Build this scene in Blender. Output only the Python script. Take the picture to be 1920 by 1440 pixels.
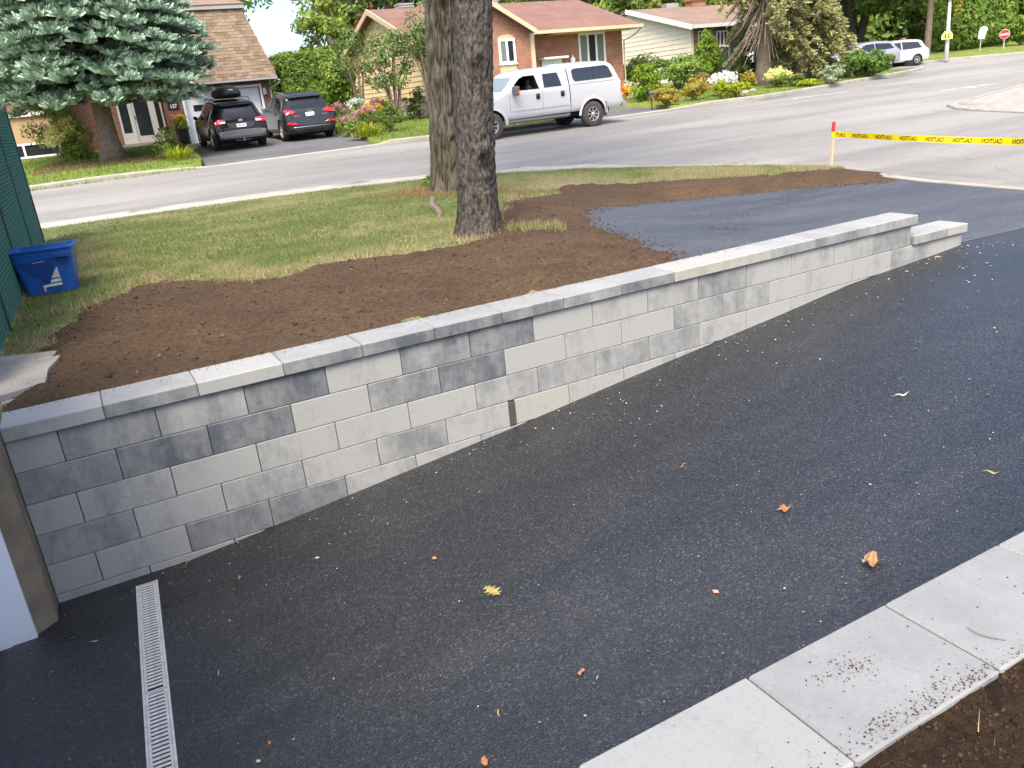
import bpy, bmesh, math, random
import numpy as np
from mathutils import Vector, Matrix, noise

for o in list(bpy.data.objects): bpy.data.objects.remove(o, do_unlink=True)
SC = bpy.context.scene
COL = SC.collection
R = math.radians
rng = np.random.default_rng(11)
random.seed(11)

# ------------------------------------------------------------------ camera
CAM_C = np.array([1.10, -4.9904, 1.5346])
CAM_M = np.array([[0.87391895, -0.47636199, -0.09666916],      # right
                  [-0.24269784, -0.25532177, -0.93589986],     # down
                  [0.42114538, 0.84136202, -0.33874256]])      # forward
CAM_F = 1508.21                                                # focal length in photo pixels (1920 wide)
cam = bpy.data.cameras.new('camera'); cam_o = bpy.data.objects.new('camera', cam); COL.objects.link(cam_o)
cam.sensor_fit = 'HORIZONTAL'; cam.sensor_width = 36.0; cam.lens = CAM_F / 1920 * 36
cam.clip_start = 0.05; cam.clip_end = 1500
r_, d_, f_ = CAM_M
cam_o.matrix_world = Matrix(((r_[0], -d_[0], -f_[0], CAM_C[0]), (r_[1], -d_[1], -f_[1], CAM_C[1]),
                             (r_[2], -d_[2], -f_[2], CAM_C[2]), (0, 0, 0, 1)))
SC.camera = cam_o

# ------------------------------------------------------------------ light: bright, thinly overcast midday
SUN_EL, SUN_AZ = 54.0, 214.0        # azimuth measured from +Y clockwise: the light comes from behind the camera
world = bpy.data.worlds.new('World'); SC.world = world; world.use_nodes = True
nt = world.node_tree; nt.nodes.clear()
sky = nt.nodes.new('ShaderNodeTexSky'); sky.sky_type = 'NISHITA'; sky.sun_disc = False
sky.sun_elevation = R(SUN_EL); sky.sun_rotation = R(SUN_AZ)
sky.air_density = 0.65; sky.dust_density = 3.4; sky.ozone_density = 1.0; sky.altitude = 0
bg = nt.nodes.new('ShaderNodeBackground'); bg.inputs['Strength'].default_value = 0.15
wo = nt.nodes.new('ShaderNodeOutputWorld')
nt.links.new(sky.outputs[0], bg.inputs[0]); nt.links.new(bg.outputs[0], wo.inputs[0])
sun = bpy.data.lights.new('sun', 'SUN'); sun.energy = 1.3; sun.angle = R(24); sun.color = (1.0, 0.92, 0.79)
sun_o = bpy.data.objects.new('sun', sun); COL.objects.link(sun_o)
_az = R(SUN_AZ); _el = R(SUN_EL)
_dir = Vector((math.sin(_az) * math.cos(_el), math.cos(_az) * math.cos(_el), math.sin(_el)))
sun_o.rotation_euler = _dir.to_track_quat('Z', 'Y').to_euler(); sun_o.location = (0, -5, 30)
SC.view_settings.view_transform = 'Standard'; SC.view_settings.look = 'None'
SC.view_settings.gamma = 1.0; SC.view_settings.use_curve_mapping = False
SC.view_settings.exposure = 1.68
SC.render.engine = 'CYCLES'
SC.render.resolution_x = 1024; SC.render.resolution_y = 768

# ------------------------------------------------------------------ survey helpers (photo measurement -> point in the place)
def ray(u, v): return CAM_M.T @ np.array([(u - 960) / CAM_F, (v - 720) / CAM_F, 1.0])
def aty(u, v, y):
    r = ray(u, v); return CAM_C + r * ((y - CAM_C[1]) / r[1])
def atx(u, v, x):
    r = ray(u, v); return CAM_C + r * ((x - CAM_C[0]) / r[0])
def atz(u, v, z):
    r = ray(u, v); return CAM_C + r * ((z - CAM_C[2]) / r[2])
def atd(u, v, d): return CAM_C + ray(u, v) * d
def on(fn, u, v, tmax=140.0):
    r = ray(u, v); t = 2.0
    while t < tmax:
        q = CAM_C + r * t
        if q[2] < fn(q[0], q[1]): return q
        t += 0.02 + t * 0.0006
    return CAM_C + r * tmax

# ------------------------------------------------------------------ terrain
def lerp(a, b, t): return a + (b - a) * t
def sst(a, b, x):
    t = min(1.0, max(0.0, (x - a) / (b - a))); return t * t * (3 - 2 * t)
def pw(xs, ys, x): return float(np.interp(x, xs, ys))
def S(x, y):                                     # the street's surface
    yy = y if y < 30 else 30 + (y - 30) * 0.35
    yy = yy if yy > 3 else 3 + (yy - 3) * 0.7
    xx = min(x, 60)
    return 0.3 + 0.005 * (xx - 16.2) + 0.047 * (yy - 17.6)
NEAR_KERB = [(-25, 12.2), (0.3, 12.1), (2, 12.05), (4.5, 11.8), (6.4, 11.45), (7.9, 10.9), (9.2, 10.15), (10.4, 9.15),
             (11.7, 7.55), (12.6, 6.2), (13.0, 5.2), (13.05, 4.4)]
FAR_KERB_A = [(-25, 20.35), (0.1, 20.2), (2.0, 20.4), (4.2, 20.4), (4.75, 20.3)]
FAR_KERB_B = [(9.9, 20.4), (10.4, 20.2), (11.6, 19.85), (13.7, 19.35), (15.5, 19.25), (16.4, 19.2)]
FAR_KERB_C = [(21.0, 19.35), (21.8, 19.2), (25, 18.95), (28, 19.4), (31.9, 20.5), (35.5, 21.3), (38.6, 22.2), (39.6, 22.9)]
FAR_KERB_D = [(42.6, 26.6), (44, 26.1), (46.5, 26.0), (50, 24.6), (60, 19), (75, 10)]
_nk = [(Vector(a), Vector(b)) for a, b in zip(NEAR_KERB[:-1], NEAR_KERB[1:])]
def kerb_dist(x, y):
    p = Vector((x, y)); best = 1e9; bq = None
    for a, b in _nk:
        d = b - a; t = max(0, min(1, (p - a).dot(d) / d.length_squared)); q = a + d * t
        l = (p - q).length
        if l < best: best, bq = l, q
    return best, bq
def padz(x, y):                                   # asphalt behind the wall
    return pw([5.0, 6.0, 7.0, 8.0, 8.8, 10.5], [0.03, 0.02, -0.08, -0.22, -0.32, -0.355], x) if x < 10.5 else \
        lerp(-0.355, S(13, y), sst(10.5, 13.0, x))
def D(x, y):                                      # the sunken driveway
    if x < 10.5:
        return pw([0.2, 1.25, 2.25, 3.54, 4.76, 6.4, 7.2, 8.4, 8.8, 10.5],
                  [-1.055, -1.045, -0.946, -0.82, -0.683, -0.512, -0.415, -0.35, -0.32, -0.355], x)
    return padz(x, y)
def yard(x, y):                                   # our front lawn
    d, q = kerb_dist(x, y)
    t = sst(0, 4.5, d)
    b = 0.05 if x < 5.5 else lerp(0.05, padz(x, 3.0) + 0.03, sst(5.5, 8.0, x))
    return lerp(S(q.x, q.y) + 0.10, b, t)
def FL(x, y):                                     # the neighbours' side of the street
    d = max(0.0, y - 20.4)
    return S(x, y) + 0.11 + 0.004 * d
def FD(x, y): return S(x, y) + 0.006

# ------------------------------------------------------------------ object helpers
def tag(o, label=None, cat=None, group=None, kind=None):
    if label: o['label'] = label
    if cat: o['category'] = cat
    if group: o['group'] = group
    if kind: o['kind'] = kind
    return o
def empty(name, loc, rz=0.0, label=None, cat=None, group=None):
    o = bpy.data.objects.new(name, None); COL.objects.link(o); o.empty_display_size = 0.2
    o.location = [float(c) for c in loc]; o.rotation_euler = (0, 0, rz)
    return tag(o, label, cat, group)
def attach(o, parent, local=False):
    if parent is not None:
        o.parent = parent
        if not local:
            m = parent.matrix_basis.copy(); p = parent
            while p.parent is not None:
                m = p.parent.matrix_basis @ p.matrix_parent_inverse @ m if False else m
                p = p.parent
            o.matrix_parent_inverse = m.inverted()
    return o
def link_mesh(name, me, mat, parent=None, local=False, smooth=False):
    if mat is not None:
        for m in (mat if isinstance(mat, (list, tuple)) else [mat]): me.materials.append(m)
    if smooth: me.polygons.foreach_set('use_smooth', [True] * len(me.polygons))
    o = bpy.data.objects.new(name, me); COL.objects.link(o)
    return attach(o, parent, local)

class MB:
    def __init__(s): s.v = []; s.f = []; s.m = []
    def quad(s, a, b, c, d, mi=0):
        n = len(s.v); s.v += [tuple(a), tuple(b), tuple(c), tuple(d)]; s.f.append((n, n+1, n+2, n+3)); s.m.append(mi)
    def face(s, pts, mi=0):
        n = len(s.v); s.v += [tuple(p) for p in pts]; s.f.append(tuple(range(n, n+len(pts)))); s.m.append(mi)
    def hexa(s, p, mi=0):        # 8 points: bottom 0-3 counter-clockwise, top 4-7
        n = len(s.v); s.v += [tuple(q) for q in p]
        for f in ((3,2,1,0),(4,5,6,7),(0,1,5,4),(1,2,6,5),(2,3,7,6),(3,0,4,7)):
            s.f.append(tuple(n+i for i in f)); s.m.append(mi)
        return s
    def box(s, x0, x1, y0, y1, z0, z1, mi=0):
        return s.hexa([(x0,y0,z0),(x1,y0,z0),(x1,y1,z0),(x0,y1,z0),(x0,y0,z1),(x1,y0,z1),(x1,y1,z1),(x0,y1,z1)], mi)
    def cbox(s, x0, x1, y0, y1, z0, z1, c=0.004, mi=0):      # chamfered box
        bm = bmesh.new(); mesh = MB().box(x0,x1,y0,y1,z0,z1)
        vs = [bm.verts.new(v) for v in mesh.v]
        for f in mesh.f: bm.faces.new([vs[i] for i in f])
        bmesh.ops.bevel(bm, geom=bm.edges[:] + bm.verts[:], offset=c, segments=1, affect='EDGES', profile=0.5)
        s.add_bm(bm, mi); return s
    def add_bm(s, bm, mi=0):
        n = len(s.v); bm.verts.index_update()
        s.v += [tuple(v.co) for v in bm.verts]
        for f in bm.faces: s.f.append(tuple(n + v.index for v in f.verts)); s.m.append(mi)
        bm.free()
    def prism(s, poly, axis, a0, a1, mi=0):                  # 2-D polygon pushed along an axis
        def P(p, a):
            return (a, p[0], p[1]) if axis == 'x' else (p[0], a, p[1]) if axis == 'y' else (p[0], p[1], a)
        n = len(s.v); k = len(poly)
        s.v += [P(p, a0) for p in poly] + [P(p, a1) for p in poly]
        s.f.append(tuple(n + i for i in range(k))[::-1]); s.m.append(mi)
        s.f.append(tuple(n + k + i for i in range(k))); s.m.append(mi)
        for i in range(k):
            j = (i + 1) % k; s.f.append((n+i, n+j, n+k+j, n+k+i)); s.m.append(mi)
        return s
    def tube(s, pts, rad, n=8, cap=True, mi=0):
        pts = [Vector(p) for p in pts]
        if not isinstance(rad, (list, tuple, np.ndarray)): rad = [rad] * len(pts)
        b = len(s.v); up = None
        for i, p in enumerate(pts):
            t = (pts[min(i+1, len(pts)-1)] - pts[max(i-1, 0)]).normalized()
            if up is None:
                up = Vector((0,0,1)) if abs(t.z) < 0.9 else Vector((1,0,0))
            x = t.cross(up).normalized(); y = x.cross(t).normalized(); up = y
            for k in range(n):
                a = 2*math.pi*k/n; s.v.append(tuple(p + (x*math.cos(a) + y*math.sin(a)) * float(rad[i])))
        for i in range(len(pts)-1):
            for k in range(n):
                j = (k+1) % n; s.f.append((b+i*n+k, b+i*n+j, b+(i+1)*n+j, b+(i+1)*n+k)); s.m.append(mi)
        if cap:
            s.f.append(tuple(b+k for k in range(n))[::-1]); s.m.append(mi)
            s.f.append(tuple(b+(len(pts)-1)*n+k for k in range(n))); s.m.append(mi)
        return s
    def lathe(s, prof, n=24, o=(0,0,0), axis='z', mi=0, cap=True):     # prof: (radius, height)
        b = len(s.v)
        for r, h in prof:
            for k in range(n):
                a = 2*math.pi*k/n; c, d = r*math.cos(a), r*math.sin(a)
                s.v.append((o[0]+c, o[1]+d, o[2]+h) if axis == 'z' else (o[0]+d, o[1]+h, o[2]+c) if axis == 'y' else (o[0]+h, o[1]+c, o[2]+d))
        for i in range(len(prof)-1):
            for k in range(n):
                j = (k+1) % n; s.f.append((b+i*n+k, b+i*n+j, b+(i+1)*n+j, b+(i+1)*n+k)); s.m.append(mi)
        if cap:
            s.f.append(tuple(b+k for k in range(n))[::-1]); s.m.append(mi)
            s.f.append(tuple(b+(len(prof)-1)*n+k for k in range(n))); s.m.append(mi)
        return s
    def mesh(s, name):
        me = bpy.data.meshes.new(name); me.from_pydata(s.v, [], s.f)
        if any(s.m): me.polygons.foreach_set('material_index', s.m)
        me.update(); return me
    def build(s, name, mat, parent=None, local=False, smooth=False, fix=True):
        me = s.mesh(name)
        if fix:
            bm = bmesh.new(); bm.from_mesh(me); bmesh.ops.recalc_face_normals(bm, faces=bm.faces[:]); bm.to_mesh(me); bm.free()
        return link_mesh(name, me, mat, parent, local, smooth)

def share(name, me, mat_loc, parent, local=False):            # another object on the same mesh
    o = bpy.data.objects.new(name, me); COL.objects.link(o); o.matrix_basis = mat_loc
    return attach(o, parent, local)

# ------------------------------------------------------------------ materials
def lin(c):
    c = c / 255.0; return c / 12.92 if c <= 0.04045 else ((c + 0.055) / 1.055) ** 2.4
def rgb(r, g, b): return (lin(r), lin(g), lin(b), 1.0)
def _mat(name):
    m = bpy.data.materials.new(name); m.use_nodes = True
    b = m.node_tree.nodes['Principled BSDF']
    b.inputs['Specular IOR Level'].default_value = 0.4
    return m, m.node_tree, b
def N(t, kind, **kw):
    n = t.nodes.new(kind)
    for k, v in kw.items():
        if k in n.inputs: n.inputs[k].default_value = v
        else: setattr(n, k, v)
    return n
def ramp(t, fac, stops):
    n = t.nodes.new('ShaderNodeValToRGB'); e = n.color_ramp.elements
    while len(e) < len(stops): e.new(0.5)
    for i, (p, c) in enumerate(stops): e[i].position = p; e[i].color = c if len(c) == 4 else (*c, 1)
    t.links.new(fac, n.inputs[0]); return n
def mixc(t, fac, a, b, blend='MIX'):
    n = t.nodes.new('ShaderNodeMix'); n.data_type = 'RGBA'; n.blend_type = blend
    for sock, val in ((n.inputs[0], fac), (n.inputs[6], a), (n.inputs[7], b)):
        if hasattr(val, 'links'): t.links.new(val, sock)
        else: sock.default_value = val
    return n.outputs[2]
def coords(t, scale=(1,1,1), kind='Object'):
    tc = t.nodes.new('ShaderNodeTexCoord'); mp = t.nodes.new('ShaderNodeMapping')
    t.links.new(tc.outputs[kind], mp.inputs[0]); mp.inputs['Scale'].default_value = scale
    return mp.outputs[0]
def noise_n(t, vec, scale, detail=4, rough=0.55):
    n = N(t, 'ShaderNodeTexNoise', Scale=scale, Detail=detail, Roughness=rough); t.links.new(vec, n.inputs['Vector']); return n.outputs[0]
def bump(t, b, h, strength=0.3, dist=0.01):
    n = t.nodes.new('ShaderNodeBump'); n.inputs['Strength'].default_value = strength; n.inputs['Distance'].default_value = dist
    t.links.new(h, n.inputs['Height']); t.links.new(n.outputs[0], b.inputs['Normal']); return n
def plain(name, c, rough=0.5, metal=0.0, var=0.12, scale=6.0, bmp=0.0, coat=0.0, spec=0.4):
    m, t, b = _mat(name); v = coords(t)
    nz = noise_n(t, v, scale, 5)
    dark = tuple(x * (1 - var) for x in c[:3]) + (1,); lite = tuple(min(1, x * (1 + var)) for x in c[:3]) + (1,)
    t.links.new(ramp(t, nz, [(0.3, dark), (0.7, lite)]).outputs[0], b.inputs['Base Color'])
    b.inputs['Roughness'].default_value = rough; b.inputs['Metallic'].default_value = metal
    b.inputs['Specular IOR Level'].default_value = spec
    if coat: b.inputs['Coat Weight'].default_value = coat; b.inputs['Coat Roughness'].default_value = 0.05
    if bmp: bump(t, b, noise_n(t, v, scale * 8, 3), bmp, 0.004)
    return m
def leafmat(name, cols, rough=0.55, trans=0.35):
    m, t, b = _mat(name)
    a = N(t, 'ShaderNodeAttribute', attribute_name='rnd')
    k = len(cols)
    cr = ramp(t, a.outputs['Fac'], [(i / max(1, k - 1), c) for i, c in enumerate(cols)])
    t.links.new(cr.outputs[0], b.inputs['Base Color']); b.inputs['Roughness'].default_value = rough
    b.inputs['Specular IOR Level'].default_value = 0.25
    tr = t.nodes.new('ShaderNodeBsdfTranslucent'); t.links.new(cr.outputs[0], tr.inputs[0])
    mx = t.nodes.new('ShaderNodeMixShader'); mx.inputs[0].default_value = trans
    out = t.nodes['Material Output']
    t.links.new(b.outputs[0], mx.inputs[1]); t.links.new(tr.outputs[0], mx.inputs[2]); t.links.new(mx.outputs[0], out.inputs[0])
    return m
def glassmat(name, c=(0.02,0.025,0.03,1), rough=0.04):
    m, t, b = _mat(name); b.inputs['Base Color'].default_value = c; b.inputs['Roughness'].default_value = rough
    b.inputs['Specular IOR Level'].default_value = 0.8
    return m
def m_block(name='wall_block_concrete', top=(0.335, 0.338, 0.328, 1), tf=0.6):
    m, t, b = _mat(name)
    oi = t.nodes.new('ShaderNodeObjectInfo'); sp = t.nodes.new('ShaderNodeSeparateColor'); t.links.new(oi.outputs['Color'], sp.inputs[0])
    tc = t.nodes.new('ShaderNodeTexCoord'); cm = N(t, 'ShaderNodeCombineXYZ'); sc = N(t, 'ShaderNodeMath', operation='MULTIPLY'); sc.inputs[1].default_value = 60
    t.links.new(sp.outputs[1], sc.inputs[0])
    for i in range(3): t.links.new(sc.outputs[0], cm.inputs[i])
    ad = N(t, 'ShaderNodeVectorMath', operation='ADD'); t.links.new(tc.outputs['Object'], ad.inputs[0]); t.links.new(cm.outputs[0], ad.inputs[1])
    def mp(s):
        q = t.nodes.new('ShaderNodeMapping'); q.inputs['Scale'].default_value = s; t.links.new(ad.outputs[0], q.inputs[0]); return q.outputs[0]
    big = noise_n(t, mp((5.0, 5.0, 2.2)), 1.0, 3, 0.5)            # cloudy patches of slate
    streak = noise_n(t, mp((42, 42, 5)), 1.0, 5, 0.65)            # vertical pour marks
    fine = noise_n(t, mp((1, 1, 1)), 90, 4, 0.6)
    s1 = N(t, 'ShaderNodeMath', operation='MULTIPLY_ADD'); t.links.new(big, s1.inputs[0]); s1.inputs[1].default_value = 1.25
    t.links.new(sp.outputs[0], s1.inputs[2])                                  # tone + 2.6*big
    s2 = N(t, 'ShaderNodeMath', operation='MULTIPLY_ADD'); t.links.new(streak, s2.inputs[0]); s2.inputs[1].default_value = 0.5
    blot = noise_n(t, mp((1, 1, 1)), 16, 8, 0.7)
    s3 = N(t, 'ShaderNodeMath', operation='MULTIPLY_ADD'); t.links.new(blot, s3.inputs[0]); s3.inputs[1].default_value = 0.9; t.links.new(s1.outputs[0], s3.inputs[2]); t.links.new(s3.outputs[0], s2.inputs[2])
    mr = N(t, 'ShaderNodeMapRange'); t.links.new(s2.outputs[0], mr.inputs[0])
    mr.inputs[1].default_value = 1.50; mr.inputs[2].default_value = 2.40; mr.inputs[3].default_value = 0; mr.inputs[4].default_value = 1
    pale = mixc(t, sp.outputs[2], (0.31, 0.315, 0.298, 1), (0.335, 0.327, 0.275, 1))
    c = mixc(t, mr.outputs[0], pale, (0.088, 0.098, 0.110, 1))
    pits = ramp(t, fine, [(0.26, (0.72, 0.72, 0.72)), (0.40, (0.97, 0.97, 0.97)), (0.62, (1.0, 1.0, 1.0)), (0.75, (1.08, 1.08, 1.06))])
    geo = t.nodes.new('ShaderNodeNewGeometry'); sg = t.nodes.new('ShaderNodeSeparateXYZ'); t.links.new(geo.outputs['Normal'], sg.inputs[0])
    upf = ramp(t, sg.outputs[2], [(0.5, (0, 0, 0)), (0.8, (tf, tf, tf))])     # top-face tone: the light falling on it is put into the colour
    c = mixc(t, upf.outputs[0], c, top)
    c2 = mixc(t, 1.0, c, pits.outputs[0], 'MULTIPLY')
    t.links.new(c2, b.inputs['Base Color']); b.inputs['Roughness'].default_value = 0.85; b.inputs['Specular IOR Level'].default_value = 0.25
    bump(t, b, fine, 0.25, 0.003); return m

def m_asphalt(name, dark=(0.0065,0.0066,0.0072), lite=(0.031,0.032,0.035), rough=0.36, dust=0.12):
    m, t, b = _mat(name); v = coords(t)
    vo = N(t, 'ShaderNodeTexVoronoi', Scale=110.0); t.links.new(v, vo.inputs['Vector'])
    vo2 = N(t, 'ShaderNodeTexVoronoi', Scale=190.0); t.links.new(v, vo2.inputs['Vector'])
    sepc = t.nodes.new('ShaderNodeSeparateColor'); t.links.new(vo.outputs['Color'], sepc.inputs[0])
    st = ramp(t, sepc.outputs[0], [(0.0, dark), (0.6, tuple(lerp(a, c, 0.35) for a, c in zip(dark, lite))), (0.93, lite), (1.0, tuple(min(1, c * 2.2) for c in lite))])
    big = noise_n(t, v, 0.55, 5, 0.6); mid = noise_n(t, v, 3.5, 5, 0.65)
    s = N(t, 'ShaderNodeMath', operation='MULTIPLY'); t.links.new(big, s.inputs[0]); t.links.new(mid, s.inputs[1])
    dm = ramp(t, s.outputs[0], [(0.24, (0, 0, 0)), (0.46, (1, 1, 1))])
    q = N(t, 'ShaderNodeMath', operation='MULTIPLY'); t.links.new(dm.outputs[0], q.inputs[0]); q.inputs[1].default_value = dust
    c = mixc(t, q.outputs[0], st.outputs[0], (0.085, 0.078, 0.068, 1))
    ps = noise_n(t, coords(t, (0.35, 1.6, 1)), 1.0, 5, 0.6)
    c = mixc(t, 1.0, c, ramp(t, ps, [(0.3, (0.72,) * 3), (0.7, (1.3,) * 3)]).outputs[0], 'MULTIPLY')
    t.links.new(c, b.inputs['Base Color']); b.inputs['Specular IOR Level'].default_value = 0.95
    rr = ramp(t, ps, [(0.32, (rough - 0.10,) * 3), (0.68, (rough + 0.12,) * 3)]); t.links.new(rr.outputs[0], b.inputs['Roughness'])
    h = N(t, 'ShaderNodeMath', operation='ADD'); t.links.new(vo.outputs['Distance'], h.inputs[0]); t.links.new(vo2.outputs['Distance'], h.inputs[1])
    bump(t, b, h.outputs[0], 0.5, 0.006); return m
def m_street():
    m, t, b = _mat('worn_street_asphalt'); v = coords(t, (0.22, 1.0, 1.0)); w = coords(t)
    a = noise_n(t, v, 0.9, 6, 0.62); f = noise_n(t, w, 60, 3); p = noise_n(t, coords(t, (0.12, 0.6, 1)), 0.5, 4, 0.5)
    c = ramp(t, a, [(0.25, (0.172, 0.167, 0.157)), (0.5, (0.228, 0.219, 0.200)), (0.75, (0.295, 0.279, 0.248))])
    c2 = mixc(t, ramp(t, p, [(0.5, (0, 0, 0)), (0.64, (1, 1, 1))]).outputs[0], c.outputs[0], (0.30, 0.288, 0.262, 1))
    c3 = mixc(t, 1.0, c2, ramp(t, f, [(0.3, (0.8,) * 3), (0.7, (1.15,) * 3)]).outputs[0], 'MULTIPLY')
    cv = N(t, 'ShaderNodeTexVoronoi', Scale=0.34, feature='DISTANCE_TO_EDGE')
    wv = N(t, 'ShaderNodeVectorMath', operation='ADD'); nz = N(t, 'ShaderNodeTexNoise', Scale=0.8, Detail=5.0); t.links.new(w, nz.inputs['Vector'])
    t.links.new(w, wv.inputs[0]); t.links.new(nz.outputs[1], wv.inputs[1]); t.links.new(wv.outputs[0], cv.inputs['Vector'])
    ck = ramp(t, cv.outputs[0], [(0.0, (0.86,) * 3), (0.004, (0.9,) * 3), (0.010, (1,) * 3)])
    c4 = mixc(t, 1.0, c3, ck.outputs[0], 'MULTIPLY')
    t.links.new(c4, b.inputs['Base Color']); b.inputs['Roughness'].default_value = 0.8; b.inputs['Specular IOR Level'].default_value = 0.3
    bump(t, b, f, 0.3, 0.004); return m
def m_soil(name='topsoil', dark=(0.040,0.026,0.015), lite=(0.160,0.107,0.066)):
    m, t, b = _mat(name); v = coords(t)
    a = noise_n(t, v, 30, 8, 0.72); g = noise_n(t, v, 1.3, 4); f = noise_n(t, v, 150, 3)
    c = ramp(t, a, [(0.28, dark), (0.52, tuple(lerp(x, y, 0.55) for x, y in zip(dark, lite))), (0.75, lite)])
    c2 = mixc(t, 1.0, c.outputs[0], ramp(t, g, [(0.3, (0.8,) * 3), (0.7, (1.18, 1.15, 1.1))]).outputs[0], 'MULTIPLY')
    c3 = mixc(t, ramp(t, f, [(0.70, (0, 0, 0)), (0.78, (0.6, 0.6, 0.6))]).outputs[0], c2, (0.20, 0.15, 0.10, 1))
    t.links.new(c3, b.inputs['Base Color']); b.inputs['Roughness'].default_value = 0.95; b.inputs['Specular IOR Level'].default_value = 0.15
    bump(t, b, a, 1.0, 0.035); return m
def m_lawn(name, green, straw, amt=(0.42, 0.62)):
    m, t, b = _mat(name); v = coords(t)
    a = noise_n(t, v, 0.8, 6, 0.65); f = noise_n(t, v, 45, 4)
    c = mixc(t, ramp(t, a, [(amt[0], (0, 0, 0)), (amt[1], (1, 1, 1))]).outputs[0], green, straw)
    c2 = mixc(t, 1.0, c, ramp(t, f, [(0.3, (0.6,) * 3), (0.7, (1.3,) * 3)]).outputs[0], 'MULTIPLY')
    t.links.new(c2, b.inputs['Base Color']); b.inputs['Roughness'].default_value = 0.9; b.inputs['Specular IOR Level'].default_value = 0.15
    bump(t, b, f, 0.6, 0.02); return m
def m_brick(name, c1, c2, mortar=(0.32,0.28,0.24,1), w=0.22, h=0.072):
    m, t, b = _mat(name)
    tc = t.nodes.new('ShaderNodeTexCoord'); sp = t.nodes.new('ShaderNodeSeparateXYZ'); t.links.new(tc.outputs['Object'], sp.inputs[0])
    ad = N(t, 'ShaderNodeMath', operation='ADD'); t.links.new(sp.outputs[0], ad.inputs[0]); t.links.new(sp.outputs[1], ad.inputs[1])
    cb = t.nodes.new('ShaderNodeCombineXYZ'); t.links.new(ad.outputs[0], cb.inputs[0]); t.links.new(sp.outputs[2], cb.inputs[1])
    br = t.nodes.new('ShaderNodeTexBrick'); t.links.new(cb.outputs[0], br.inputs['Vector'])
    br.inputs['Scale'].default_value = 1.0; br.inputs['Brick Width'].default_value = w; br.inputs['Row Height'].default_value = h
    br.inputs['Mortar Size'].default_value = 0.006; br.inputs['Mortar Smooth'].default_value = 0.3; br.inputs['Bias'].default_value = 0.0
    br.inputs['Color1'].default_value = c1; br.inputs['Color2'].default_value = c2; br.inputs['Mortar'].default_value = mortar
    g = noise_n(t, coords(t), 2.0, 4)
    cc = mixc(t, 1.0, br.outputs[0], ramp(t, g, [(0.3, (0.8,) * 3), (0.7, (1.15,) * 3)]).outputs[0], 'MULTIPLY')
    t.links.new(cc, b.inputs['Base Color']); b.inputs['Roughness'].default_value = 0.85
    inv = N(t, 'ShaderNodeMath', operation='SUBTRACT'); inv.inputs[0].default_value = 1.0; t.links.new(br.outputs['Fac'], inv.inputs[1])
    bump(t, b, inv.outputs[0], 0.6, 0.01); return m
def m_shingle(name, cols, scale=3.0):
    m, t, b = _mat(name); v = coords(t); oi = t.nodes.new('ShaderNodeObjectInfo')
    f = noise_n(t, v, 110, 3); g = noise_n(t, v, scale, 4)
    ad = N(t, 'ShaderNodeMath', operation='MULTIPLY_ADD'); t.links.new(oi.outputs['Random'], ad.inputs[0]); ad.inputs[1].default_value = 0.7; t.links.new(g, ad.inputs[2])
    sc = N(t, 'ShaderNodeMath', operation='MULTIPLY'); t.links.new(ad.outputs[0], sc.inputs[0]); sc.inputs[1].default_value = 0.6
    c = ramp(t, sc.outputs[0], [(i / (len(cols) - 1) * 0.7 + 0.12, x) for i, x in enumerate(cols)])
    c2 = mixc(t, 1.0, c.outputs[0], ramp(t, f, [(0.3, (0.75,) * 3), (0.7, (1.2,) * 3)]).outputs[0], 'MULTIPLY')
    t.links.new(c2, b.inputs['Base Color']); b.inputs['Roughness'].default_value = 0.9
    bump(t, b, f, 0.4, 0.004); return m
def m_roof_rows(name, cols, row=0.14):           # far roof: rows of tabs too small to pick apart
    m, t, b = _mat(name)
    tc = t.nodes.new('ShaderNodeTexCoord'); sp = t.nodes.new('ShaderNodeSeparateXYZ'); t.links.new(tc.outputs['Object'], sp.inputs[0])
    cb = t.nodes.new('ShaderNodeCombineXYZ'); t.links.new(sp.outputs[0], cb.inputs[0]); t.links.new(sp.outputs[1], cb.inputs[1])
    br = t.nodes.new('ShaderNodeTexBrick'); t.links.new(cb.outputs[0], br.inputs['Vector']); br.inputs['Scale'].default_value = 1.0
    br.inputs['Brick Width'].default_value = 0.3; br.inputs['Row Height'].default_value = row; br.inputs['Mortar Size'].default_value = 0.005
    br.inputs['Color1'].default_value = cols[0]; br.inputs['Color2'].default_value = cols[1]; br.inputs['Mortar'].default_value = cols[2]
    g = noise_n(t, coords(t), 0.9, 5); f = noise_n(t, coords(t), 60, 3)
    cc = mixc(t, 1.0, br.outputs[0], ramp(t, g, [(0.3, (0.86,) * 3), (0.7, (1.12,) * 3)]).outputs[0], 'MULTIPLY')
    cc = mixc(t, 1.0, cc, ramp(t, f, [(0.3, (0.85,) * 3), (0.7, (1.12,) * 3)]).outputs[0], 'MULTIPLY')
    t.links.new(cc, b.inputs['Base Color']); b.inputs['Roughness'].default_value = 0.9
    bump(t, b, br.outputs['Fac'], -0.4, 0.01); return m
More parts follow.
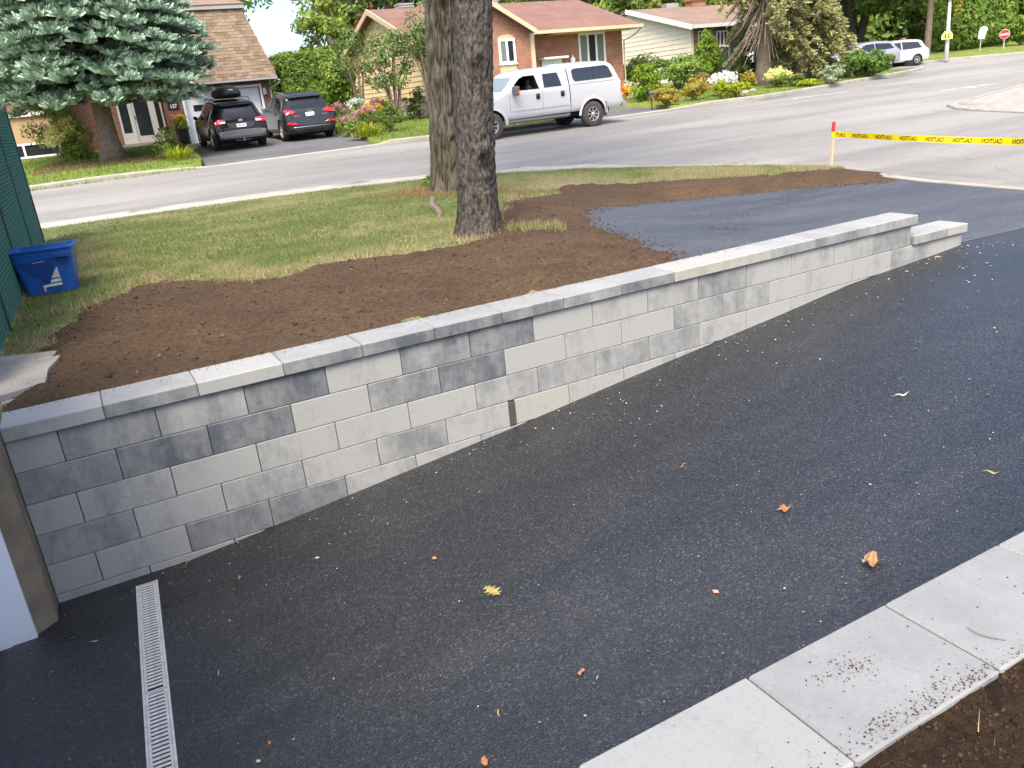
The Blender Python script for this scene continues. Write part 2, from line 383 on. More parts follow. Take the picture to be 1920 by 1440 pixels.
def m_bark(name, dark, lite, sx, sz, moss=None):
    m, t, b = _mat(name); v = coords(t, (sx, sx, sz))
    a = noise_n(t, v, 1.0, 7, 0.68); f = noise_n(t, coords(t), 70, 4); g = noise_n(t, coords(t), 1.6, 4)
    pt = t.nodes.new('ShaderNodeNewGeometry')
    c = ramp(t, a, [(0.30, dark), (0.5, tuple(lerp(x, y, 0.5) for x, y in zip(dark, lite))), (0.68, lite)]).outputs[0]
    if moss: c = mixc(t, ramp(t, g, [(0.45, (0, 0, 0)), (0.65, (0.8,) * 3)]).outputs[0], c, moss)
    c = mixc(t, 1.0, c, ramp(t, f, [(0.3, (0.7,) * 3), (0.7, (1.25,) * 3)]).outputs[0], 'MULTIPLY')
    at = N(t, 'ShaderNodeAttribute', attribute_name='rnd')                      # darker where the bark surface sits lower
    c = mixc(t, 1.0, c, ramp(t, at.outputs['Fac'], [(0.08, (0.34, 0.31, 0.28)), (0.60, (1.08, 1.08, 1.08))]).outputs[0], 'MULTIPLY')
    t.links.new(c, b.inputs['Base Color']); b.inputs['Roughness'].default_value = 0.95; b.inputs['Specular IOR Level'].default_value = 0.1
    bump(t, b, a, 0.8, 0.02); return m

MAT = {}
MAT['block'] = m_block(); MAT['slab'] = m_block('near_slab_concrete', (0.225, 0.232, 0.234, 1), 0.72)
MAT['asphalt'] = m_asphalt('new_driveway_asphalt')
MAT['pad'] = m_asphalt('new_pad_asphalt', dark=(0.020,0.0205,0.024), lite=(0.088,0.090,0.100), rough=0.48, dust=0.55)
MAT['street'] = m_street()
MAT['olddrive'] = m_asphalt('neighbour_drive_asphalt', dark=(0.055,0.054,0.054), lite=(0.15,0.148,0.145), rough=0.75, dust=0.2)
MAT['soil'] = m_soil()
MAT['soil_near'] = m_soil('damp_topsoil', dark=(0.018,0.010,0.006), lite=(0.070,0.043,0.024))
MAT['mulch'] = m_soil('bark_mulch', dark=(0.05,0.025,0.016), lite=(0.20,0.115,0.075))
MAT['lawn'] = m_lawn('front_lawn_ground', (0.13,0.16,0.05,1), (0.26,0.225,0.115,1))
MAT['farlawn'] = m_lawn('neighbour_lawn_ground', (0.15,0.21,0.042,1), (0.26,0.25,0.075,1), (0.45, 0.7))
MAT['kerb'] = plain('kerb_concrete', (0.31,0.288,0.243,1), 0.9, var=0.16, scale=2.5, bmp=0.3)
MAT['concrete'] = plain('old_concrete', (0.32,0.295,0.255,1), 0.9, var=0.2, scale=4, bmp=0.3)
MAT['pillar'] = plain('tan_parging', (0.20,0.158,0.105,1), 0.9, var=0.22, scale=7, bmp=0.5)
MAT['white'] = plain('white_paint', (0.78,0.80,0.82,1), 0.45, var=0.03, scale=3)
MAT['whitebright'] = plain('white_vinyl', (0.80,0.80,0.80,1), 0.4, var=0.02, scale=3)
MAT['grate'] = plain('galvanised_grate', (0.56,0.55,0.51,1), 0.55, metal=0.0, var=0.16, scale=25, bmp=0.1)
MAT['black'] = plain('black_void', (0.006,0.006,0.006,1), 0.9, var=0.1)
MAT['gatemesh'] = plain('grille_plastic', (0.10,0.095,0.075,1), 0.6, var=0.1, scale=20)
MAT['fslat'] = plain('green_privacy_slat', (0.007,0.037,0.026,1), 0.5, var=0.18, scale=5)
MAT['fwire'] = plain('green_vinyl_wire', (0.048,0.15,0.105,1), 0.45, var=0.1)
MAT['bin'] = plain('blue_bin_plastic', (0.010,0.085,0.34,1), 0.42, var=0.10, scale=5, spec=0.5)
MAT['bindark'] = plain('blue_bin_plastic_dark', (0.008,0.05,0.22,1), 0.5, var=0.12, scale=5)
MAT['binprint'] = plain('bin_print_white', (0.62,0.64,0.60,1), 0.6, var=0.08, scale=30)
MAT['stakewood'] = plain('raw_wood_stake', (0.52,0.40,0.24,1), 0.8, var=0.15, scale=20)
MAT['stakered'] = plain('red_spray_paint', (0.48,0.035,0.04,1), 0.6, var=0.12, scale=20)
MAT['tape'] = plain('yellow_caution_tape', (0.80,0.60,0.005,1), 0.35, var=0.05, scale=5)
MAT['tapetext'] = plain('black_tape_print', (0.06,0.05,0.01,1), 0.5, var=0.05)
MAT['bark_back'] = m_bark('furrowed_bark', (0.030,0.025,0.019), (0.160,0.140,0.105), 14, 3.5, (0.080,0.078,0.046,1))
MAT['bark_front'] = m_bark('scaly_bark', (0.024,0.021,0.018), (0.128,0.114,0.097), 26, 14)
MAT['bark_far'] = plain('grey_brown_bark', (0.17,0.13,0.095,1), 0.95, var=0.35, scale=9, bmp=0.6)
MAT['bark_dark'] = plain('dark_bark', (0.05,0.042,0.034,1), 0.95, var=0.35, scale=9, bmp=0.6)
MAT['glass'] = glassmat('dark_window_glass')
MAT['cglass'] = glassmat('car_tinted_glass', (0.012,0.013,0.016,1), 0.03)
MAT['brick_red'] = m_brick('red_brown_brick', (0.23,0.085,0.05,1), (0.15,0.06,0.04,1))
MAT['brick_orange'] = m_brick('orange_brick', (0.36,0.15,0.080,1), (0.265,0.108,0.062,1), (0.42,0.34,0.26,1))
MAT['beige'] = plain('beige_siding', (0.74,0.57,0.32,1), 0.6, var=0.05, scale=2)
MAT['beigetrim'] = plain('beige_trim', (0.56,0.44,0.275,1), 0.55, var=0.04, scale=2)
MAT['cream'] = plain('cream_siding', (0.72,0.67,0.54,1), 0.6, var=0.05, scale=2)
MAT['tan'] = plain('tan_siding', (0.47,0.31,0.19,1), 0.6, var=0.05, scale=2)
MAT['shingle'] = m_shingle('brown_mansard_shingle', [(0.105,0.072,0.048), (0.20,0.142,0.095), (0.27,0.198,0.136), (0.315,0.238,0.17)])
MAT['roof_pink'] = m_roof_rows('rose_brown_roofing', [(0.225,0.125,0.094,1), (0.19,0.104,0.079,1), (0.14,0.075,0.058,1)])
MAT['roof_tan'] = m_roof_rows('tan_roofing', [(0.26,0.178,0.127,1), (0.215,0.145,0.105,1), (0.15,0.1,0.075,1)])
MAT['grey_trim'] = plain('grey_metal_trim', (0.33,0.32,0.31,1), 0.5, var=0.08)
MAT['darkgreen'] = plain('dark_green_trim', (0.012,0.035,0.032,1), 0.5, var=0.1)
MAT['doorgrey'] = plain('grey_white_door', (0.50,0.49,0.46,1), 0.5, var=0.05)
MAT['metal'] = plain('galvanised_pole', (0.52,0.51,0.48,1), 0.45, metal=0.2, var=0.08)
MAT['red'] = plain('sign_red', (0.62,0.02,0.025,1), 0.4, var=0.04)
MAT['signwhite'] = plain('sign_white', (0.82,0.82,0.82,1), 0.4, var=0.02)
MAT['signyellow'] = plain('sign_yellow', (0.85,0.78,0.18,1), 0.4, var=0.03)
MAT['signorange'] = plain('sign_orange', (0.85,0.33,0.02,1), 0.4, var=0.03)
MAT['marking'] = plain('worn_road_paint', (0.46,0.46,0.445,1), 0.7, var=0.3, scale=4)
# leaves
G_ = lambda *c: [(*x, 1) for x in c]
MAT['grass'] = leafmat('grass_blades', G_((0.10,0.145,0.04), (0.15,0.20,0.058), (0.21,0.23,0.08), (0.29,0.265,0.125), (0.41,0.345,0.20)), trans=0.3)
MAT['grassfar'] = leafmat('bright_grass_blades', G_((0.120,0.204,0.036), (0.180,0.264,0.048), (0.264,0.288,0.072)), trans=0.3)
MAT['bluespruce'] = leafmat('blue_spruce_needles', G_((0.118,0.189,0.127), (0.212,0.319,0.218), (0.319,0.443,0.313), (0.437,0.555,0.419)), 0.6, 0.12)
MAT['oldspruce'] = leafmat('olive_spruce_needles', G_((0.156,0.180,0.072), (0.252,0.264,0.102), (0.372,0.348,0.144), (0.252,0.312,0.168)), 0.6, 0.15)
MAT['twig'] = plain('dead_twig', (0.22,0.165,0.125,1), 0.9, var=0.2, scale=10)
MAT['maple'] = leafmat('maple_leaves', G_((0.072,0.124,0.023), (0.111,0.182,0.034), (0.182,0.247,0.046), (0.286,0.325,0.065)), trans=0.4)
MAT['darkleaf'] = leafmat('dark_green_leaves', G_((0.044,0.075,0.018), (0.075,0.119,0.025), (0.125,0.169,0.037), (0.188,0.213,0.056)), trans=0.4)  # darker greens for the dark-leaved trees and shrubs
MAT['lightleaf'] = leafmat('fresh_leaves', G_((0.110,0.183,0.030), (0.183,0.275,0.043), (0.268,0.354,0.061), (0.354,0.403,0.110)), trans=0.45)
MAT['limeleaf'] = leafmat('lime_leaves', G_((0.13,0.22,0.02), (0.22,0.34,0.03), (0.32,0.42,0.05)), trans=0.45)
MAT['hedge'] = leafmat('cedar_foliage', G_((0.069,0.131,0.022), (0.125,0.213,0.031), (0.200,0.294,0.044), (0.288,0.338,0.062)), trans=0.3)
MAT['yellowleaf'] = leafmat('golden_leaves', G_((0.20,0.22,0.03), (0.34,0.31,0.04), (0.45,0.36,0.06), (0.42,0.22,0.04)), trans=0.4)
MAT['daylily'] = leafmat('daylily_blades', G_((0.20,0.28,0.02), (0.34,0.40,0.025), (0.46,0.46,0.05)), trans=0.4)
MAT['creamflower'] = leafmat('cream_panicles', G_((0.62,0.60,0.18), (0.76,0.73,0.28), (0.82,0.76,0.42)), trans=0.3)
MAT['whiteflower'] = leafmat('white_panicles', G_((0.66,0.66,0.58), (0.78,0.78,0.74)), trans=0.3)
MAT['pinkflower'] = leafmat('pink_blooms', G_((0.36,0.16,0.16), (0.48,0.26,0.25), (0.52,0.36,0.32)), trans=0.3)
MAT['orangeflower'] = leafmat('orange_blooms', G_((0.70,0.26,0.02), (0.78,0.40,0.03), (0.72,0.52,0.06)), trans=0.3)
MAT['rustleaf'] = leafmat('rust_leaves', G_((0.16,0.09,0.05), (0.26,0.15,0.085), (0.30,0.20,0.10)), trans=0.3)
MAT['sumac'] = leafmat('sumac_cones', G_((0.28,0.06,0.03), (0.40,0.11,0.05)), trans=0.2)
MAT['dryleaf'] = plain('dry_brown_leaf', (0.36,0.20,0.095,1), 0.6, var=0.35, scale=25)
MAT['oakleaf'] = plain('yellowing_oak_leaf', (0.30,0.25,0.085,1), 0.6, var=0.3, scale=40)
MAT['pinkleaf'] = plain('salmon_leaf', (0.42,0.22,0.165,1), 0.6, var=0.2, scale=40)
MAT['orangeleaf'] = plain('orange_leaf', (0.34,0.145,0.055,1), 0.6, var=0.25, scale=40)
MAT['paleleaf'] = plain('pale_leaf', (0.42,0.38,0.25,1), 0.6, var=0.2, scale=40)
MAT['pebble'] = leafmat('chips_and_pebbles', G_((0.10,0.095,0.085), (0.22,0.21,0.195), (0.46,0.45,0.42)), 0.7, 0.0)
MAT['crumb'] = leafmat('soil_crumbs', G_((0.035,0.021,0.012), (0.075,0.046,0.027), (0.14,0.09,0.055)), 0.95, 0.0)

MAT['straw'] = leafmat('straw_blades', G_((0.22,0.17,0.085), (0.36,0.29,0.15), (0.46,0.38,0.22)), trans=0.2)
MAT['grain'] = leafmat('asphalt_grain', G_((0.008,0.008,0.009), (0.018,0.018,0.020), (0.035,0.036,0.040), (0.075,0.077,0.083)), 0.45, 0.0)
MAT['gutter'] = plain('sandy_gutter_concrete', (0.37,0.34,0.285,1), 0.9, var=0.2, scale=3.0, bmp=0.3)

MAT['darkcrumb'] = leafmat('damp_soil_crumbs', G_((0.014,0.008,0.005), (0.032,0.019,0.011), (0.062,0.038,0.023)), 0.95, 0.0)
# ================================================================== the ground and the setting
def zone(name, poly, zf, res, mat, off=0.0, kind='structure', label=None):
    bm = bmesh.new(); vs = [bm.verts.new((p[0], p[1], 0)) for p in poly]; bm.faces.new(vs); bm.normal_update()
    bmesh.ops.triangulate(bm, faces=bm.faces[:], ngon_method='EAR_CLIP')
    xs = [p[0] for p in poly]; ys = [p[1] for p in poly]
    for ax, lo, hi in ((0, min(xs), max(xs)), (1, min(ys), max(ys))):
        k = math.ceil(lo / res)
        while k * res < hi:
            co = [0, 0, 0]; no = [0, 0, 0]; co[ax] = k * res; no[ax] = 1
            bmesh.ops.bisect_plane(bm, geom=bm.verts[:] + bm.edges[:] + bm.faces[:], plane_co=co, plane_no=no); k += 1
    for v in bm.verts: v.co.z = zf(v.co.x, v.co.y) + off
    be = [e for e in bm.edges if len(e.link_faces) == 1]; bv = {}
    for e in be:
        for v in e.verts:
            if v not in bv: bv[v] = bm.verts.new((v.co.x, v.co.y, v.co.z - 0.3))
    tops = bm.faces[:]
    for e in be: bm.faces.new((e.verts[0], e.verts[1], bv[e.verts[1]], bv[e.verts[0]]))
    bmesh.ops.recalc_face_normals(bm, faces=bm.faces[:])
    if sum(f.normal.z for f in bm.faces) < 0: bmesh.ops.reverse_faces(bm, faces=bm.faces[:])
    me = bpy.data.meshes.new(name); bm.to_mesh(me); bm.free()
    o = link_mesh(name, me, mat, smooth=True); tag(o, label, None, None, kind); return o
def ribbon(name, line, zf, w0, w1, h, mat, side=1, drop=0.15):
    """a kerb along a line: from offset w0 to w1 on one side, its top h above the street"""
    pts = [Vector(p) for p in line]; dense = []
    for a, b in zip(pts[:-1], pts[1:]):
        n = max(1, int((b - a).length / 0.8))
        for i in range(n): dense.append(a.lerp(b, i / n))
    dense.append(pts[-1]); m = MB(); rows = []
    for i, p in enumerate(dense):
        t = (dense[min(i+1, len(dense)-1)] - dense[max(i-1, 0)]).normalized(); nn = Vector((-t.y, t.x)) * side
        hh = h(i / (len(dense)-1)) if callable(h) else h
        a = p + nn * w0; b = p + nn * w1; z = zf(p.x, p.y)
        j = noise.noise((p.x * 1.7, p.y * 1.7, 3)) * 0.008
        rows.append([(a.x, a.y, z - drop), (a.x, a.y, z + hh - 0.03 + j), (a.x + nn.x * 0.03, a.y + nn.y * 0.03, z + hh + j), (b.x, b.y, z + hh + j), (b.x, b.y, z - drop)])
    for r0, r1 in zip(rows[:-1], rows[1:]):
        for k in range(4): m.quad(r0[k], r1[k], r1[k+1], r0[k+1])
    for r in (rows[0], rows[-1]): m.face(r)
    o = m.build(name, mat); tag(o, kind='structure'); return o

# a broad base sheet that reaches the horizon
def basez(x, y):
    if y < 14 and x < 40: return -2.2
    return S(x, y) - 0.35
g = MB(); gx = [-400, -150, -60, -30, -10, 0, 10, 20, 30, 45, 60, 90, 140, 250, 500]; gy = [-300, -100, -40, -15, 0, 8, 14, 20, 30, 45, 70, 110, 200, 400, 900]
for i in range(len(gx)-1):
    for j in range(len(gy)-1):
        q = [(gx[i], gy[j]), (gx[i+1], gy[j]), (gx[i+1], gy[j+1]), (gx[i], gy[j+1])]
        g.quad(*[(x, y, basez(x, y)) for x, y in q])
tag(g.build('ground', MAT['farlawn'], fix=False), kind='structure')

street_poly = [(-40, 12.15)] + NEAR_KERB[1:] + [(13.1, 3.2), (13.1, -4.2), (13.3, -30), (80, -30), (80, 8), (60, 19), (50, 24.6), (46.5, 26.0), (44, 26.1), (42.6, 26.6), (41, 29), (34, 29), (38, 23.2), (39.6, 22.9)] + \
    FAR_KERB_C[::-1][1:] + FAR_KERB_B[::-1] + FAR_KERB_A[::-1][:-1] + [(-40, 20.4)]
zone('street', street_poly, S, 2.0, MAT['street'])
ribbon('kerb_near', NEAR_KERB, S, -0.02, 0.24, lambda t: 0.10 if t < 0.95 else 0.10 - (t - 0.95) / 0.05 * 0.08, MAT['kerb'], 1 * -1)
ribbon('kerb_apron', [(13.05, 4.4), (12.95, 3.3), (12.98, 1.5), (13.05, -1.5), (13.1, -4.2)], S, -0.02, 0.22, 0.018, MAT['kerb'], -1)
ribbon('kerb_far_west', FAR_KERB_A, S, -0.02, 0.2, lambda t: 0.13 if t < 0.93 else 0.13 - (t - 0.93) / 0.07 * 0.1, MAT['kerb'], 1)
ribbon('kerb_far_drive', [(4.75, 20.3), (7, 20.35), (9.9, 20.4)], S, -0.02, 0.2, 0.03, MAT['kerb'], 1)
ribbon('kerb_far_middle', FAR_KERB_B, S, -0.02, 0.2, lambda t: 0.03 + 0.11 * sst(0.0, 0.12, t) * (1 - 0.8 * sst(0.93, 1, t)), MAT['kerb'], 1)
ribbon('kerb_far_drive_middle', [(16.4, 19.2), (18.5, 19.25), (21.0, 19.35)], S, -0.02, 0.2, 0.03, MAT['kerb'], 1)
ribbon('kerb_far_east', FAR_KERB_C, S, -0.02, 0.2, lambda t: 0.03 + 0.11 * sst(0.0, 0.08, t), MAT['kerb'], 1)
ribbon('kerb_far_corner', FAR_KERB_D, S, -0.02, 0.3, 0.13, MAT['kerb'], 1)
def offset_line(line, d):
    out = []
    for i, p in enumerate(line):
        a = Vector(line[max(0, i-1)]); b = Vector(line[min(len(line)-1, i+1)]); t = (b - a).normalized(); out.append((p[0] - t.y * d, p[1] + t.x * d))
    return out
zone('gutter', offset_line(NEAR_KERB, 0.02)[:-3] + [(11.9, 7.62)] + offset_line(NEAR_KERB, 1.35)[:-4][::-1], S, 1.0, MAT['gutter'], 0.005)
# worn road paint
for nm, line, w in (('road_marking', [(1485, 187), (1500, 184), (1535, 179), (1590, 172)], 0.13), ('road_marking', [(1765, 170), (1800, 166), (1832, 164)], 0.22), ('road_marking', [(1790, 167), (1850, 159), (1872, 157)], 0.18)):
    m = MB(); P = [on(S, *q) for q in line]
    for a, b in zip(P[:-1], P[1:]):
        d = (b - a); d /= np.linalg.norm(d[:2]); n = np.array([-d[1], d[0], 0]) * w / 2
        m.quad(*[(q[0], q[1], S(q[0], q[1]) + 0.006) for q in (a - n, b - n, b + n, a + n)])
    tag(m.build(nm, MAT['marking']), kind='structure')

# neighbours' lawns, drives and the paved corner across the side street
FARL = [(-40, 20.6), (0.1, 20.4), (2.0, 20.6), (4.2, 20.6), (4.6, 20.5), (4.95, 23.0), (5.2, 27.0), (5.4, 33), (-40, 33)]
zone('lawn_west', FARL, FL, 1.0, MAT['farlawn'])
FARM = [(10.1, 20.5), (11.6, 20.05), (13.7, 19.55), (15.5, 19.45), (16.3, 19.4), (16.8, 24), (17.2, 28.5), (17.2, 45), (10.6, 45), (10.6, 27.0), (10.35, 23)]
zone('lawn_middle', FARM, FL, 1.0, MAT['farlawn'])
FARE = [(21.0, 19.55), (21.8, 19.4), (25, 19.15), (28, 19.6), (31.9, 20.7), (35.5, 21.5), (38.4, 22.3), (37.2, 24), (34, 28), (34, 60), (21.4, 60), (21.3, 24)]
zone('lawn_east', FARE, FL, 1.0, MAT['farlawn'])
zone('lawn_corner', [(42.8, 26.9), (44, 26.4), (46.5, 26.3), (50, 24.9), (60, 19.3), (80, 8.3), (130, 8), (130, 90), (34, 90), (34.2, 29), (41, 29)], FL, 4.0, MAT['farlawn'], 0.01)
zone('driveway_west', [(4.75, 20.5), (9.9, 20.6), (10.35, 23), (10.6, 27), (10.6, 31.3), (5.4, 31.3), (5.2, 27.0), (4.95, 23.0)], FD, 1.0, MAT['olddrive'], 0.0)
zone('driveway_middle', [(16.3, 19.4), (21.0, 19.55), (21.3, 24), (21.4, 29), (17.2, 29), (16.8, 24)], FD, 1.0, MAT['olddrive'], 0.0)
zone('back_lawn', [(-40, 33), (17.2, 33), (17.2, 45), (21.4, 60), (34, 60), (34, 120), (-60, 120)], FL, 4.0, MAT['farlawn'], -0.03)
def isl(x, y): return S(x, y) + 0.05
zone('paved_corner', [(24.1, 10.55), (23.2, 10.2), (22.6, 9.55), (22.3, 8.8), (22.0, 7.3), (22.0, 4), (22.4, -6), (60, -6), (60, 13), (36, 13.2), (30, 12.2)], isl, 1.5, MAT['concrete'], 0.0)
ribbon('paved_corner_edge', [(30, 12.2), (24.1, 10.55), (23.2, 10.2), (22.6, 9.55), (22.3, 8.8), (22.0, 7.3), (22.0, 4), (22.4, -6)], S, -0.005, 0.25, 0.058, MAT['concrete'], 1)
# ---- mulch ring under the blue spruce
mb = [on(FL, *q) for q in [(60, 330), (150, 318), (230, 308), (305, 302), (322, 296), (290, 290), (235, 287), (120, 300), (70, 318)]]
zone('mulch_bed', [(p[0], p[1]) for p in mb], FL, 0.5, MAT['mulch'], 0.03)

# ---- our side: lawn sheet, driveway, pad
LAWN_POLY = [(-6, 12.0), (0.3, 11.9), (2, 11.85), (4.5, 11.6), (6.3, 11.25), (7.8, 10.7), (9.05, 9.98), (10.25, 9.0), (11.5, 7.4), (12.4, 6.1), (12.8, 5.2), (12.85, 4.9), (12.3, 4.85), (11.5, 5.2), (10.5, 5.75), (9.4, 6.1), (8.3, 6.0), (7.0, 5.0), (6.0, 3.9), (5.5, 2.6), (5.2, 1.2), (5.0, 0.28), (-6, 0.28)]
zone('lawn', LAWN_POLY, yard, 0.4, MAT['lawn'])
zone('driveway', [(-0.4, -3.80), (12.98, -3.80), (12.9, 0.06), (8.76, 0.06), (-0.4, 0.06)], D, 0.3, MAT['asphalt'])
zone('parking_pad', [(5.4, 0.06), (8.76, 0.06), (12.9, 0.06), (12.75, 3.2), (12.95, 4.45), (12.3, 4.5), (11.4, 5.0), (10.5, 5.6), (9.4, 5.9), (8.5, 5.8), (7.4, 4.9), (6.1, 2.6), (5.7, 1.4), (5.5, 0.6)], padz, 0.3, MAT['pad'], 0.002)
def nearsoil(x, y): return 0.062 + 0.016 * noise.noise((x * 3, y * 3, 0)) + 0.010 * noise.noise((x * 11, y * 11, 4)) + 0.01 * sst(-4.1, -4.6, y)
zone('planting_soil', [(-0.6, -4.06), (13.0, -4.06), (13.0, -12), (-0.6, -12)], nearsoil, 0.15, MAT['soil_near'])
zone('planting_soil_edge', [(0.6, -4.058), (4.6, -4.058), (4.6, -4.9), (0.6, -4.9)], nearsoil, 0.03, MAT['soil_near'], 0.006)

# ---- topsoil spread behind the wall: a lumpy body that thins out over the grass
SOIL_PX = [(-40, 790), (-10, 745), (40, 700), (70, 660), (110, 612), (150, 578), (190, 560), (250, 538), (330, 523), (400, 522), (480, 527), (560, 505), (640, 488), (720, 482), (800, 470), (860, 455), (890, 450), (905, 435), (915, 415), (925, 398), (935, 384), (955, 374), (985, 370), (1040, 362), (1000, 352), (1060, 343), (1150, 345), (1250, 338), (1400, 330), (1500, 322), (1560, 316), (1640, 320), (1660, 328), (1600, 334), (1480, 346), (1350, 358), (1230, 372), (1140, 384), (1098, 394), (1110, 410), (1150, 430), (1210, 452), (1280, 478), (1300, 486)]
SOIL = []
for u, v in SOIL_PX:
    q = on(yard, u, v); SOIL.append((q[0], q[1]))
SOIL += [(5.75, 0.2), (0.2, 0.2)]
SOILA = np.array(SOIL)
def inside(P, x, y):
    n = len(P); r = False; j = n - 1
    for i in range(n):
        if (P[i][1] > y) != (P[j][1] > y) and x < (P[j][0]-P[i][0]) * (y-P[i][1]) / (P[j][1]-P[i][1]) + P[i][0]: r = not r
        j = i
    return r
def edge_d(A, x, y):
    a = A; b = np.roll(A, -1, 0); d = b - a; p = np.array([x, y])
    t = np.clip(((p - a) * d).sum(1) / ((d * d).sum(1) + 1e-12), 0, 1); q = a + d * t[:, None]
    return float(np.sqrt(((p - q) ** 2).sum(1)).min())
def many(A, B, P):                                 # distances of many points to many segments
    out = np.full(len(P), 1e9)
    for a, b in zip(A, B):
        d = b - a; t = np.clip(((P - a) @ d) / (d @ d + 1e-12), 0, 1); q = P - a - t[:, None] * d
        out = np.minimum(out, (q * q).sum(1))
    return np.sqrt(out)
def many_in(A, P):
    r = np.zeros(len(P), bool); n = len(A); j = n - 1
    for i in range(n):
        (xi, yi), (xj, yj) = A[i], A[j]
        if yi != yj:
            c = ((yi > P[:, 1]) != (yj > P[:, 1])) & (P[:, 0] < (xj - xi) * (P[:, 1] - yi) / (yj - yi) + xi); r ^= c
        j = i
    return r
def soil_sd_many(P):
    P = np.asarray(P, float); s = many(SOILA, np.roll(SOILA, -1, 0), P); s = np.where(many_in(SOILA, P), s, -s)
    w = np.array([0.12 * noise.noise((x * 2.3, y * 2.3, 1.0)) + 0.06 * noise.noise((x * 7, y * 7, 2.0)) + 0.05 * noise.noise((x * 16, y * 16, 2.0)) if y > 0.6 else 0.0 for x, y in P]); return s + w
def soil_sd(x, y):
    w = 0.12 * noise.noise((x * 2.3, y * 2.3, 1.0)) + 0.06 * noise.noise((x * 7, y * 7, 2.0)) + 0.05 * noise.noise((x * 16, y * 16, 2.0))
    s = edge_d(SOILA, x, y); return (s if inside(SOIL, x, y) else -s) + (w if y > 0.6 else 0)
PADE = np.array(SOIL[SOIL_PX.index((1660, 328)):len(SOIL_PX)] + [(5.75, 0.2)])
def edge_pad(x, y):
    a = PADE[:-1]; d = PADE[1:] - a; p = np.array([x, y]); t = np.clip(((p - a) * d).sum(1) / ((d * d).sum(1) + 1e-12), 0, 1)
    return float(np.sqrt(((p - a - d * t[:, None]) ** 2).sum(1)).min())
MARKS = []
for q0, q1, k in (((960, 500), (1115, 489), 1), ((925, 545), (1030, 525), 1), ((1060, 522), (1165, 503), .8), ((560, 603), (650, 585), .8), ((240, 602), (335, 588), .7), ((1000, 382), (1100, 380), .9), ((700, 562), (770, 551), .7), ((1090, 470), (1215, 456), .9), ((420, 560), (520, 552), .7), ((150, 660), (230, 640), .7), ((760, 520), (860, 505), .6), ((1180, 362), (1330, 350), .9), ((340, 640), (430, 618), .6)):
    a = on(yard, *q0); b = on(yard, *q1); MARKS.append(((float(a[0]), float(a[1])), (float(b[0]), float(b[1])), k))
def soil_h(x, y, sd, ep=None):
    z = yard(x, y) if x < 5.3 else max(yard(x, y), padz(x, y) + 0.012)
    amp = sst(-0.05, 0.25, sd)
    if x > 5.2:
        pz = padz(x, y) + 0.004; z = pz + (max(z, pz) - pz) * sst(0.0, 0.55, edge_pad(x, y) if ep is None else ep)
    n = 0.020 * noise.noise((x * 1.6, y * 1.6, 11)) + 0.024 * noise.noise((x * 5, y * 5, 0)) + 0.016 * noise.noise((x * 14, y * 14, 5)) + 0.009 * noise.noise((x * 33, y * 33, 9)) + 0.012 * max(0, noise.noise((x * 20, y * 20, 7)))
    rk = 0.012 * math.sin((x * 0.35 + y) * 30 + 3 * noise.noise((x * 1.5, y * 1.5, 0))) * max(0, noise.noise((x * 0.9, y * 0.9, 21)) + 0.15)
    near_wall = sst(0.15, 0.9, y)
    for a, b, k in MARKS:
        if not (min(a[0], b[0]) - .3 < x < max(a[0], b[0]) + .3 and min(a[1], b[1]) - .3 < y < max(a[1], b[1]) + .3): continue
        dx, dy = b[0] - a[0], b[1] - a[1]; t = min(1, max(0, ((x - a[0]) * dx + (y - a[1]) * dy) / (dx * dx + dy * dy))); l = math.hypot(x - a[0] - dx * t, y - a[1] - dy * t)
        if l < .3: n += (-.045 * math.exp(-(l / .055) ** 2) + .035 * math.exp(-((l - .11) / .05) ** 2)) * k * (.6 + .6 * noise.noise((x * 6, y * 6, 40)))
    return z - 0.02 + 0.055 * sst(-0.12, 0.35, sd) * (0.45 + 0.55 * near_wall) + (n + rk) * amp
st = 0.042; x0, x1, y0, y1 = -0.3, 13.4, 0.24, 7.6
nx = int((x1-x0)/st); ny = int((y1-y0)/st); idx = {}; sv = []; sf = []
GI = [(i, j) for i in range(nx+1) for j in range(ny+1) if not (x0 + i*st > 6.6 and y0 + j*st < 2.6)]
GX = np.array([(x0 + i*st, y0 + j*st) for i, j in GI]); GS = soil_sd_many(GX); GE = many(PADE[:-1], PADE[1:], GX)
for (i, j), (x, y), sd, ep in zip(GI, GX, GS, GE):
    if sd < -0.14: continue
    idx[(i, j)] = len(sv); sv.append((x, y, soil_h(x, y, sd, ep)))
for (i, j) in list(idx):
    q = [idx.get(k) for k in ((i, j), (i+1, j), (i+1, j+1), (i, j+1))]
    if None not in q: sf.append(q)
me = bpy.data.meshes.new('topsoil'); me.from_pydata(sv, [], sf); me.update()
so = link_mesh('topsoil', me, MAT['soil'], smooth=True); tag(so, kind='structure')

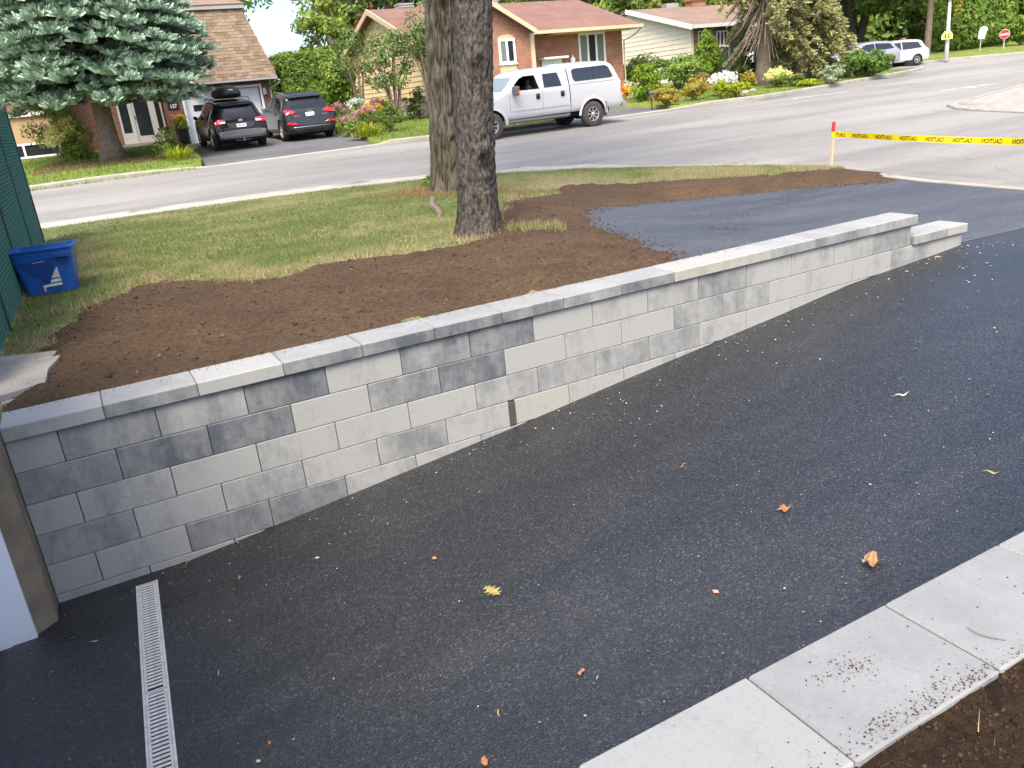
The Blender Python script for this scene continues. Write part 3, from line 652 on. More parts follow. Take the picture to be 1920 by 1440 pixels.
# ---- instanced-by-hand small geometry: blades, chips, crumbs
def tri_cloud(name, V, F, rnd, mat, parent=None, smooth=False):
    me = bpy.data.meshes.new(name); V = np.asarray(V, np.float32); F = np.asarray(F, np.int32); k = F.shape[1]
    me.vertices.add(len(V)); me.vertices.foreach_set('co', V.ravel())
    me.loops.add(F.size); me.loops.foreach_set('vertex_index', F.ravel())
    me.polygons.add(len(F)); me.polygons.foreach_set('loop_start', np.arange(0, F.size, k, dtype=np.int32))
    try: me.polygons.foreach_set('loop_total', np.full(len(F), k, np.int32))
    except Exception: pass
    me.update(calc_edges=True)
    at = me.attributes.new('rnd', 'FLOAT', 'POINT'); at.data.foreach_set('value', np.asarray(rnd, np.float32))
    return link_mesh(name, me, mat, parent, False, smooth)
def blades(name, P, length, width, mat, lean=0.5, rnd=None, kind='stuff', label=None, parent=None):
    n = len(P); P = np.asarray(P); a = rng.uniform(0, 2*np.pi, n); L = length * rng.uniform(0.55, 1.3, n)
    ln = rng.uniform(0.1, 1, n) * lean * L; dx = np.cos(a); dy = np.sin(a)
    w = width * rng.uniform(0.7, 1.3, n)
    b = rng.uniform(0, 2*np.pi, n)
    A = P + np.stack([np.cos(b) * w, np.sin(b) * w, 0*w], 1) / 2; B = P - np.stack([np.cos(b) * w, np.sin(b) * w, 0*w], 1) / 2
    T = P + np.stack([dx * ln, dy * ln, np.sqrt(np.maximum(L**2 - ln**2, 1e-6))], 1)
    V = np.stack([A, B, T], 1).reshape(-1, 3); F = np.arange(3*n).reshape(-1, 3)
    r = rng.uniform(0, 1, n) if rnd is None else rnd
    o = tri_cloud(name, V, F, np.repeat(r, 3), mat, parent); tag(o, label, None, None, kind); return o
def chips(name, P, size, mat, flat=0.5, kind='stuff', label=None, parent=None, rnd=None):
    n = len(P); P = np.asarray(P); s = np.asarray(size) * np.ones(n)
    base = np.array([[1,0,0],[-1,0,0],[0,1,0],[0,-1,0],[0,0,1],[0,0,-1]], float)
    jit = rng.uniform(0.6, 1.2, (n, 6, 1)); a = rng.uniform(0, 2*np.pi, n); c, q = np.cos(a), np.sin(a)
    V = base[None] * jit * s[:, None, None] * np.array([1, 0.75, flat])
    V = np.stack([V[..., 0]*c[:, None] - V[..., 1]*q[:, None], V[..., 0]*q[:, None] + V[..., 1]*c[:, None], V[..., 2]], -1) + P[:, None]
    f0 = np.array([[0,2,4],[2,1,4],[1,3,4],[3,0,4],[2,0,5],[1,2,5],[3,1,5],[0,3,5]])
    F = (f0[None] + (np.arange(n) * 6)[:, None, None]).reshape(-1, 3)
    o = tri_cloud(name, V.reshape(-1, 3), F, np.repeat(rng.uniform(0, 1, n) if rnd is None else rnd, 6), mat, parent); tag(o, label, None, None, kind); return o

# front lawn grass
yard_cache = {}
def yardq(x, y):
    k = (round(x * 5), round(y * 5))
    if k not in yard_cache: yard_cache[k] = yard(k[0] / 5, k[1] / 5)
    return yard_cache[k]
def yard_bl(x, y):
    i, j = math.floor(x * 5) / 5, math.floor(y * 5) / 5; fx, fy = (x - i) * 5, (y - j) * 5
    return (yardq(i, j)*(1-fx)*(1-fy) + yardq(i+.2, j)*fx*(1-fy) + yardq(i, j+.2)*(1-fx)*fy + yardq(i+.2, j+.2)*fx*fy)
_sx = np.array([(i / 14, j / 14) for i in range(-6, 190) for j in range(0, 176)]); sd_cache = dict(zip([(i, j) for i in range(-6, 190) for j in range(0, 176)], soil_sd_many(_sx)))
def sdq(x, y):
    k = (round(x * 14), round(y * 14))
    if k not in sd_cache: sd_cache[k] = soil_sd(k[0] / 14, k[1] / 14)
    return sd_cache[k]
GP = []; GR = []; GL = []
KERB_IN = [(x, y) for x, y in LAWN_POLY[:13]]
while len(GP) < 150000:
    x = random.uniform(0.0, 13.0); y = random.uniform(0.9, 12.0)
    if random.random() > (1.25 - y / 14): continue
    if not inside(LAWN_POLY, x, y): continue
    sd = sdq(x, y)
    if sd > 0.10: continue
    if sd > -0.12 and random.random() < 0.45: continue
    d = 1.25 * noise.noise((x * 0.55, y * 0.55, 4.0)) + 0.75 * noise.noise((x * 1.9, y * 1.9, 8.0))
    straw = sst(-0.25, 0.75, d + 0.55 * sst(1.2, 0.0, abs(sd)) * (1 if x > 2.2 else 0.4) + (0.45 if x > 8 else 0) + 0.5 * sst(1.6, 0.3, math.hypot(x - 5.1, y - 3.4)))
    if d < -0.35 and random.random() < 0.25: continue
    GP.append((x, y, yard_bl(x, y) - 0.004)); GR.append(min(1, max(0, random.gauss(0.12 + 0.66 * straw, 0.17)))); GL.append(1.0 - 0.35 * straw)
blades('lawn_grass', GP, 0.042, 0.0075, MAT['grass'], 0.75, np.array(GR), label='short patchy grass of the front lawn, green and straw')
# ================================================================== retaining wall of split-tone blocks
BL, BH, BX0 = 0.5202, 0.2, 0.4395
wall = empty('retaining_wall', (0.44, 0, -1.05), 0, 'long stepped retaining wall of pale and slate grey concrete blocks beside the driveway', 'retaining wall')
def blockmesh(name, w, h, d, c=0.0035):
    return MB().cbox(-w/2, w/2, 0, d, -h/2, h/2, c).mesh(name)
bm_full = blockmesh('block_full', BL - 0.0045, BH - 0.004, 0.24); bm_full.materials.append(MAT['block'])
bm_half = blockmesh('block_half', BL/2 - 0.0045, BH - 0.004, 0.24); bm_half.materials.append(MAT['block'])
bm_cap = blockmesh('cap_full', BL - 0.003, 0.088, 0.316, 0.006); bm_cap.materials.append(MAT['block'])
TONES = [
    [.25,.45,.35,.72,.1,.6,.8,.1,.15,.3,.62,.2,.2,.2,.55],
    [.6,.85,.9,.1,.68,.9,.1,.1,.15,.5,.5,.1,.25,.1,.5,.15],
    [.2,.35,.1,.2,.1,.05,.45,.4,.45,.5,.2,.1,.15,.2,.3,.2],
    [.5,.15,.4,.25,.45,.15,.05,.2,.3,.2,.15,.2,.2,.2,.2,.2],
    [.15,.15,.7,.75,.3,.2,.3,.2,.2,.2,.2],
    [.2,.15,.2,.2,.2]]
def setc(o, tone, warm=0.0): o.color = (tone, random.random(), warm, 1.0)
WALL_END = [8.005, 8.765, 8.765, 7.5, 6.2, 3.1]
for r in range(6):
    z = -(r + 0.5) * BH; x = BX0; k = 0
    while x < WALL_END[r] - 0.05:
        half = (k == 0 and r % 2 == 0) or (x + BL > WALL_END[r] + 0.1)
        w = BL / 2 if half else BL
        if r == 3 and abs(x - (BX0 + 3 * 2 * BL / 2 + 2 * BL + BL)) < 0.01: pass
        jy = random.uniform(-0.0012, 0.0012)
        if D(x + w, 0) < z + BH / 2 + 0.05:
            o = share('block', bm_half if half else bm_full, Matrix.Translation((x + w/2, jy, z)), wall)
            t = TONES[r][k] if k < len(TONES[r]) else 0.2
            setc(o, t, 0.7 if (r == 3 and k == 6) else 0.15)
        x += w; k += 1
CT = [.1,.7,.1,.75,.85,.9,.8,.55,.75,.1,.2,.5,.68,.5]
for k in range(14):
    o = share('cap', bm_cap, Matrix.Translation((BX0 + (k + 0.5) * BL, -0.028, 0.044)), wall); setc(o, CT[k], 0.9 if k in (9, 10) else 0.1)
o = MB().cbox(-0.155, 0.155, 0, 0.316, -0.044, 0.044, 0.006).build('cap', MAT['block'], wall); o.matrix_basis = Matrix.Translation((BX0 + 14*BL + 0.156, -0.028, 0.044)); setc(o, .35)
for x0, x1, t in ((8.008, 8.50, .55), (8.503, 8.80, .1)):
    w = x1 - x0; o = MB().cbox(-w/2, w/2, 0, 0.316, -0.044, 0.044, 0.006).build('cap', MAT['block'], wall)
    o.matrix_basis = Matrix.Translation(((x0 + x1)/2, -0.028, -0.2 + 0.046)); setc(o, t, 0.5)
gr = MB(); gx = 3.575
gr.box(gx - 0.0255, gx + 0.0255, -0.0015, 0.003, -0.8 + 0.006, -0.6 - 0.006)
for i in range(4):
    xx = gx - 0.024 + i * 0.016; gr.box(xx - 0.002, xx + 0.002, -0.009, -0.0015, -0.79, -0.61)
for i in range(13):
    zz = -0.788 + i * 0.0145; gr.box(gx - 0.026, gx + 0.026, -0.008, -0.002, zz - 0.002, zz + 0.002)
gr.build('drain_grille', MAT['gatemesh'], wall)
MB().box(gx - 0.027, gx + 0.027, -0.0012, 0.05, -0.8, -0.6).build('drain_slot', MAT['black'], wall)
# the blocks' buried core, seen only through the joints
MB().box(BX0 + 0.02, 7.98, 0.012, 0.235, -1.25, -0.01).box(7.98, 8.74, 0.012, 0.235, -1.25, -0.21).build('wall_core', MAT['black'], wall)

# the low wall on the near side, seen from behind and above
wall2 = empty('retaining_wall', (0.5, -3.9, -1.05), 0, 'near edge of the driveway, pale grey wall capped with wide slabs, dark soil behind', 'retaining wall')
WT = [.2, .25, .12, .15, .55, .5, .45, .3, .5, .2, .4, .3, .2, .4]
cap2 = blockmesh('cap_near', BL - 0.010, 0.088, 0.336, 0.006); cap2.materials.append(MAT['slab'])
for k in range(14):
    xx = 2.306 + (k - 4) * 0.5155
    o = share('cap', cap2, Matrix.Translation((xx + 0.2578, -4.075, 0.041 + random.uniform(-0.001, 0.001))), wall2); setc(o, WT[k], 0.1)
for r in range(6):
    for k in range(13):
        xx = 0.44 + k * BL + (0.26 if r % 2 else 0); 
        if D(xx, -3.7) < -r * BH:
            o = share('block', bm_full, Matrix.Translation((xx + 0.26, -3.765, -(r + 0.5) * BH - 0.006)) @ Matrix.Rotation(math.pi, 4, 'Z'), wall2); setc(o, random.uniform(.1, .6), .1)

# ================================================================== our garage corner at the left edge
gar = empty('garage', (0.0, -2.0, -1.06), 0, 'tan parged garage corner with a white door jamb at the left edge', 'garage')
m = MB(); m.prism([(0.4375, -0.002), (0.4375, -0.20), (0.335, -0.285), (-0.6, -0.285), (-0.6, -0.005)], 'z', -1.2, 0.4); m.build('corner_pillar', MAT['pillar'], gar)
MB().box(-0.6, 0.425, -4.2, -0.005, 1.25, 1.75).box(-0.6, 0.425, -0.28, -0.005, 0.4, 1.25).box(-6, -0.6, -4.2, -0.005, -1.2, 1.75).build('house_wall', MAT['tan'], gar)
m = MB(); m.box(0.21, 0.335, -0.315, -0.287, -1.2, 1.25); m.box(0.15, 0.21, -0.325, -0.287, -1.2, 1.25); m.build('door_jamb', MAT['white'], gar)
m = MB()
for i in range(4): m.cbox(0.09, 0.13, -3.8, -0.327, -1.04 + i * 0.54, -1.04 + (i + 1) * 0.54 - 0.01, 0.006)
m.build('garage_door', MAT['white'], gar)

# channel drain in front of the garage
cd = empty('channel_drain', (0.9, -1.9, -1.05), 0, 'pale slotted channel drain across the black driveway before the garage', 'drain')
P0, P1 = Vector((0.925, -0.125)), Vector((0.745, -3.72)); dd = (P1 - P0).normalized(); nn = Vector((-dd.y, dd.x)); LEN = (P1 - P0).length
def dpt(s, w, z): q = P0 + dd * s + nn * w; return (q.x, q.y, D(q.x, q.y) + z)
def bar(m, s0, s1, w0, w1, z0, z1): m.hexa([dpt(s0,w0,z0), dpt(s1,w0,z0), dpt(s1,w1,z0), dpt(s0,w1,z0), dpt(s0,w0,z1), dpt(s1,w0,z1), dpt(s1,w1,z1), dpt(s0,w1,z1)])
m = MB(); bar(m, 0, LEN, -0.05, 0.05, -0.01, 0.003); m.build('channel', MAT['black'], cd)
m = MB()
for i in range(8):
    for s in (-1, 1): bar(m, i*LEN/8, (i+1)*LEN/8 - 0.003, s*0.05 if s > 0 else -0.062, 0.062 if s > 0 else -0.05, -0.01, 0.009)
m.build('frame', MAT['grate'], cd)
slat_me = None; s = 0.012; sec = 0; first = True
bounds = [0.0, 1.10, 2.18, LEN]
for si in range(3):
    s0, s1 = bounds[si], bounds[si+1]; m = MB()
    bar(m, s0 + 0.004, s1 - 0.004, -0.0485, -0.037, 0.003, 0.010); bar(m, s0 + 0.004, s1 - 0.004, 0.037, 0.0485, 0.003, 0.010)
    bar(m, s0 + 0.004, s0 + 0.012, -0.037, 0.037, 0.003, 0.0095); bar(m, s1 - 0.012, s1 - 0.004, -0.037, 0.037, 0.003, 0.0095)
    gt = m.build('grate', MAT['grate'], cd); q = s0 + 0.030
    while q < s1 - 0.02:
        if slat_me is None: slat_me = MB().cbox(-0.008, 0.008, -0.0372, 0.0372, -0.003, 0.003, 0.0018).mesh('slat'); slat_me.materials.append(MAT['grate'])
        p = dpt(q, 0, 0.0065); a = math.atan2(dd.y, dd.x)
        share('slat', slat_me, Matrix.Translation(p) @ Matrix.Rotation(a, 4, 'Z'), gt); q += 0.0285

# old paving slabs beside the garage
sl = empty('paving_slab', (0.3, 1.3, 0.0), 0, 'chipped old concrete paving slab at the left edge, half buried in soil', 'paving slab')
pts = [atz(u, v, 0.095) for u, v in ((-120, 690), (0, 668), (60, 662), (118, 655), (108, 672), (90, 690), (85, 715), (40, 730), (0, 742), (-120, 772))]
m = MB(); m.prism([(p[0], p[1]) for p in pts], 'z', 0.0, 0.093); m.build('slab', MAT['concrete'], sl)
pts = [atz(u, v, 0.06) for u, v in ((-130, 772), (0, 742), (70, 722), (60, 742), (20, 752), (-130, 800))]
m = MB(); m.prism([(p[0], p[1]) for p in pts], 'z', -0.05, 0.055); m.build('lower_slab', MAT['concrete'], sl)

# ================================================================== green privacy fence
FY0, FY1 = 0.9, 9.7
def fx(y): return 0.275 + 0.026 * y
fence = empty('fence', (fx(5), 5, 0.05), 0, 'green chain link fence filled with privacy slats at the left edge', 'fence')
for y in (FY0, 2.9, 4.9, 7.3, FY1):
    m = MB(); x = fx(y); m.tube([(x, y, -0.1), (x, y, 2.05)], 0.03, 12); m.lathe([(0.034, 0), (0.034, 0.03), (0.012, 0.055)], 12, (x, y, 2.04)); m.build('post', MAT['fslat'], fence, smooth=False)
m = MB(); m.tube([(fx(FY0), FY0, 2.0), (fx(FY1), FY1, 2.0)], 0.022, 8); m.build('top_rail', MAT['fslat'], fence)
sm = MB().box(-0.004, 0.004, -0.033, 0.033, 0, 1.9).mesh('slat'); sm.materials.append(MAT['fslat']); y = FY0 + 0.05
ang = math.atan2(-0.026, 1)
while y < FY1:
    share('slat', sm, Matrix.Translation((fx(y), y, 0.07 + random.uniform(-.01, .01))) @ Matrix.Rotation(ang + random.uniform(-.12, .12), 4, 'Z'), fence); y += 0.07
m = MB()
for sgn in (1, -1):
    y = FY0 - 1.95
    while y < FY1 + 1.95:
        a0, a1 = (y, 0.06), (y + sgn * 1.92, 1.98)
        t0, t1 = 0.0, 1.0
        def cl(t): return (a0[0] + (a1[0]-a0[0])*t, a0[1] + (a1[1]-a0[1])*t)
        ts = [t for t in np.linspace(0, 1, 25) if FY0 <= cl(t)[0] <= FY1]
        if len(ts) > 1:
            A, B = cl(ts[0]), cl(ts[-1]); m.tube([(fx(A[0]) + 0.011, A[0], A[1]), (fx(B[0]) + 0.011, B[0], B[1])], 0.0038, 3, False)
        y += 0.085
m.build('wire_mesh', MAT['fwire'], fence, fix=False)

# ================================================================== recycling bin
binp = aty(100, 551, 4.47)
rb = empty('recycling_bin', (0.68, 4.47, yard(0.7, 4.47) + 0.005), R(-7), 'blue plastic recycling bin standing on the grass against the green fence', 'bin')
W0, W1, D0, D1, H = 0.225, 0.288, 0.34, 0.43, 0.465       # bottom/top half width, depth, height
def ring(w, d, dy, z, n=5, r=0.05):
    pts = []
    for cx, cy, a0 in ((w - r, d - r, 0), (-w + r, d - r, 90), (-w + r, r, 180), (w - r, r, 270)):
        for i in range(n + 1):
            a = R(a0 + 90 * i / n); pts.append((cx + r * math.cos(a), cy + r * math.sin(a) + dy, z))
    return pts
def loft(m, rings, close_bottom=True):
    n = len(rings[0]); b = len(m.v)
    for r in rings: m.v += r
    for i in range(len(rings) - 1):
        for k in range(n):
            j = (k + 1) % n; m.f.append((b+i*n+k, b+i*n+j, b+(i+1)*n+j, b+(i+1)*n+k)); m.m.append(0)
    if close_bottom: m.f.append(tuple(b + k for k in range(n))[::-1]); m.m.append(0)
m = MB(); t = 0.006
loft(m, [ring(W0, D0, 0, 0.012), ring(lerp(W0,W1,.86), lerp(D0,D1,.86), -0.043, H*.86), ring(lerp(W0,W1,.87)+.004, lerp(D0,D1,.87)+.008, -0.048, H*.87), ring(W1, D1, -0.05, H*0.97), ring(W1+.018, D1+.036, -0.068, H*.975), ring(W1+.018, D1+.036, -0.068, H), ring(W1-t, D1-2*t, -0.05+t, H), ring(W0-t, D0-2*t, t, 0.025)], True)
b = len(m.v) - 24; m.f.append(tuple(b + k for k in range(24))); m.m.append(0)
body = m.build('tub', MAT['bin'], rb, local=True, smooth=False)
def fpt(x, z, off=0.0):                     # a point on the tub's front face
    return (x, -0.05 * (z / (H * 0.97)) - off, z)
m = MB(); m.box(0.12, 0.28, -0.10, -0.055, H*0.80, H*0.87); m.build('handle', MAT['bindark'], rb, local=True)
m = MB(); m.face([fpt(x, z, .0035) for x, z in ((-0.235, .345), (0.15, .385), (0.09, .30), (0.06, .20), (0.035, .12), (-0.03, .115), (-0.06, .16), (-0.15, .23))]); m.build('dark_panel', MAT['bindark'], rb, local=True, fix=False)  # darker blue shape on the tub's front
m = MB()
for i in range(9):                          # lined triangle of the printed emblem
    z0 = 0.165 + i * 0.0115; wv = 0.075 * (1 - (i / 9.5)); m.face([fpt(x, z, .006) for x, z in ((0.11 - wv, z0), (0.115, z0), (0.115, z0 + .009), (0.11 - wv + .008, z0 + .009))])
m.face([fpt(x, z, .006) for x, z in ((0.015, .118), (0.117, .122), (0.117, .152), (0.03, .147))]); m.face([fpt(x, z, .006) for x, z in ((-0.06, .075), (0.118, .082), (0.118, .108), (0.005, .104), (-0.06, .098))])
m.face([fpt(x, z, .006) for x, z in ((-0.06, .075), (-0.05, .098), (-0.04, .075), (-0.045, .03), (-0.055, .03))])
m.build('printed_emblem', MAT['binprint'], rb, local=True, fix=False)['kind'] = 'stuff'
m = MB(); m.face([fpt(x, z, .006) for x, z in ((-0.10, .335), (0.02, .342), (0.02, .346), (-0.10, .339))]); m.build('scratch_mark', MAT['binprint'], rb, local=True, fix=False)

# ================================================================== the two trees on the lawn
def _hs(L):
    return list(np.arange(0, 4.3, 0.0165)) + list(np.linspace(4.35, L, 24))
def bark_trunk(name, base, top, r0, r1, flare, mat, parent, style, seed, nseg=110, nring=230, H=None, knots=()):
    base = Vector(base); top = Vector(top); L = (top - base).length; v = []; f = []; rn = []
    hs = _hs(L); nring = len(hs) - 1
    for i in range(nring + 1):
        t = hs[i] / L; c = base.lerp(top, t); h = L * t
        c = c + Vector((math.sin(h * 1.1 + seed) * 0.02, math.cos(h * 0.9 + seed) * 0.02, 0))
        r = lerp(r0, r1, min(1, h / 6.0)) + flare * math.exp(-h / 0.22)
        for k in range(nseg):
            a = 2 * math.pi * k / nseg; ca, sa = math.cos(a), math.sin(a)
            but = 1 + 0.16 * math.exp(-h / 0.3) * math.sin(a * 5 + seed) + 0.03 * noise.noise((ca * 1.3, sa * 1.3, h * 0.6 + seed))
            if style == 'furrow':
                wv = noise.noise((ca * 2.2, sa * 2.2, h * 1.3 + seed)) * 0.55
                q = abs(noise.noise((ca * 6.2 + wv, sa * 6.2 + wv, h * 2.3 + seed))) * 2.3 + 0.4 * abs(noise.noise((ca * 15, sa * 15, h * 9 + seed)))
                d = min(1, q); disp = 0.042 * (d - 0.6) + 0.005 * noise.noise((ca * 25, sa * 25, h * 16))
            else:
                q = noise.noise((ca * 10, sa * 10, h * 13 + seed)) + 0.9 * noise.noise((ca * 19, sa * 19, h * 30 + seed)) + 0.5 * noise.noise((ca * 5, sa * 5, h * 3 + seed))
                d = min(1, max(0, q * 0.5 + 0.5)); disp = 0.028 * (d - 0.5)
            for ka, kh, ks in knots:
                da = (a - ka + math.pi) % (2 * math.pi) - math.pi; kd = ((da * r) ** 2 + ((h - kh) * .75) ** 2) / (ks * ks)
                if kd < 6: g_ = math.exp(-kd); disp += -0.025 * g_ + 0.02 * math.exp(-(math.sqrt(kd) - 1.25) ** 2 * 5); d *= 1 - .85 * g_
            rr = r * but + disp
            v.append((c.x + rr * ca, c.y + rr * sa, c.z)); rn.append(d)
    for i in range(nring):
        for k in range(nseg):
            j = (k + 1) % nseg; f.append((i*nseg+k, i*nseg+j, (i+1)*nseg+j, (i+1)*nseg+k))
    return tri_cloud(name, v, f, rn, mat, parent, smooth=True)
def leaves(name, P, size, mat, parent=None, rnd=None, nrm=None, aspect=0.62, spread=1.0):
    n = len(P); P = np.asarray(P, float); s = size * rng.uniform(0.65, 1.35, (n, 1))
    a = rng.normal(size=(n, 3)); a /= np.linalg.norm(a, axis=1)[:, None] + 1e-9
    b = rng.normal(size=(n, 3)) * spread
    if nrm is not None: b = b * 0.55 + nrm
    nv = b / (np.linalg.norm(b, axis=1)[:, None] + 1e-9)
    u = np.cross(nv, a); u /= np.linalg.norm(u, axis=1)[:, None] + 1e-9; w = np.cross(nv, u)
    V = np.stack([P - u * s, P + w * s * aspect * 0.8 - u * s * 0.15, P + u * s, P - w * s * aspect * 0.8 - u * s * 0.15], 1).reshape(-1, 3)
    F = np.arange(4 * n).reshape(-1, 4); r = rng.uniform(0, 1, n) if rnd is None else np.clip(rnd, 0, 1)
    return tri_cloud(name, V, F, np.repeat(r, 4), mat, parent)
def crown_pts(c, rx, ry, rz, n, clumps, cr=0.24, shell=0.5, low=-1.0):
    """leaf positions gathered in uneven clumps through an ellipsoid"""
    C = []
    while len(C) < clumps:
        d = rng.normal(size=3); d /= np.linalg.norm(d); q = d * (rng.uniform(shell ** 3, 1) ** (1/3)) * rng.uniform(0.75, 1.08)
        if q[2] < low: continue
        C.append(q)
    C = np.array(C); w = rng.uniform(0.5, 1.5, len(C)); w /= w.sum(); k = rng.choice(len(C), n, p=w)
    off = rng.normal(size=(n, 3)); off /= np.linalg.norm(off, axis=1)[:, None]; off *= (rng.uniform(0, 1, (n, 1)) ** 0.45) * cr
    off[:, 2] *= 0.7; cs = rng.uniform(0.6, 1.4, len(C)); off *= cs[k][:, None]
    Q = C[k] + off; tone = rng.uniform(-0.22, 0.22, len(C))[k]
    nr = C[k] * 0.4 + off / cr; nr[:, 2] += 0.5
    return np.array(c) + Q * np.array([rx, ry, rz]), np.clip(0.5 + tone + rng.normal(0, 0.16, n), 0, 1), nr

ft = empty('spruce_tree', (5.1, 3.36, 0.05), 0, 'nearer of the two lawn trees, dark scaly trunk rising from the topsoil', 'tree')
b0 = Vector((5.10, 3.50, 0.0)); tp = aty(889, 0, 3.50); dirv = (Vector(tp) - b0).normalized()
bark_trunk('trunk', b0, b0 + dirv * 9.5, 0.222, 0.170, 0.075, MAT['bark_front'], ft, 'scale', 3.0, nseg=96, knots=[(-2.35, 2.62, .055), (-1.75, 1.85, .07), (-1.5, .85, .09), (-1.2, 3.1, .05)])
bt = empty('maple_tree', (6.95, 8.6, 0.05), 0, 'farther of the two lawn trees, thick trunk with long vertical furrows near the kerb', 'tree')
b0b = Vector((7.02, 8.6, -0.02)); tpb = aty(829, 0, 8.6); dirb = (Vector(tpb) - b0b).normalized()
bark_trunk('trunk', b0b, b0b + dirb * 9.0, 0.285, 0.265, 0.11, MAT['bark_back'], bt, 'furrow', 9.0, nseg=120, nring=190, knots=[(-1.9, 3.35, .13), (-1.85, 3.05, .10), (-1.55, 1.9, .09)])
for tr, bb, dv, rad, mt, hh in ((ft, b0, dirv, 2.6, MAT['oldspruce'], 11.0), (bt, b0b, dirb, 3.6, MAT['maple'], 11.5)):
    m = MB(); c = bb + dv * hh
    for i in range(9):
        a = i * 2.4; st_ = bb + dv * (6.8 + 0.25 * i); e = st_ + Vector((math.cos(a) * rad * .8, math.sin(a) * rad * .8, 1.6)); m.tube([st_, st_.lerp(e, .5) + Vector((0, 0, .3)), e], [.10, .06, .02], 6)
    m.build('limb', MAT['bark_far'], tr)
    P, rn, nr = crown_pts(c, rad, rad, 3.2, 5000, 40); leaves('crown', P, 0.16, mt, tr, rn, nr)
# ivy sprout and needle litter at the farther trunk, a bare surface root between the two
q0, q1 = on(yard, 806, 372), on(yard, 826, 412)
m = MB(); L = [Vector(q0).lerp(Vector(q1), t) for t in np.linspace(0, 1, 7)]
for i, p in enumerate(L): p.z = yard(p.x, p.y) + 0.018 - 0.02 * (i in (0, 6)); p.x += 0.03 * math.sin(i * 1.7)
m.tube(L, [.03, .05, .045, .05, .045, .04, .02], 8); m.build('surface_root', MAT['bark_far'], bt)
q = on(yard, 803, 350); P, rn, nr = crown_pts((q[0], q[1] - .05, yard(q[0], q[1]) + .1), .14, .14, .12, 160, 8, .5); leaves('ivy_sprout', P, .035, MAT['limeleaf'], bt, rn, nr)
LP = []
for _ in range(2600):
    a = random.uniform(0, 6.28); r = 0.4 + abs(random.gauss(0, 0.45)); x, y = b0b.x + math.cos(a) * r * 1.25, b0b.y + math.sin(a) * r - .15
    LP.append((x, y, yard_bl(x, y) + 0.012))
blades('needle_litter', LP, 0.06, 0.009, leafmat('red_brown_litter', G_((0.22,0.10,0.05), (0.38,0.20,0.09), (0.46,0.28,0.14))), 1.0, label='reddish brown leaf litter round the foot of the farther lawn tree')

# ================================================================== stake and caution tape
sx, sy = 13.12, 5.42; sz = yard(sx - .3, sy) - 0.05
stk = empty('wooden_stake', (sx, sy, sz), 0, 'slim wooden stake with a red painted top at the street corner', 'stake')
tp = aty(1568, 228, sy); mid = aty(1567, 247, sy); bs = Vector((sx, sy, sz)); tpv = Vector((sx + (tp[0]-sx)*0.4, sy, tp[2])); ax = (tpv - bs)
def stakepart(name, t0, t1, mat, w=0.021, wt=None):
    m = MB(); a = bs + ax * t0; b = bs + ax * t1; wt = w if wt is None else wt
    m.hexa([(a.x-w, a.y-w, a.z), (a.x+w, a.y-w, a.z), (a.x+w, a.y+w, a.z), (a.x-w, a.y+w, a.z), (b.x-wt, b.y-wt, b.z), (b.x+wt, b.y-wt, b.z), (b.x+wt, b.y+wt, b.z), (b.x-wt, b.y+wt, b.z)]); return m.build(name, mat, stk)
tm = (mid[2] - sz) / (tpv.z - sz)
stakepart('shaft', -0.15, tm, MAT['stakewood']); stakepart('painted_top', tm, 1.0, MAT['stakered'], 0.0225, 0.021)
tape = empty('caution_tape', (sx, sy, sz), 0, 'yellow caution tape stretched from the stake to the right edge', 'tape')
A = Vector(aty(1566, 252, sy - 0.03)); Bp = Vector(atd(1920, 262.5, 11.6)); Bp = A + (Bp - A) * 1.35
TL = (Bp - A).length; tx = (Bp - A).normalized(); ty = Vector((0, 0, 1)); tn = tx.cross(ty).normalized()
def tpnt(s, h, off=0.0):
    sag = -0.05 * 4 * (s / TL) * (1 - s / TL) * 0.6; tw = 0.012 * math.sin(s * 2.1) ; return A + tx * s + Vector((0, 0, h + sag)) + tn * (off + tw * h / 0.05)
m = MB(); n = 60
for i in range(n):
    s0, s1 = TL * i / n, TL * (i + 1) / n; m.quad(tpnt(s0, -.048), tpnt(s1, -.048), tpnt(s1, .048), tpnt(s0, .048))
m.build('strip', MAT['tape'], tape, fix=False, smooth=True)
m = MB(); c = A
for i in range(16):
    a0, a1 = i * 0.3927, (i + 1) * 0.3927; m.quad(*[(bs.x + ax.x * tm * .97 + .031 * math.cos(a) * 1.0, sy + .031 * math.sin(a), A.z + h) for a, h in ((a0, -.048), (a1, -.048), (a1, .048), (a0, .048))])
m.build('wrap', MAT['tape'], tape, fix=False)
def textmesh(body, size):
    cu = bpy.data.curves.new('t', 'FONT'); cu.body = body; cu.size = size; cu.resolution_u = 2; cu.offset = size * 0.022; ob = bpy.data.objects.new('t', cu); COL.objects.link(ob)
    dg = bpy.context.evaluated_depsgraph_get(); me = bpy.data.meshes.new_from_object(ob.evaluated_get(dg)); bpy.data.objects.remove(ob); bpy.data.curves.remove(cu)
    return me
tme = textmesh('CAUTION', 0.072); vv = np.array([v.co[:] for v in tme.vertices]); ff = [tuple(p.vertices) for p in tme.polygons]
tw_, th_ = vv[:, 0].max() - vv[:, 0].min(), vv[:, 1].max() - vv[:, 1].min(); vv[:, 0] -= vv[:, 0].min(); vv[:, 1] -= vv[:, 1].min() + th_ / 2
pitch = 0.455; k = 0; s = -0.10
while s < TL - 0.4:
    for off in (0.003, -0.003):           # the print shows through: it reads from the street, mirrored from the lawn
        m = MB(); m.v = [tuple(tpnt(max(0, s + 0.31 - p[0] * 0.31 / tw_), p[1] * 1.25, off)) for p in vv]; m.f = ff; m.m = [0] * len(ff)
        m.build('caution_print', MAT['tapetext'], tape, fix=False)
    s += pitch
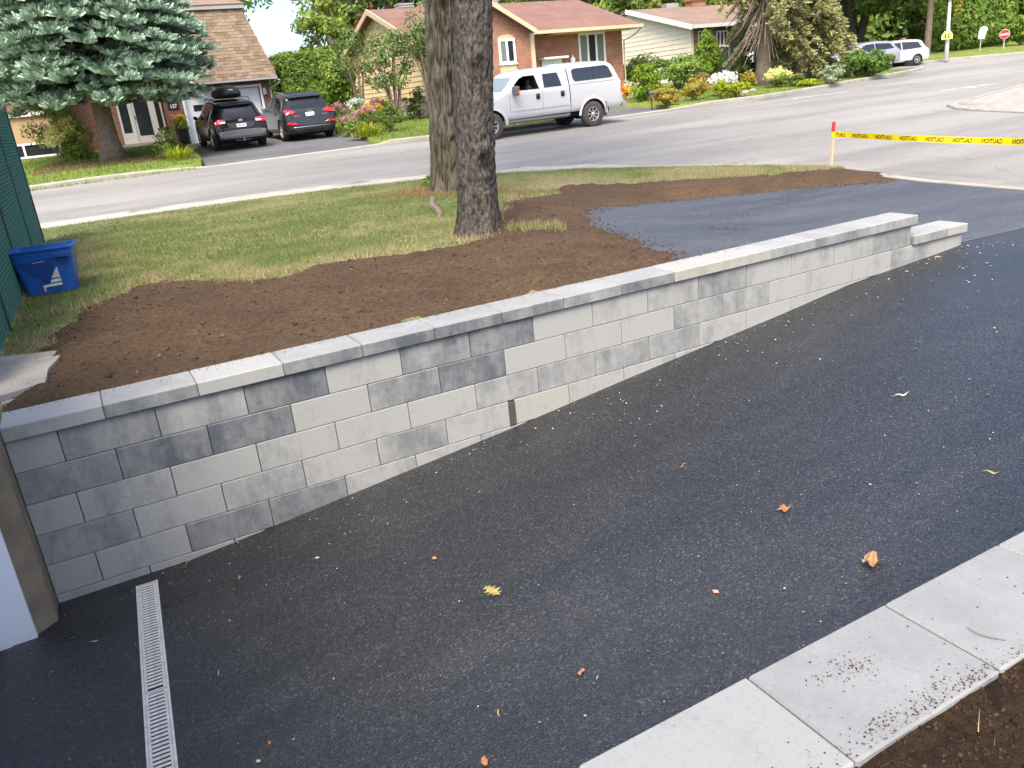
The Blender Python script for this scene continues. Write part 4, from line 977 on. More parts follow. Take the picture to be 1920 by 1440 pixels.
# far holder of the tape, outside the photograph
st2 = empty('wooden_stake', (Bp.x, Bp.y, S(Bp.x, Bp.y)), 0, 'second wooden stake holding the far end of the tape beyond the right edge', 'stake')
MB().box(Bp.x - .02, Bp.x + .02, Bp.y - .02, Bp.y + .02, S(Bp.x, Bp.y) - .1, Bp.z + .25).build('shaft', MAT['stakewood'], st2)
# ================================================================== vehicles
def cr(P, n):                                     # Catmull-Rom resample of a polyline
    P = np.asarray(P, float); Q = np.vstack([2*P[0]-P[1], P, 2*P[-1]-P[-2]]); out = []
    for i in range(1, len(Q)-2):
        for k in range(n):
            t = k / n; p0, p1, p2, p3 = Q[i-1], Q[i], Q[i+1], Q[i+2]
            out.append(0.5 * ((2*p1) + (-p0+p2)*t + (2*p0-5*p1+4*p2-p3)*t*t + (-p0+3*p1-3*p2+p3)*t**3))
    out.append(P[-1]); return np.array(out)
class Car:
    """body lofted along its length (x = 0 at the rear bumper, forward positive)"""
    def __init__(s, keys, zb, belt_w=0.97, top_w=0.76, crown=0.03, rt=0.09):
        s.k = {n: np.array(v, float) for n, v in keys.items()}; s.zb, s.bw, s.tw, s.crown, s.rt = zb, belt_w, top_w, crown, rt
        xs = np.unique(np.concatenate([k[:, 0] for k in s.k.values()])); d = [xs[0]]
        for a, b in zip(xs[:-1], xs[1:]):
            n = max(1, int((b - a) / 0.07)); d += list(a + (b - a) * np.arange(1, n + 1) / n)
        s.xs = np.array(d); s.L = xs[-1]
        s.val = {}
        for n, k in s.k.items():
            v = np.interp(s.xs, k[:, 0], k[:, 1])
            for _ in range(2):
                w = v.copy(); w[1:-1] = (v[:-2] + 2 * v[1:-1] + v[2:]) / 4; v = w
            s.val[n] = v
    def g(s, n, x): return float(np.interp(x, s.xs, s.val[n]))
    def ring(s, x):
        k = round(float(x), 4)
        if not hasattr(s, 'rc'): s.rc = {}
        if k not in s.rc: s.rc[k] = s._ring(k)
        return s.rc[k]
    def _ring(s, x):
        zl, zu, w = s.g('zl', x), s.g('zu', x), s.g('w', x); tw = s.g('tw', x) if 'tw' in s.val else s.tw
        zb = min(s.zb, zu - 0.10); hi = sst(s.zb, s.zb + 0.35, zu); wt = lerp(w * 0.90, w * tw, hi); wb = w * lerp(0.985, s.bw, hi)
        rt = min(s.rt, (zu - zb) * 0.6)
        P = [(0, zl), (w * 0.80, zl), (w * 0.955, zl + 0.05), (w * 0.995, lerp(zl, zb, 0.35)), (w, lerp(zl, zb, 0.72)), (wb, zb), (lerp(wb, wt, 0.52) + 0.012, lerp(zb, zu - rt, 0.5)), (wt, zu - rt), (wt - rt * 0.75, zu - rt * 0.2), (wt * 0.5, zu + s.crown * 0.75), (0, zu + s.crown)]
        return cr(P, 3)
    def side_y(s, x, z):
        r = s.ring(x)[3:26]; zz = r[:, 1]; return float(np.interp(z, zz, r[:, 0]))
    def inside(s, x, y, z):
        r = s.ring(x); y = abs(y)
        if z < r[0, 1]: return False
        k = np.argmax(r[:, 0])
        if z <= r[k, 1]: ok = y <= np.interp(z, r[:k+1, 1], r[:k+1, 0])
        elif z >= r[-1, 1]: ok = False
        else: ok = y <= np.interp(-z, -r[k:, 1][::-1], r[k:, 0][::-1]) if False else y <= np.interp(z, r[k:, 1], r[k:, 0])
        return bool(ok)
    def rear_x(s, y, z):
        lo, hi = 0.0, 1.4
        for xx in np.arange(0, 1.4, 0.02):
            if s.inside(xx, y, z): hi = xx; break
        lo = max(0, hi - 0.02)
        for _ in range(8):
            m = (lo + hi) / 2
            if s.inside(m, y, z): hi = m
            else: lo = m
        return hi
    def front_x(s, y, z):
        for xx in np.arange(s.L, s.L - 2.2, -0.02):
            if s.inside(xx, y, z):
                lo, hi = xx, xx + .02
                for _ in range(8):
                    m = (lo + hi) / 2
                    if s.inside(m, y, z): lo = m
                    else: hi = m
                return lo
        return s.L - 2.2
    def body(s, name, mat, parent, wheels, arch_r, cuts=None):
        R_ = [s.ring(x) for x in s.xs]; n = len(R_[0]); full = 2 * n - 2; v = []; f = []
        for x, r in zip(s.xs, R_):
            for p in r: v.append((x, p[0], p[1]))
            for p in r[-2:0:-1]: v.append((x, -p[0], p[1]))
        for i in range(len(s.xs) - 1):
            for k in range(full):
                j = (k + 1) % full; f.append((i*full+k, i*full+j, (i+1)*full+j, (i+1)*full+k))
        f.append(tuple(range(full))); b = (len(s.xs)-1) * full; f.append(tuple(b + k for k in range(full))[::-1])
        m = MB(); m.v = v; m.f = f; m.m = [0] * len(f); o = m.build(name, [mat, MAT['carblack']], parent, local=True, smooth=True)
        cut = MB()
        for wx, wy, wz in wheels:
            for sgn in (-1, 1): cut.lathe([(arch_r, sgn * (wy - 0.16)), (arch_r, sgn * (wy + 0.5))], 28, (wx, 0, wz), 'y', 1)
        for c in (cuts or []): cut.prism(c[0], 'y', c[1], c[2], 1)
        co = cut.build('cutter', [mat, MAT['carblack']], parent, local=True)
        md = o.modifiers.new('b', 'BOOLEAN'); md.operation = 'DIFFERENCE'; md.object = co; md.solver = 'EXACT'
        bpy.context.view_layer.update()
        dg = bpy.context.evaluated_depsgraph_get(); me = bpy.data.meshes.new_from_object(o.evaluated_get(dg))
        o.modifiers.clear(); old = o.data; o.data = me; bpy.data.objects.remove(co); bpy.data.meshes.remove(old)
        for p in me.polygons: p.use_smooth = True
        try: me.set_sharp_from_angle(angle=R(32))
        except Exception: pass
        return o
    def panel(s, name, poly, mode, mat, parent, off=0.004, res=0.12, sgn=1, thick=0.0):
        bm = bmesh.new(); vs = [bm.verts.new((p[0], p[1], 0)) for p in poly]; bm.faces.new(vs); bm.normal_update()
        bmesh.ops.triangulate(bm, faces=bm.faces[:])
        for ax in (0, 1):
            lo = min(p[ax] for p in poly); hi = max(p[ax] for p in poly); k = math.ceil(lo / res)
            while k * res < hi:
                c = [0, 0, 0]; nn = [0, 0, 0]; c[ax] = k * res; nn[ax] = 1
                bmesh.ops.bisect_plane(bm, geom=bm.verts[:]+bm.edges[:]+bm.faces[:], plane_co=c, plane_no=nn); k += 1
        for v in bm.verts:
            a, b = v.co.x, v.co.y
            if mode == 'side': v.co = (a, sgn * (s.side_y(a, b) + off), b)
            elif mode == 'rear': v.co = (s.rear_x(a, b) - off, a, b)
            else: v.co = (s.front_x(a, b) + off, a, b)
        if thick:
            r = bmesh.ops.extrude_face_region(bm, geom=bm.faces[:]); d = {'side': (0, sgn * thick, 0), 'rear': (-thick, 0, 0), 'front': (thick, 0, 0)}[mode]
            bmesh.ops.translate(bm, verts=[e for e in r['geom'] if isinstance(e, bmesh.types.BMVert)], vec=d)
        bmesh.ops.recalc_face_normals(bm, faces=bm.faces[:])
        me = bpy.data.meshes.new(name); bm.to_mesh(me); bm.free()
        return link_mesh(name, me, mat, parent, True, True)
def paint(name, c, rough=0.28, coat=1.0, metal=0.0, var=0.03, spec=0.4): return plain(name, c, rough, metal, var, 4, 0, coat, spec)
MAT['carblack'] = plain('wheel_well_black', (0.008,0.008,0.008,1), 0.9, var=0.1)
MAT['trim'] = plain('black_plastic_trim', (0.018,0.018,0.019,1), 0.55, var=0.15)
MAT['greyplastic'] = plain('grey_plastic', (0.10,0.10,0.105,1), 0.55, var=0.1)
MAT['tyre'] = plain('tyre_rubber', (0.022,0.021,0.020,1), 0.85, var=0.2, scale=12, bmp=0.2)
MAT['dustytyre'] = plain('dusty_tyre_rubber', (0.062,0.053,0.045,1), 0.95, var=0.2, scale=12, bmp=0.3)
MAT['rim'] = plain('alloy_rim', (0.48,0.47,0.45,1), 0.35, metal=0.6, var=0.1)
MAT['tail'] = plain('red_tail_lamp', (0.60,0.012,0.018,1), 0.15, var=0.1, coat=1.0)
MAT['tailclear'] = plain('clear_lamp_lens', (0.75,0.70,0.70,1), 0.15, var=0.1, coat=1.0)
MAT['plate'] = plain('number_plate', (0.72,0.74,0.78,1), 0.5, var=0.04)
MAT['platetext'] = plain('plate_blue_print', (0.06,0.10,0.28,1), 0.6, var=0.1)
MAT['chrome'] = plain('chrome', (0.65,0.65,0.66,1), 0.18, metal=1.0, var=0.03)
MAT['amber'] = plain('amber_lens', (0.85,0.25,0.02,1), 0.3, var=0.05)
PB = paint('black_car_paint', (0.006,0.006,0.0065,1), 0.25, 0.45, 0.0, 0.03, 0.15); PG = paint('dark_grey_car_paint', (0.022,0.023,0.026,1), 0.25, 0.5, 0.0, 0.03, 0.2); PW = paint('white_car_paint', (0.47,0.475,0.475,1), 0.35, 0.6)
PS = paint('silver_car_paint', (0.33,0.34,0.36,1), 0.35, 0.8, 0.3)

def wheel(parent, x, y, r, w, sgn, spokes=10, tyre='tyre', rim_r=0.64, dish=0.02):
    """sgn: outer side towards +y or -y"""
    wh = bpy.data.objects.new('wheel', None); COL.objects.link(wh); wh.parent = parent; wh.location = (x, y, r); wh.empty_display_size = 0.1
    m = MB(); ri = r * rim_r
    m.lathe([(ri, -w*.42), (r*.90, -w*.5), (r*.985, -w*.38), (r, -w*.15), (r, w*.15), (r*.985, w*.38), (r*.90, w*.5), (ri, w*.42)], 36, axis='y', cap=False); m.build('tyre', MAT[tyre], wh, True, smooth=True)
    m = MB(); m.lathe([(ri, -w*.4), (ri*1.02, sgn*w*.40), (ri*.95, sgn*w*.43), (ri*.88, sgn*w*.30), (ri*.86, -sgn*w*.05)][::1], 36, axis='y', cap=False)
    yo = sgn * w * (0.36 - dish)
    for k in range(spokes):
        a = 2*math.pi*k/spokes; c, q = math.cos(a), math.sin(a); t = (-q, c); ww0, ww1 = ri*.085, ri*.06
        pts = []
        for rr, hw in ((ri*.15, ww0), (ri*.93, ww1)):
            for e in (-1, 1): pts.append((c*rr + t[0]*hw*e, q*rr + t[1]*hw*e))
        A, B, C_, D_ = pts
        m.hexa([(A[1], yo - sgn*.03, A[0]), (B[1], yo - sgn*.03, B[0]), (D_[1], yo - sgn*.03, D_[0]), (C_[1], yo - sgn*.03, C_[0]), (A[1], yo, A[0]), (B[1], yo, B[0]), (D_[1], yo + sgn*.01, D_[0]), (C_[1], yo + sgn*.01, C_[0])])
    m.lathe([(ri*.24, yo - sgn*.03), (ri*.24, yo + sgn*.012), (ri*.15, yo + sgn*.03), (0.01, yo + sgn*.032)], 16, axis='y'); m.build('rim', MAT['rim'], wh, True)
    m = MB(); m.lathe([(ri*.85, -sgn*.02), (ri*.85, -sgn*.0)], 24, axis='y'); m.build('brake_disc', MAT['carblack'], wh, True)
    return wh
def shade_box(parent, x0, x1, w, z0, z1, name='underbody'): return MB().box(x0, x1, -w, w, z0, z1).build(name, MAT['carblack'], parent, True)

# ---- black crossover with a roof box
def black_crossover():
    # its rear wheels stand at about (5.95, 26.0) and (7.5, 26.0)
    r = empty('parked_car', (6.73, 24.75, FD(6.7, 24.75) + 0.002), R(90), 'black crossover with a roof box parked before the white garage door', 'car')
    r.rotation_euler = (0, -math.atan(0.047), R(90))
    c = Car(dict(zl=[(0, .40), (.12, .30), (.7, .24), (4.0, .22), (4.6, .25), (4.82, .36)],
                 zu=[(0, .70), (.05, .86), (.10, 1.0), (.19, 1.06), (.55, 1.46), (.68, 1.53), (1.0, 1.565), (1.9, 1.60), (2.6, 1.58), (3.05, 1.47), (3.75, 1.06), (4.5, .93), (4.75, .80), (4.82, .62)],
                 w=[(0, .80), (.08, .87), (.3, .905), (1.0, .92), (3.9, .92), (4.5, .87), (4.82, .70)]), 0.98, 0.965, 0.74, 0.025, 0.10)
    W = [(1.04, .92, .345), (3.785, .92, .345)]
    c.body('body', PB, r, W, 0.395)
    for wx, _, _ in W:
        for s_ in (1, -1): wheel(r, wx, s_ * 0.80, 0.345, 0.225, s_, 10)
    shade_box(r, 0.4, 4.5, 0.72, 0.20, 0.34)
    c.panel('rear_window', [(-.60, 1.06), (.60, 1.06), (.50, 1.40), (-.50, 1.40)], 'rear', MAT['cglass'], r, .006, .1)
    for s_ in (1, -1):
        lamp = c.panel('tail_lamp', [(s_*.50, .90), (s_*.845, .86), (s_*.85, .97), (s_*.73, 1.04), (s_*.50, 1.0)], 'rear', MAT['tail'], r, .006, .06, thick=.02)
        c.panel('clear_lens', [(s_*.52, .905), (s_*.70, .905), (s_*.70, .955), (s_*.52, .965)], 'rear', MAT['tailclear'], lamp, .028, .06)
        c.panel('fog_reflector', [(s_*.70, .40), (s_*.78, .40), (s_*.78, .52), (s_*.70, .52)], 'rear', MAT['tail'], r, .012, .06, thick=.01)
        c.panel('front_side_window', [(2.05, 1.0), (3.35, 1.0), (3.05, 1.24), (2.75, 1.44), (2.05, 1.46)], 'side', MAT['cglass'], r, .004, .15, s_)
        c.panel('rear_side_window', [(1.15, 1.0), (1.98, 1.0), (1.98, 1.46), (1.25, 1.44)], 'side', MAT['cglass'], r, .004, .15, s_)
        c.panel('quarter_window', [(.62, 1.08), (1.08, 1.02), (1.18, 1.43), (.86, 1.38)], 'side', MAT['cglass'], r, .004, .15, s_)
        c.panel('side_cladding', [(1.45, .27), (3.36, .27), (3.36, .40), (1.45, .40)], 'side', MAT['trim'], r, .006, .3, s_)
        m = MB(); m.tube([(.95, s_*.60, 1.585), (1.1, s_*.61, 1.65), (2.5, s_*.62, 1.66), (2.7, s_*.62, 1.60)], .02, 8); m.build('roof_rail', MAT['trim'], r, True)
        m = MB(); m.cbox(3.05, 3.22, s_*.93 - .0 if s_ > 0 else -1.06, 1.06 if s_ > 0 else -.93, .98, 1.10, .03); m.build('wing_mirror', PB, r, True)
    c.panel('bumper_trim', [(-.78, .42), (.78, .42), (.80, .62), (.55, .66), (-.55, .66), (-.80, .62)], 'rear', MAT['greyplastic'], r, .008, .08, thick=.035)
    c.panel('bumper_lip', [(-.68, .40), (.68, .40), (.72, .47), (-.72, .47)], 'rear', MAT['trim'], r, .048, .08, thick=.02)
    c.panel('plate_recess', [(-.36, .735), (.36, .735), (.44, .90), (-.44, .90)], 'rear', MAT['trim'], r, .006, .08)
    m = MB(); m.tube([(.02, -.44, .895), (.02, -.38, .735), (.02, .38, .735), (.02, .44, .895)], .010, 6); m.build('plate_surround', MAT['chrome'], r, True)
    pl = MB().box(-.012, .006, -.16, .16, .75, .86).build('number_plate', MAT['plate'], r, True)
    m = MB()
    for i in range(6): m.box(-.0145, -.0125, -.115 + i*.041 + (.012 if i > 2 else 0), -.092 + i*.041 + (.012 if i > 2 else 0), .778, .835)
    m.build('plate_print', MAT['platetext'], pl, True); tag(m and bpy.data.objects[-1] if False else pl)
    m = MB(); m.lathe([(.055, 0), (.055, -.012), (.03, -.018)], 18, (.035, 0, .96), 'x'); o = m.build('badge', MAT['chrome'], r, True); o.scale = (1, 1.3, .8); o.location = (0, 0, .19)
    c.panel('wiper', [(-.02, 1.075), (.30, 1.085), (.30, 1.098), (-.02, 1.095)], 'rear', MAT['trim'], r, .012, .1, thick=.008)
    c.panel('spoiler', [(-.56, 1.445), (.56, 1.445), (.55, 1.50), (-.55, 1.50)], 'rear', PB, r, .02, .1, thick=.10)
    m = MB(); m.box(-.10, .25, -.03, .03, .30, .36); m.lathe([(.025, 0), (.025, .05)], 12, (-.09, 0, .36)); m.box(.05, .2, -.25, .25, .31, .35); m.build('tow_hitch', MAT['greyplastic'], r, True)
    bx = MB(); n = 14; rings = []
    for i in range(n + 1):
        t = i / n; x = .75 + 2.05 * t; e = (1 - abs(2*t - 1) ** 3.2) ** 0.5; w = .16 + .27 * e; h = .06 + .32 * e * (1 - .25 * t); z = 1.74 + (1 - e) * .07
        rings.append([(x, w*math.cos(a) * (1 if abs(math.cos(a)) > .1 else 1), z + (h * max(0, math.sin(a)) ** .75 if math.sin(a) > 0 else .10 * max(-1, math.sin(a) * 1.3) * e)) for a in np.linspace(0, 2*math.pi, 24, endpoint=False)])
    k = 24
    for rg in rings: bx.v += rg
    for i in range(n):
        for j in range(k): bx.f.append((i*k+j, i*k+(j+1) % k, (i+1)*k+(j+1) % k, (i+1)*k+j)); bx.m.append(0)
    bx.f.append(tuple(range(k))); bx.m.append(0); bx.f.append(tuple(n*k + j for j in range(k))[::-1]); bx.m.append(0)
    rbx = bx.build('roof_box', MAT['trim'], r, True, smooth=True)
    m = MB(); m.box(.70, .735, -.07, .07, 1.93, 1.95); m.build('box_badge', MAT['plate'], rbx, True)
    for x in (1.2, 2.3):
        m = MB(); m.box(x - .03, x + .03, -.60, .60, 1.645, 1.665); m.build('cross_bar', MAT['chrome'], r, True)
black_crossover()

def grey_suv():
    r = empty('parked_car', (9.27, 25.2, FD(9.3, 25.2) + 0.002), R(90), 'dark grey SUV with wide red tail lamps, nearer the hedge', 'car')
    r.rotation_euler = (0, -math.atan(0.047), R(89))
    c = Car(dict(zl=[(0, .36), (.10, .27), (.6, .23), (4.0, .22), (4.63, .34)],
                 zu=[(0, .74), (.06, .90), (.13, 1.06), (.24, 1.12), (.62, 1.47), (.76, 1.555), (1.0, 1.585), (1.8, 1.625), (2.5, 1.60), (2.9, 1.50), (3.6, 1.08), (4.3, .96), (4.55, .82), (4.63, .64)],
                 w=[(0, .82), (.08, .89), (.35, .935), (1.0, .95), (3.8, .95), (4.3, .90), (4.63, .72)]), 1.0, 0.965, 0.73, 0.025, 0.11)
    W = [(.93, .95, .36), (3.74, .95, .36)]
    c.body('body', PG, r, W, 0.405)
    for wx, _, _ in W:
        for s_ in (1, -1): wheel(r, wx, s_ * 0.825, 0.36, 0.235, s_, 10)
    shade_box(r, 0.4, 4.3, 0.74, 0.19, 0.34)
    c.panel('rear_window', [(-.64, 1.115), (.64, 1.115), (.53, 1.435), (-.53, 1.435)], 'rear', MAT['cglass'], r, .006, .1)
    for s_ in (1, -1):
        c.panel('tail_lamp', [(s_*.46, .985), (s_*.86, .90), (s_*.90, 1.02), (s_*.80, 1.10), (s_*.62, 1.07)], 'rear', MAT['tail'], r, .006, .06, thick=.018)
        c.panel('bumper_lamp', [(s_*.46, .585), (s_*.86, .60), (s_*.87, .665), (s_*.62, .66)], 'rear', MAT['tail'], r, .008, .06, thick=.012)
        c.panel('front_side_window', [(1.95, 1.03), (3.2, 1.03), (2.9, 1.27), (2.6, 1.46), (1.95, 1.49)], 'side', MAT['cglass'], r, .004, .15, s_)
        c.panel('rear_side_window', [(1.05, 1.03), (1.88, 1.03), (1.88, 1.49), (1.2, 1.46)], 'side', MAT['cglass'], r, .004, .15, s_)
        c.panel('quarter_window', [(.72, 1.10), (.98, 1.05), (1.12, 1.44), (.90, 1.40)], 'side', MAT['cglass'], r, .004, .15, s_)
        ro = [(.72, 1.06), (.84, 1.36), (1.15, 1.475), (1.9, 1.515), (2.6, 1.485), (3.0, 1.28)]
        m = MB(); m.tube([(x, s_*(c.side_y(x, min(z, c.g('zu', x) - .1)) + .004), z) for x, z in ro], .008, 6); m.build('window_trim', MAT['chrome'], r, True)
        m = MB(); m.tube([(.95, s_*.60, 1.60), (1.05, s_*.61, 1.645), (2.4, s_*.61, 1.66), (2.55, s_*.61, 1.61)], .016, 8); m.build('roof_rail', MAT['chrome'], r, True)
        m = MB(); m.cbox(2.95, 3.12, .94 if s_ > 0 else -1.10, 1.10 if s_ > 0 else -.94, 1.03, 1.16, .03); m.build('wing_mirror', PS, r, True)
        m = MB(); m.lathe([(.055, .0), (.055, -.05), (.042, -.05), (.04, .0)], 16, (.03, s_*.50, .40), 'x'); m.build('tailpipe', MAT['chrome'], r, True)
        c.panel('door_handle', [(1.35, .91), (1.52, .92), (1.52, .945), (1.35, .94)], 'side', PG, r, .006, .3, s_, thick=.02)
    c.panel('rear_diffuser', [(-.76, .34), (.76, .34), (.82, .50), (-.82, .50)], 'rear', MAT['trim'], r, .008, .08, thick=.02)
    c.panel('bumper_strip', [(-.68, .48), (.68, .48), (.68, .50), (-.68, .50)], 'rear', MAT['chrome'], r, .030, .1, thick=.01)
    c.panel('tailgate_seam', [(-.46, .80), (.46, .80), (.46, .806), (-.46, .806)], 'rear', MAT['trim'], r, .004, .1)
    pl = c.panel('number_plate', [(-.16, .83), (.16, .83), (.16, .965), (-.16, .965)], 'rear', MAT['plate'], r, .012, .2, thick=.006)
    m = MB()
    for i in range(6): y = -.11 + i*.04 + (.01 if i > 2 else 0); m.box(c.rear_x(0, .9) - .024, c.rear_x(0, .9) - .016, y, y + .022, .875, .93)
    m.build('plate_print', MAT['platetext'], pl, True)
    m = MB()
    for i in range(4): m.tube([(c.rear_x(0, 1.03) - .014, -.072 + i*.048 + .033*math.cos(a), 1.03 + .033*math.sin(a)) for a in np.linspace(0, 2*math.pi, 17)], .0055, 5, False)
    m.build('badge', MAT['chrome'], r, True); tag(bpy.data.objects['badge'])
    for y0, y1, nm in ((-.62, -.42, 'model_script'), (.40, .60, 'model_script')):
        m = MB(); k = 3 if y0 < 0 else 4
        for i in range(k): a = y0 + (y1-y0)*i/k; m.box(c.rear_x(a, .875) - .012, c.rear_x(a, .875) - .004, a, a + (y1-y0)/k*.7, .855, .892)
        m.build(nm, MAT['chrome'], r, True)['kind'] = 'stuff'
    c.panel('wiper', [(.0, 1.135), (.26, 1.15), (.26, 1.165), (.0, 1.155)], 'rear', MAT['trim'], r, .012, .1, thick=.008)
    c.panel('spoiler', [(-.60, 1.475), (.60, 1.475), (.59, 1.525), (-.59, 1.525)], 'rear', PG, r, .02, .1, thick=.09)
grey_suv()

def pickup():
    # rear wheel hub near (16.1, 17.4); the truck faces west along the far kerb
    yc = 18.25; r = empty('pickup_truck', (17.30, yc, S(16, yc)), R(180), 'white crew cab pickup with a matching bed cap parked along the far kerb', 'truck')
    r.scale = (.93, .93, .93)
    r.rotation_euler = (-math.atan(0.047) * -1 * -1, math.atan(0.005), R(180))
    c = Car(dict(zl=[(0, .62), (.1, .56), (1.9, .56), (2.3, .55), (5.6, .52), (6.1, .50), (6.25, .58)],
                 zu=[(0, .86), (.03, 1.0), (.06, 1.42), (.12, 1.56), (.36, 1.94), (.52, 2.03), (1.3, 2.055), (2.12, 2.04), (2.2, 2.0), (2.9, 2.0), (3.8, 1.96), (4.1, 1.89), (4.72, 1.36), (5.0, 1.31), (5.9, 1.24), (6.15, 1.16), (6.25, .92)],
                 w=[(0, .93), (.12, .985), (2.1, 1.0), (5.4, 1.0), (6.0, .96), (6.25, .86)],
                 tw=[(0, .90), (2.1, .88), (2.25, .80), (4.2, .76), (6.25, .85)]), 1.36, 0.985, 0.84, 0.03, 0.12)
    W = [(1.28, 1.0, .415), (5.16, 1.0, .415)]
    win = [(3.34, 1.40), (4.33, 1.40), (4.18, 1.60), (3.98, 1.76), (3.80, 1.82), (3.42, 1.82)]
    c.body('body', PW, r, W, 0.50, [(win, -1.4, 1.4)])
    for wx, _, _ in W:
        for s_ in (1, -1): wheel(r, wx, s_ * 0.87, 0.415, 0.29, s_, 8, 'dustytyre', 0.56)
    shade_box(r, 0.5, 5.9, 0.78, 0.42, 0.62)
    m = MB(); m.tube([(1.28, -.8, .415), (1.28, .8, .415)], .07, 10); m.lathe([(.17, -.14), (.19, 0), (.17, .14)], 14, (1.28, 0, .415), 'y'); m.build('rear_axle', MAT['carblack'], r, True)
    for s_ in (1, -1):
        c.panel('rear_side_window', [(2.48, 1.42), (3.16, 1.41), (3.12, 1.83), (2.56, 1.84)], 'side', MAT['cglass'], r, .005, .12, s_)
        c.panel('cap_window', [(.42, 1.56), (.52, 1.52), (1.95, 1.50), (2.04, 1.60), (2.06, 1.84), (1.98, 1.90), (.70, 1.925), (.58, 1.86)], 'side', MAT['cglass'], r, .005, .12, s_)
        c.panel('cap_window_divider', [(1.20, 1.52), (1.215, 1.52), (1.215, 1.905), (1.20, 1.905)], 'side', MAT['trim'], r, .008, .12, s_)
        c.panel('cab_gap', [(2.15, .60), (2.175, .60), (2.235, 1.97), (2.20, 1.99)], 'side', MAT['carblack'], r, .004, .12, s_)
        c.panel('bed_seam', [(.06, 1.425), (2.16, 1.405), (2.16, 1.417), (.06, 1.437)], 'side', MAT['greyplastic'], r, .003, .2, s_)
        for x0, x1 in ((3.24, 3.252), (4.46, 4.472)): c.panel('door_seam', [(x0, .62), (x1, .62), (x1, 1.36), (x0, 1.36)], 'side', MAT['greyplastic'], r, .003, .2, s_)
        for x0 in (2.42, 3.36): c.panel('door_handle', [(x0, 1.10), (x0 + .13, 1.10), (x0 + .13, 1.26), (x0, 1.26)], 'side', MAT['trim'], r, .005, .2, s_, thick=.025)
        c.panel('body_crease', [(2.25, .80), (4.44, .80), (4.44, .812), (2.25, .812)], 'side', PW, r, .004, .3, s_, thick=.012)
        for wx in (1.28, 5.16):
            m = MB()
            for i in range(20):
                a0, a1 = math.pi * (i/20), math.pi * ((i+1)/20)
                y0 = c.side_y(wx, .95)
                m.hexa([(wx + rr*math.cos(a), s_*(y0 + yy), .415 + rr*math.sin(a)) for rr, a, yy in ((.50, a0, -.05), (.58, a0, .0), (.58, a1, .0), (.50, a1, -.05), (.50, a0, .02), (.585, a0, .006), (.585, a1, .006), (.50, a1, .02))])
            m.build('fender_flare', PW, r, True)
        m = MB(); m.tube([(2.2, s_*.90, .50), (2.3, s_*1.0, .48), (4.55, s_*1.0, .48), (4.68, s_*.88, .50)], .055, 8); m.build('step_bar', MAT['greyplastic'], r, True)
        m = MB(); m.cbox(4.22, 4.40, 1.03 if s_ > 0 else -1.30, 1.30 if s_ > 0 else -1.03, 1.28, 1.56, .04); m.box(4.28, 4.36, .94 if s_ > 0 else -1.1, 1.1 if s_ > 0 else -.94, 1.36, 1.42); mo = m.build('wing_mirror', MAT['greyplastic'], r, True)
        m = MB(); m.box(4.235, 4.30, 1.27 if s_ > 0 else -1.306, 1.306 if s_ > 0 else -1.27, 1.32, 1.43); m.build('mirror_indicator', MAT['amber'], mo, True)
        c.panel('tail_lamp', [(s_*.80, 1.02), (s_*.955, 1.02), (s_*.955, 1.34), (s_*.80, 1.34)], 'rear', MAT['tail'], r, .006, .1, thick=.012)
        c.panel('tail_lamp_side', [(.04, 1.02), (.12, 1.02), (.12, 1.34), (.07, 1.34)], 'side', MAT['tail'], r, .006, .1, s_, thick=.008)
        m = MB(); m.box(.74, .77, .78 if s_ > 0 else -1.01, 1.01 if s_ > 0 else -.78, .30, .78); m.build('mud_flap', MAT['greyplastic'], r, True)
    c.panel('windscreen', [(-.78, 1.42), (.78, 1.42), (.66, 1.80), (-.66, 1.80)], 'front', MAT['wscreen'], r, .012, .08)
    m = MB(); m.cbox(-.16, .06, -.95, .95, .56, .74, .03); m.build('rear_bumper', MAT['chrome'], r, True)
    m = MB(); m.tube([(.9, -.55, .48), (.25, -.72, .46), (.02, -.80, .45)], .045, 10); m.build('tailpipe', MAT['carblack'], r, True)
    m = MB(); m.cbox(3.42, 3.62, -.72, -.28, .95, 1.50, .05); m.cbox(3.42, 3.58, -.60, -.40, 1.46, 1.70, .04); m.cbox(3.42, 3.62, .28, .72, .95, 1.50, .05); m.cbox(3.42, 3.58, .40, .60, 1.46, 1.70, .04); m.build('front_seats', MAT['trim'], r, True)
MAT['wscreen'] = glassmat('pale_windscreen', (0.22,0.27,0.26,1), 0.06)
pickup()

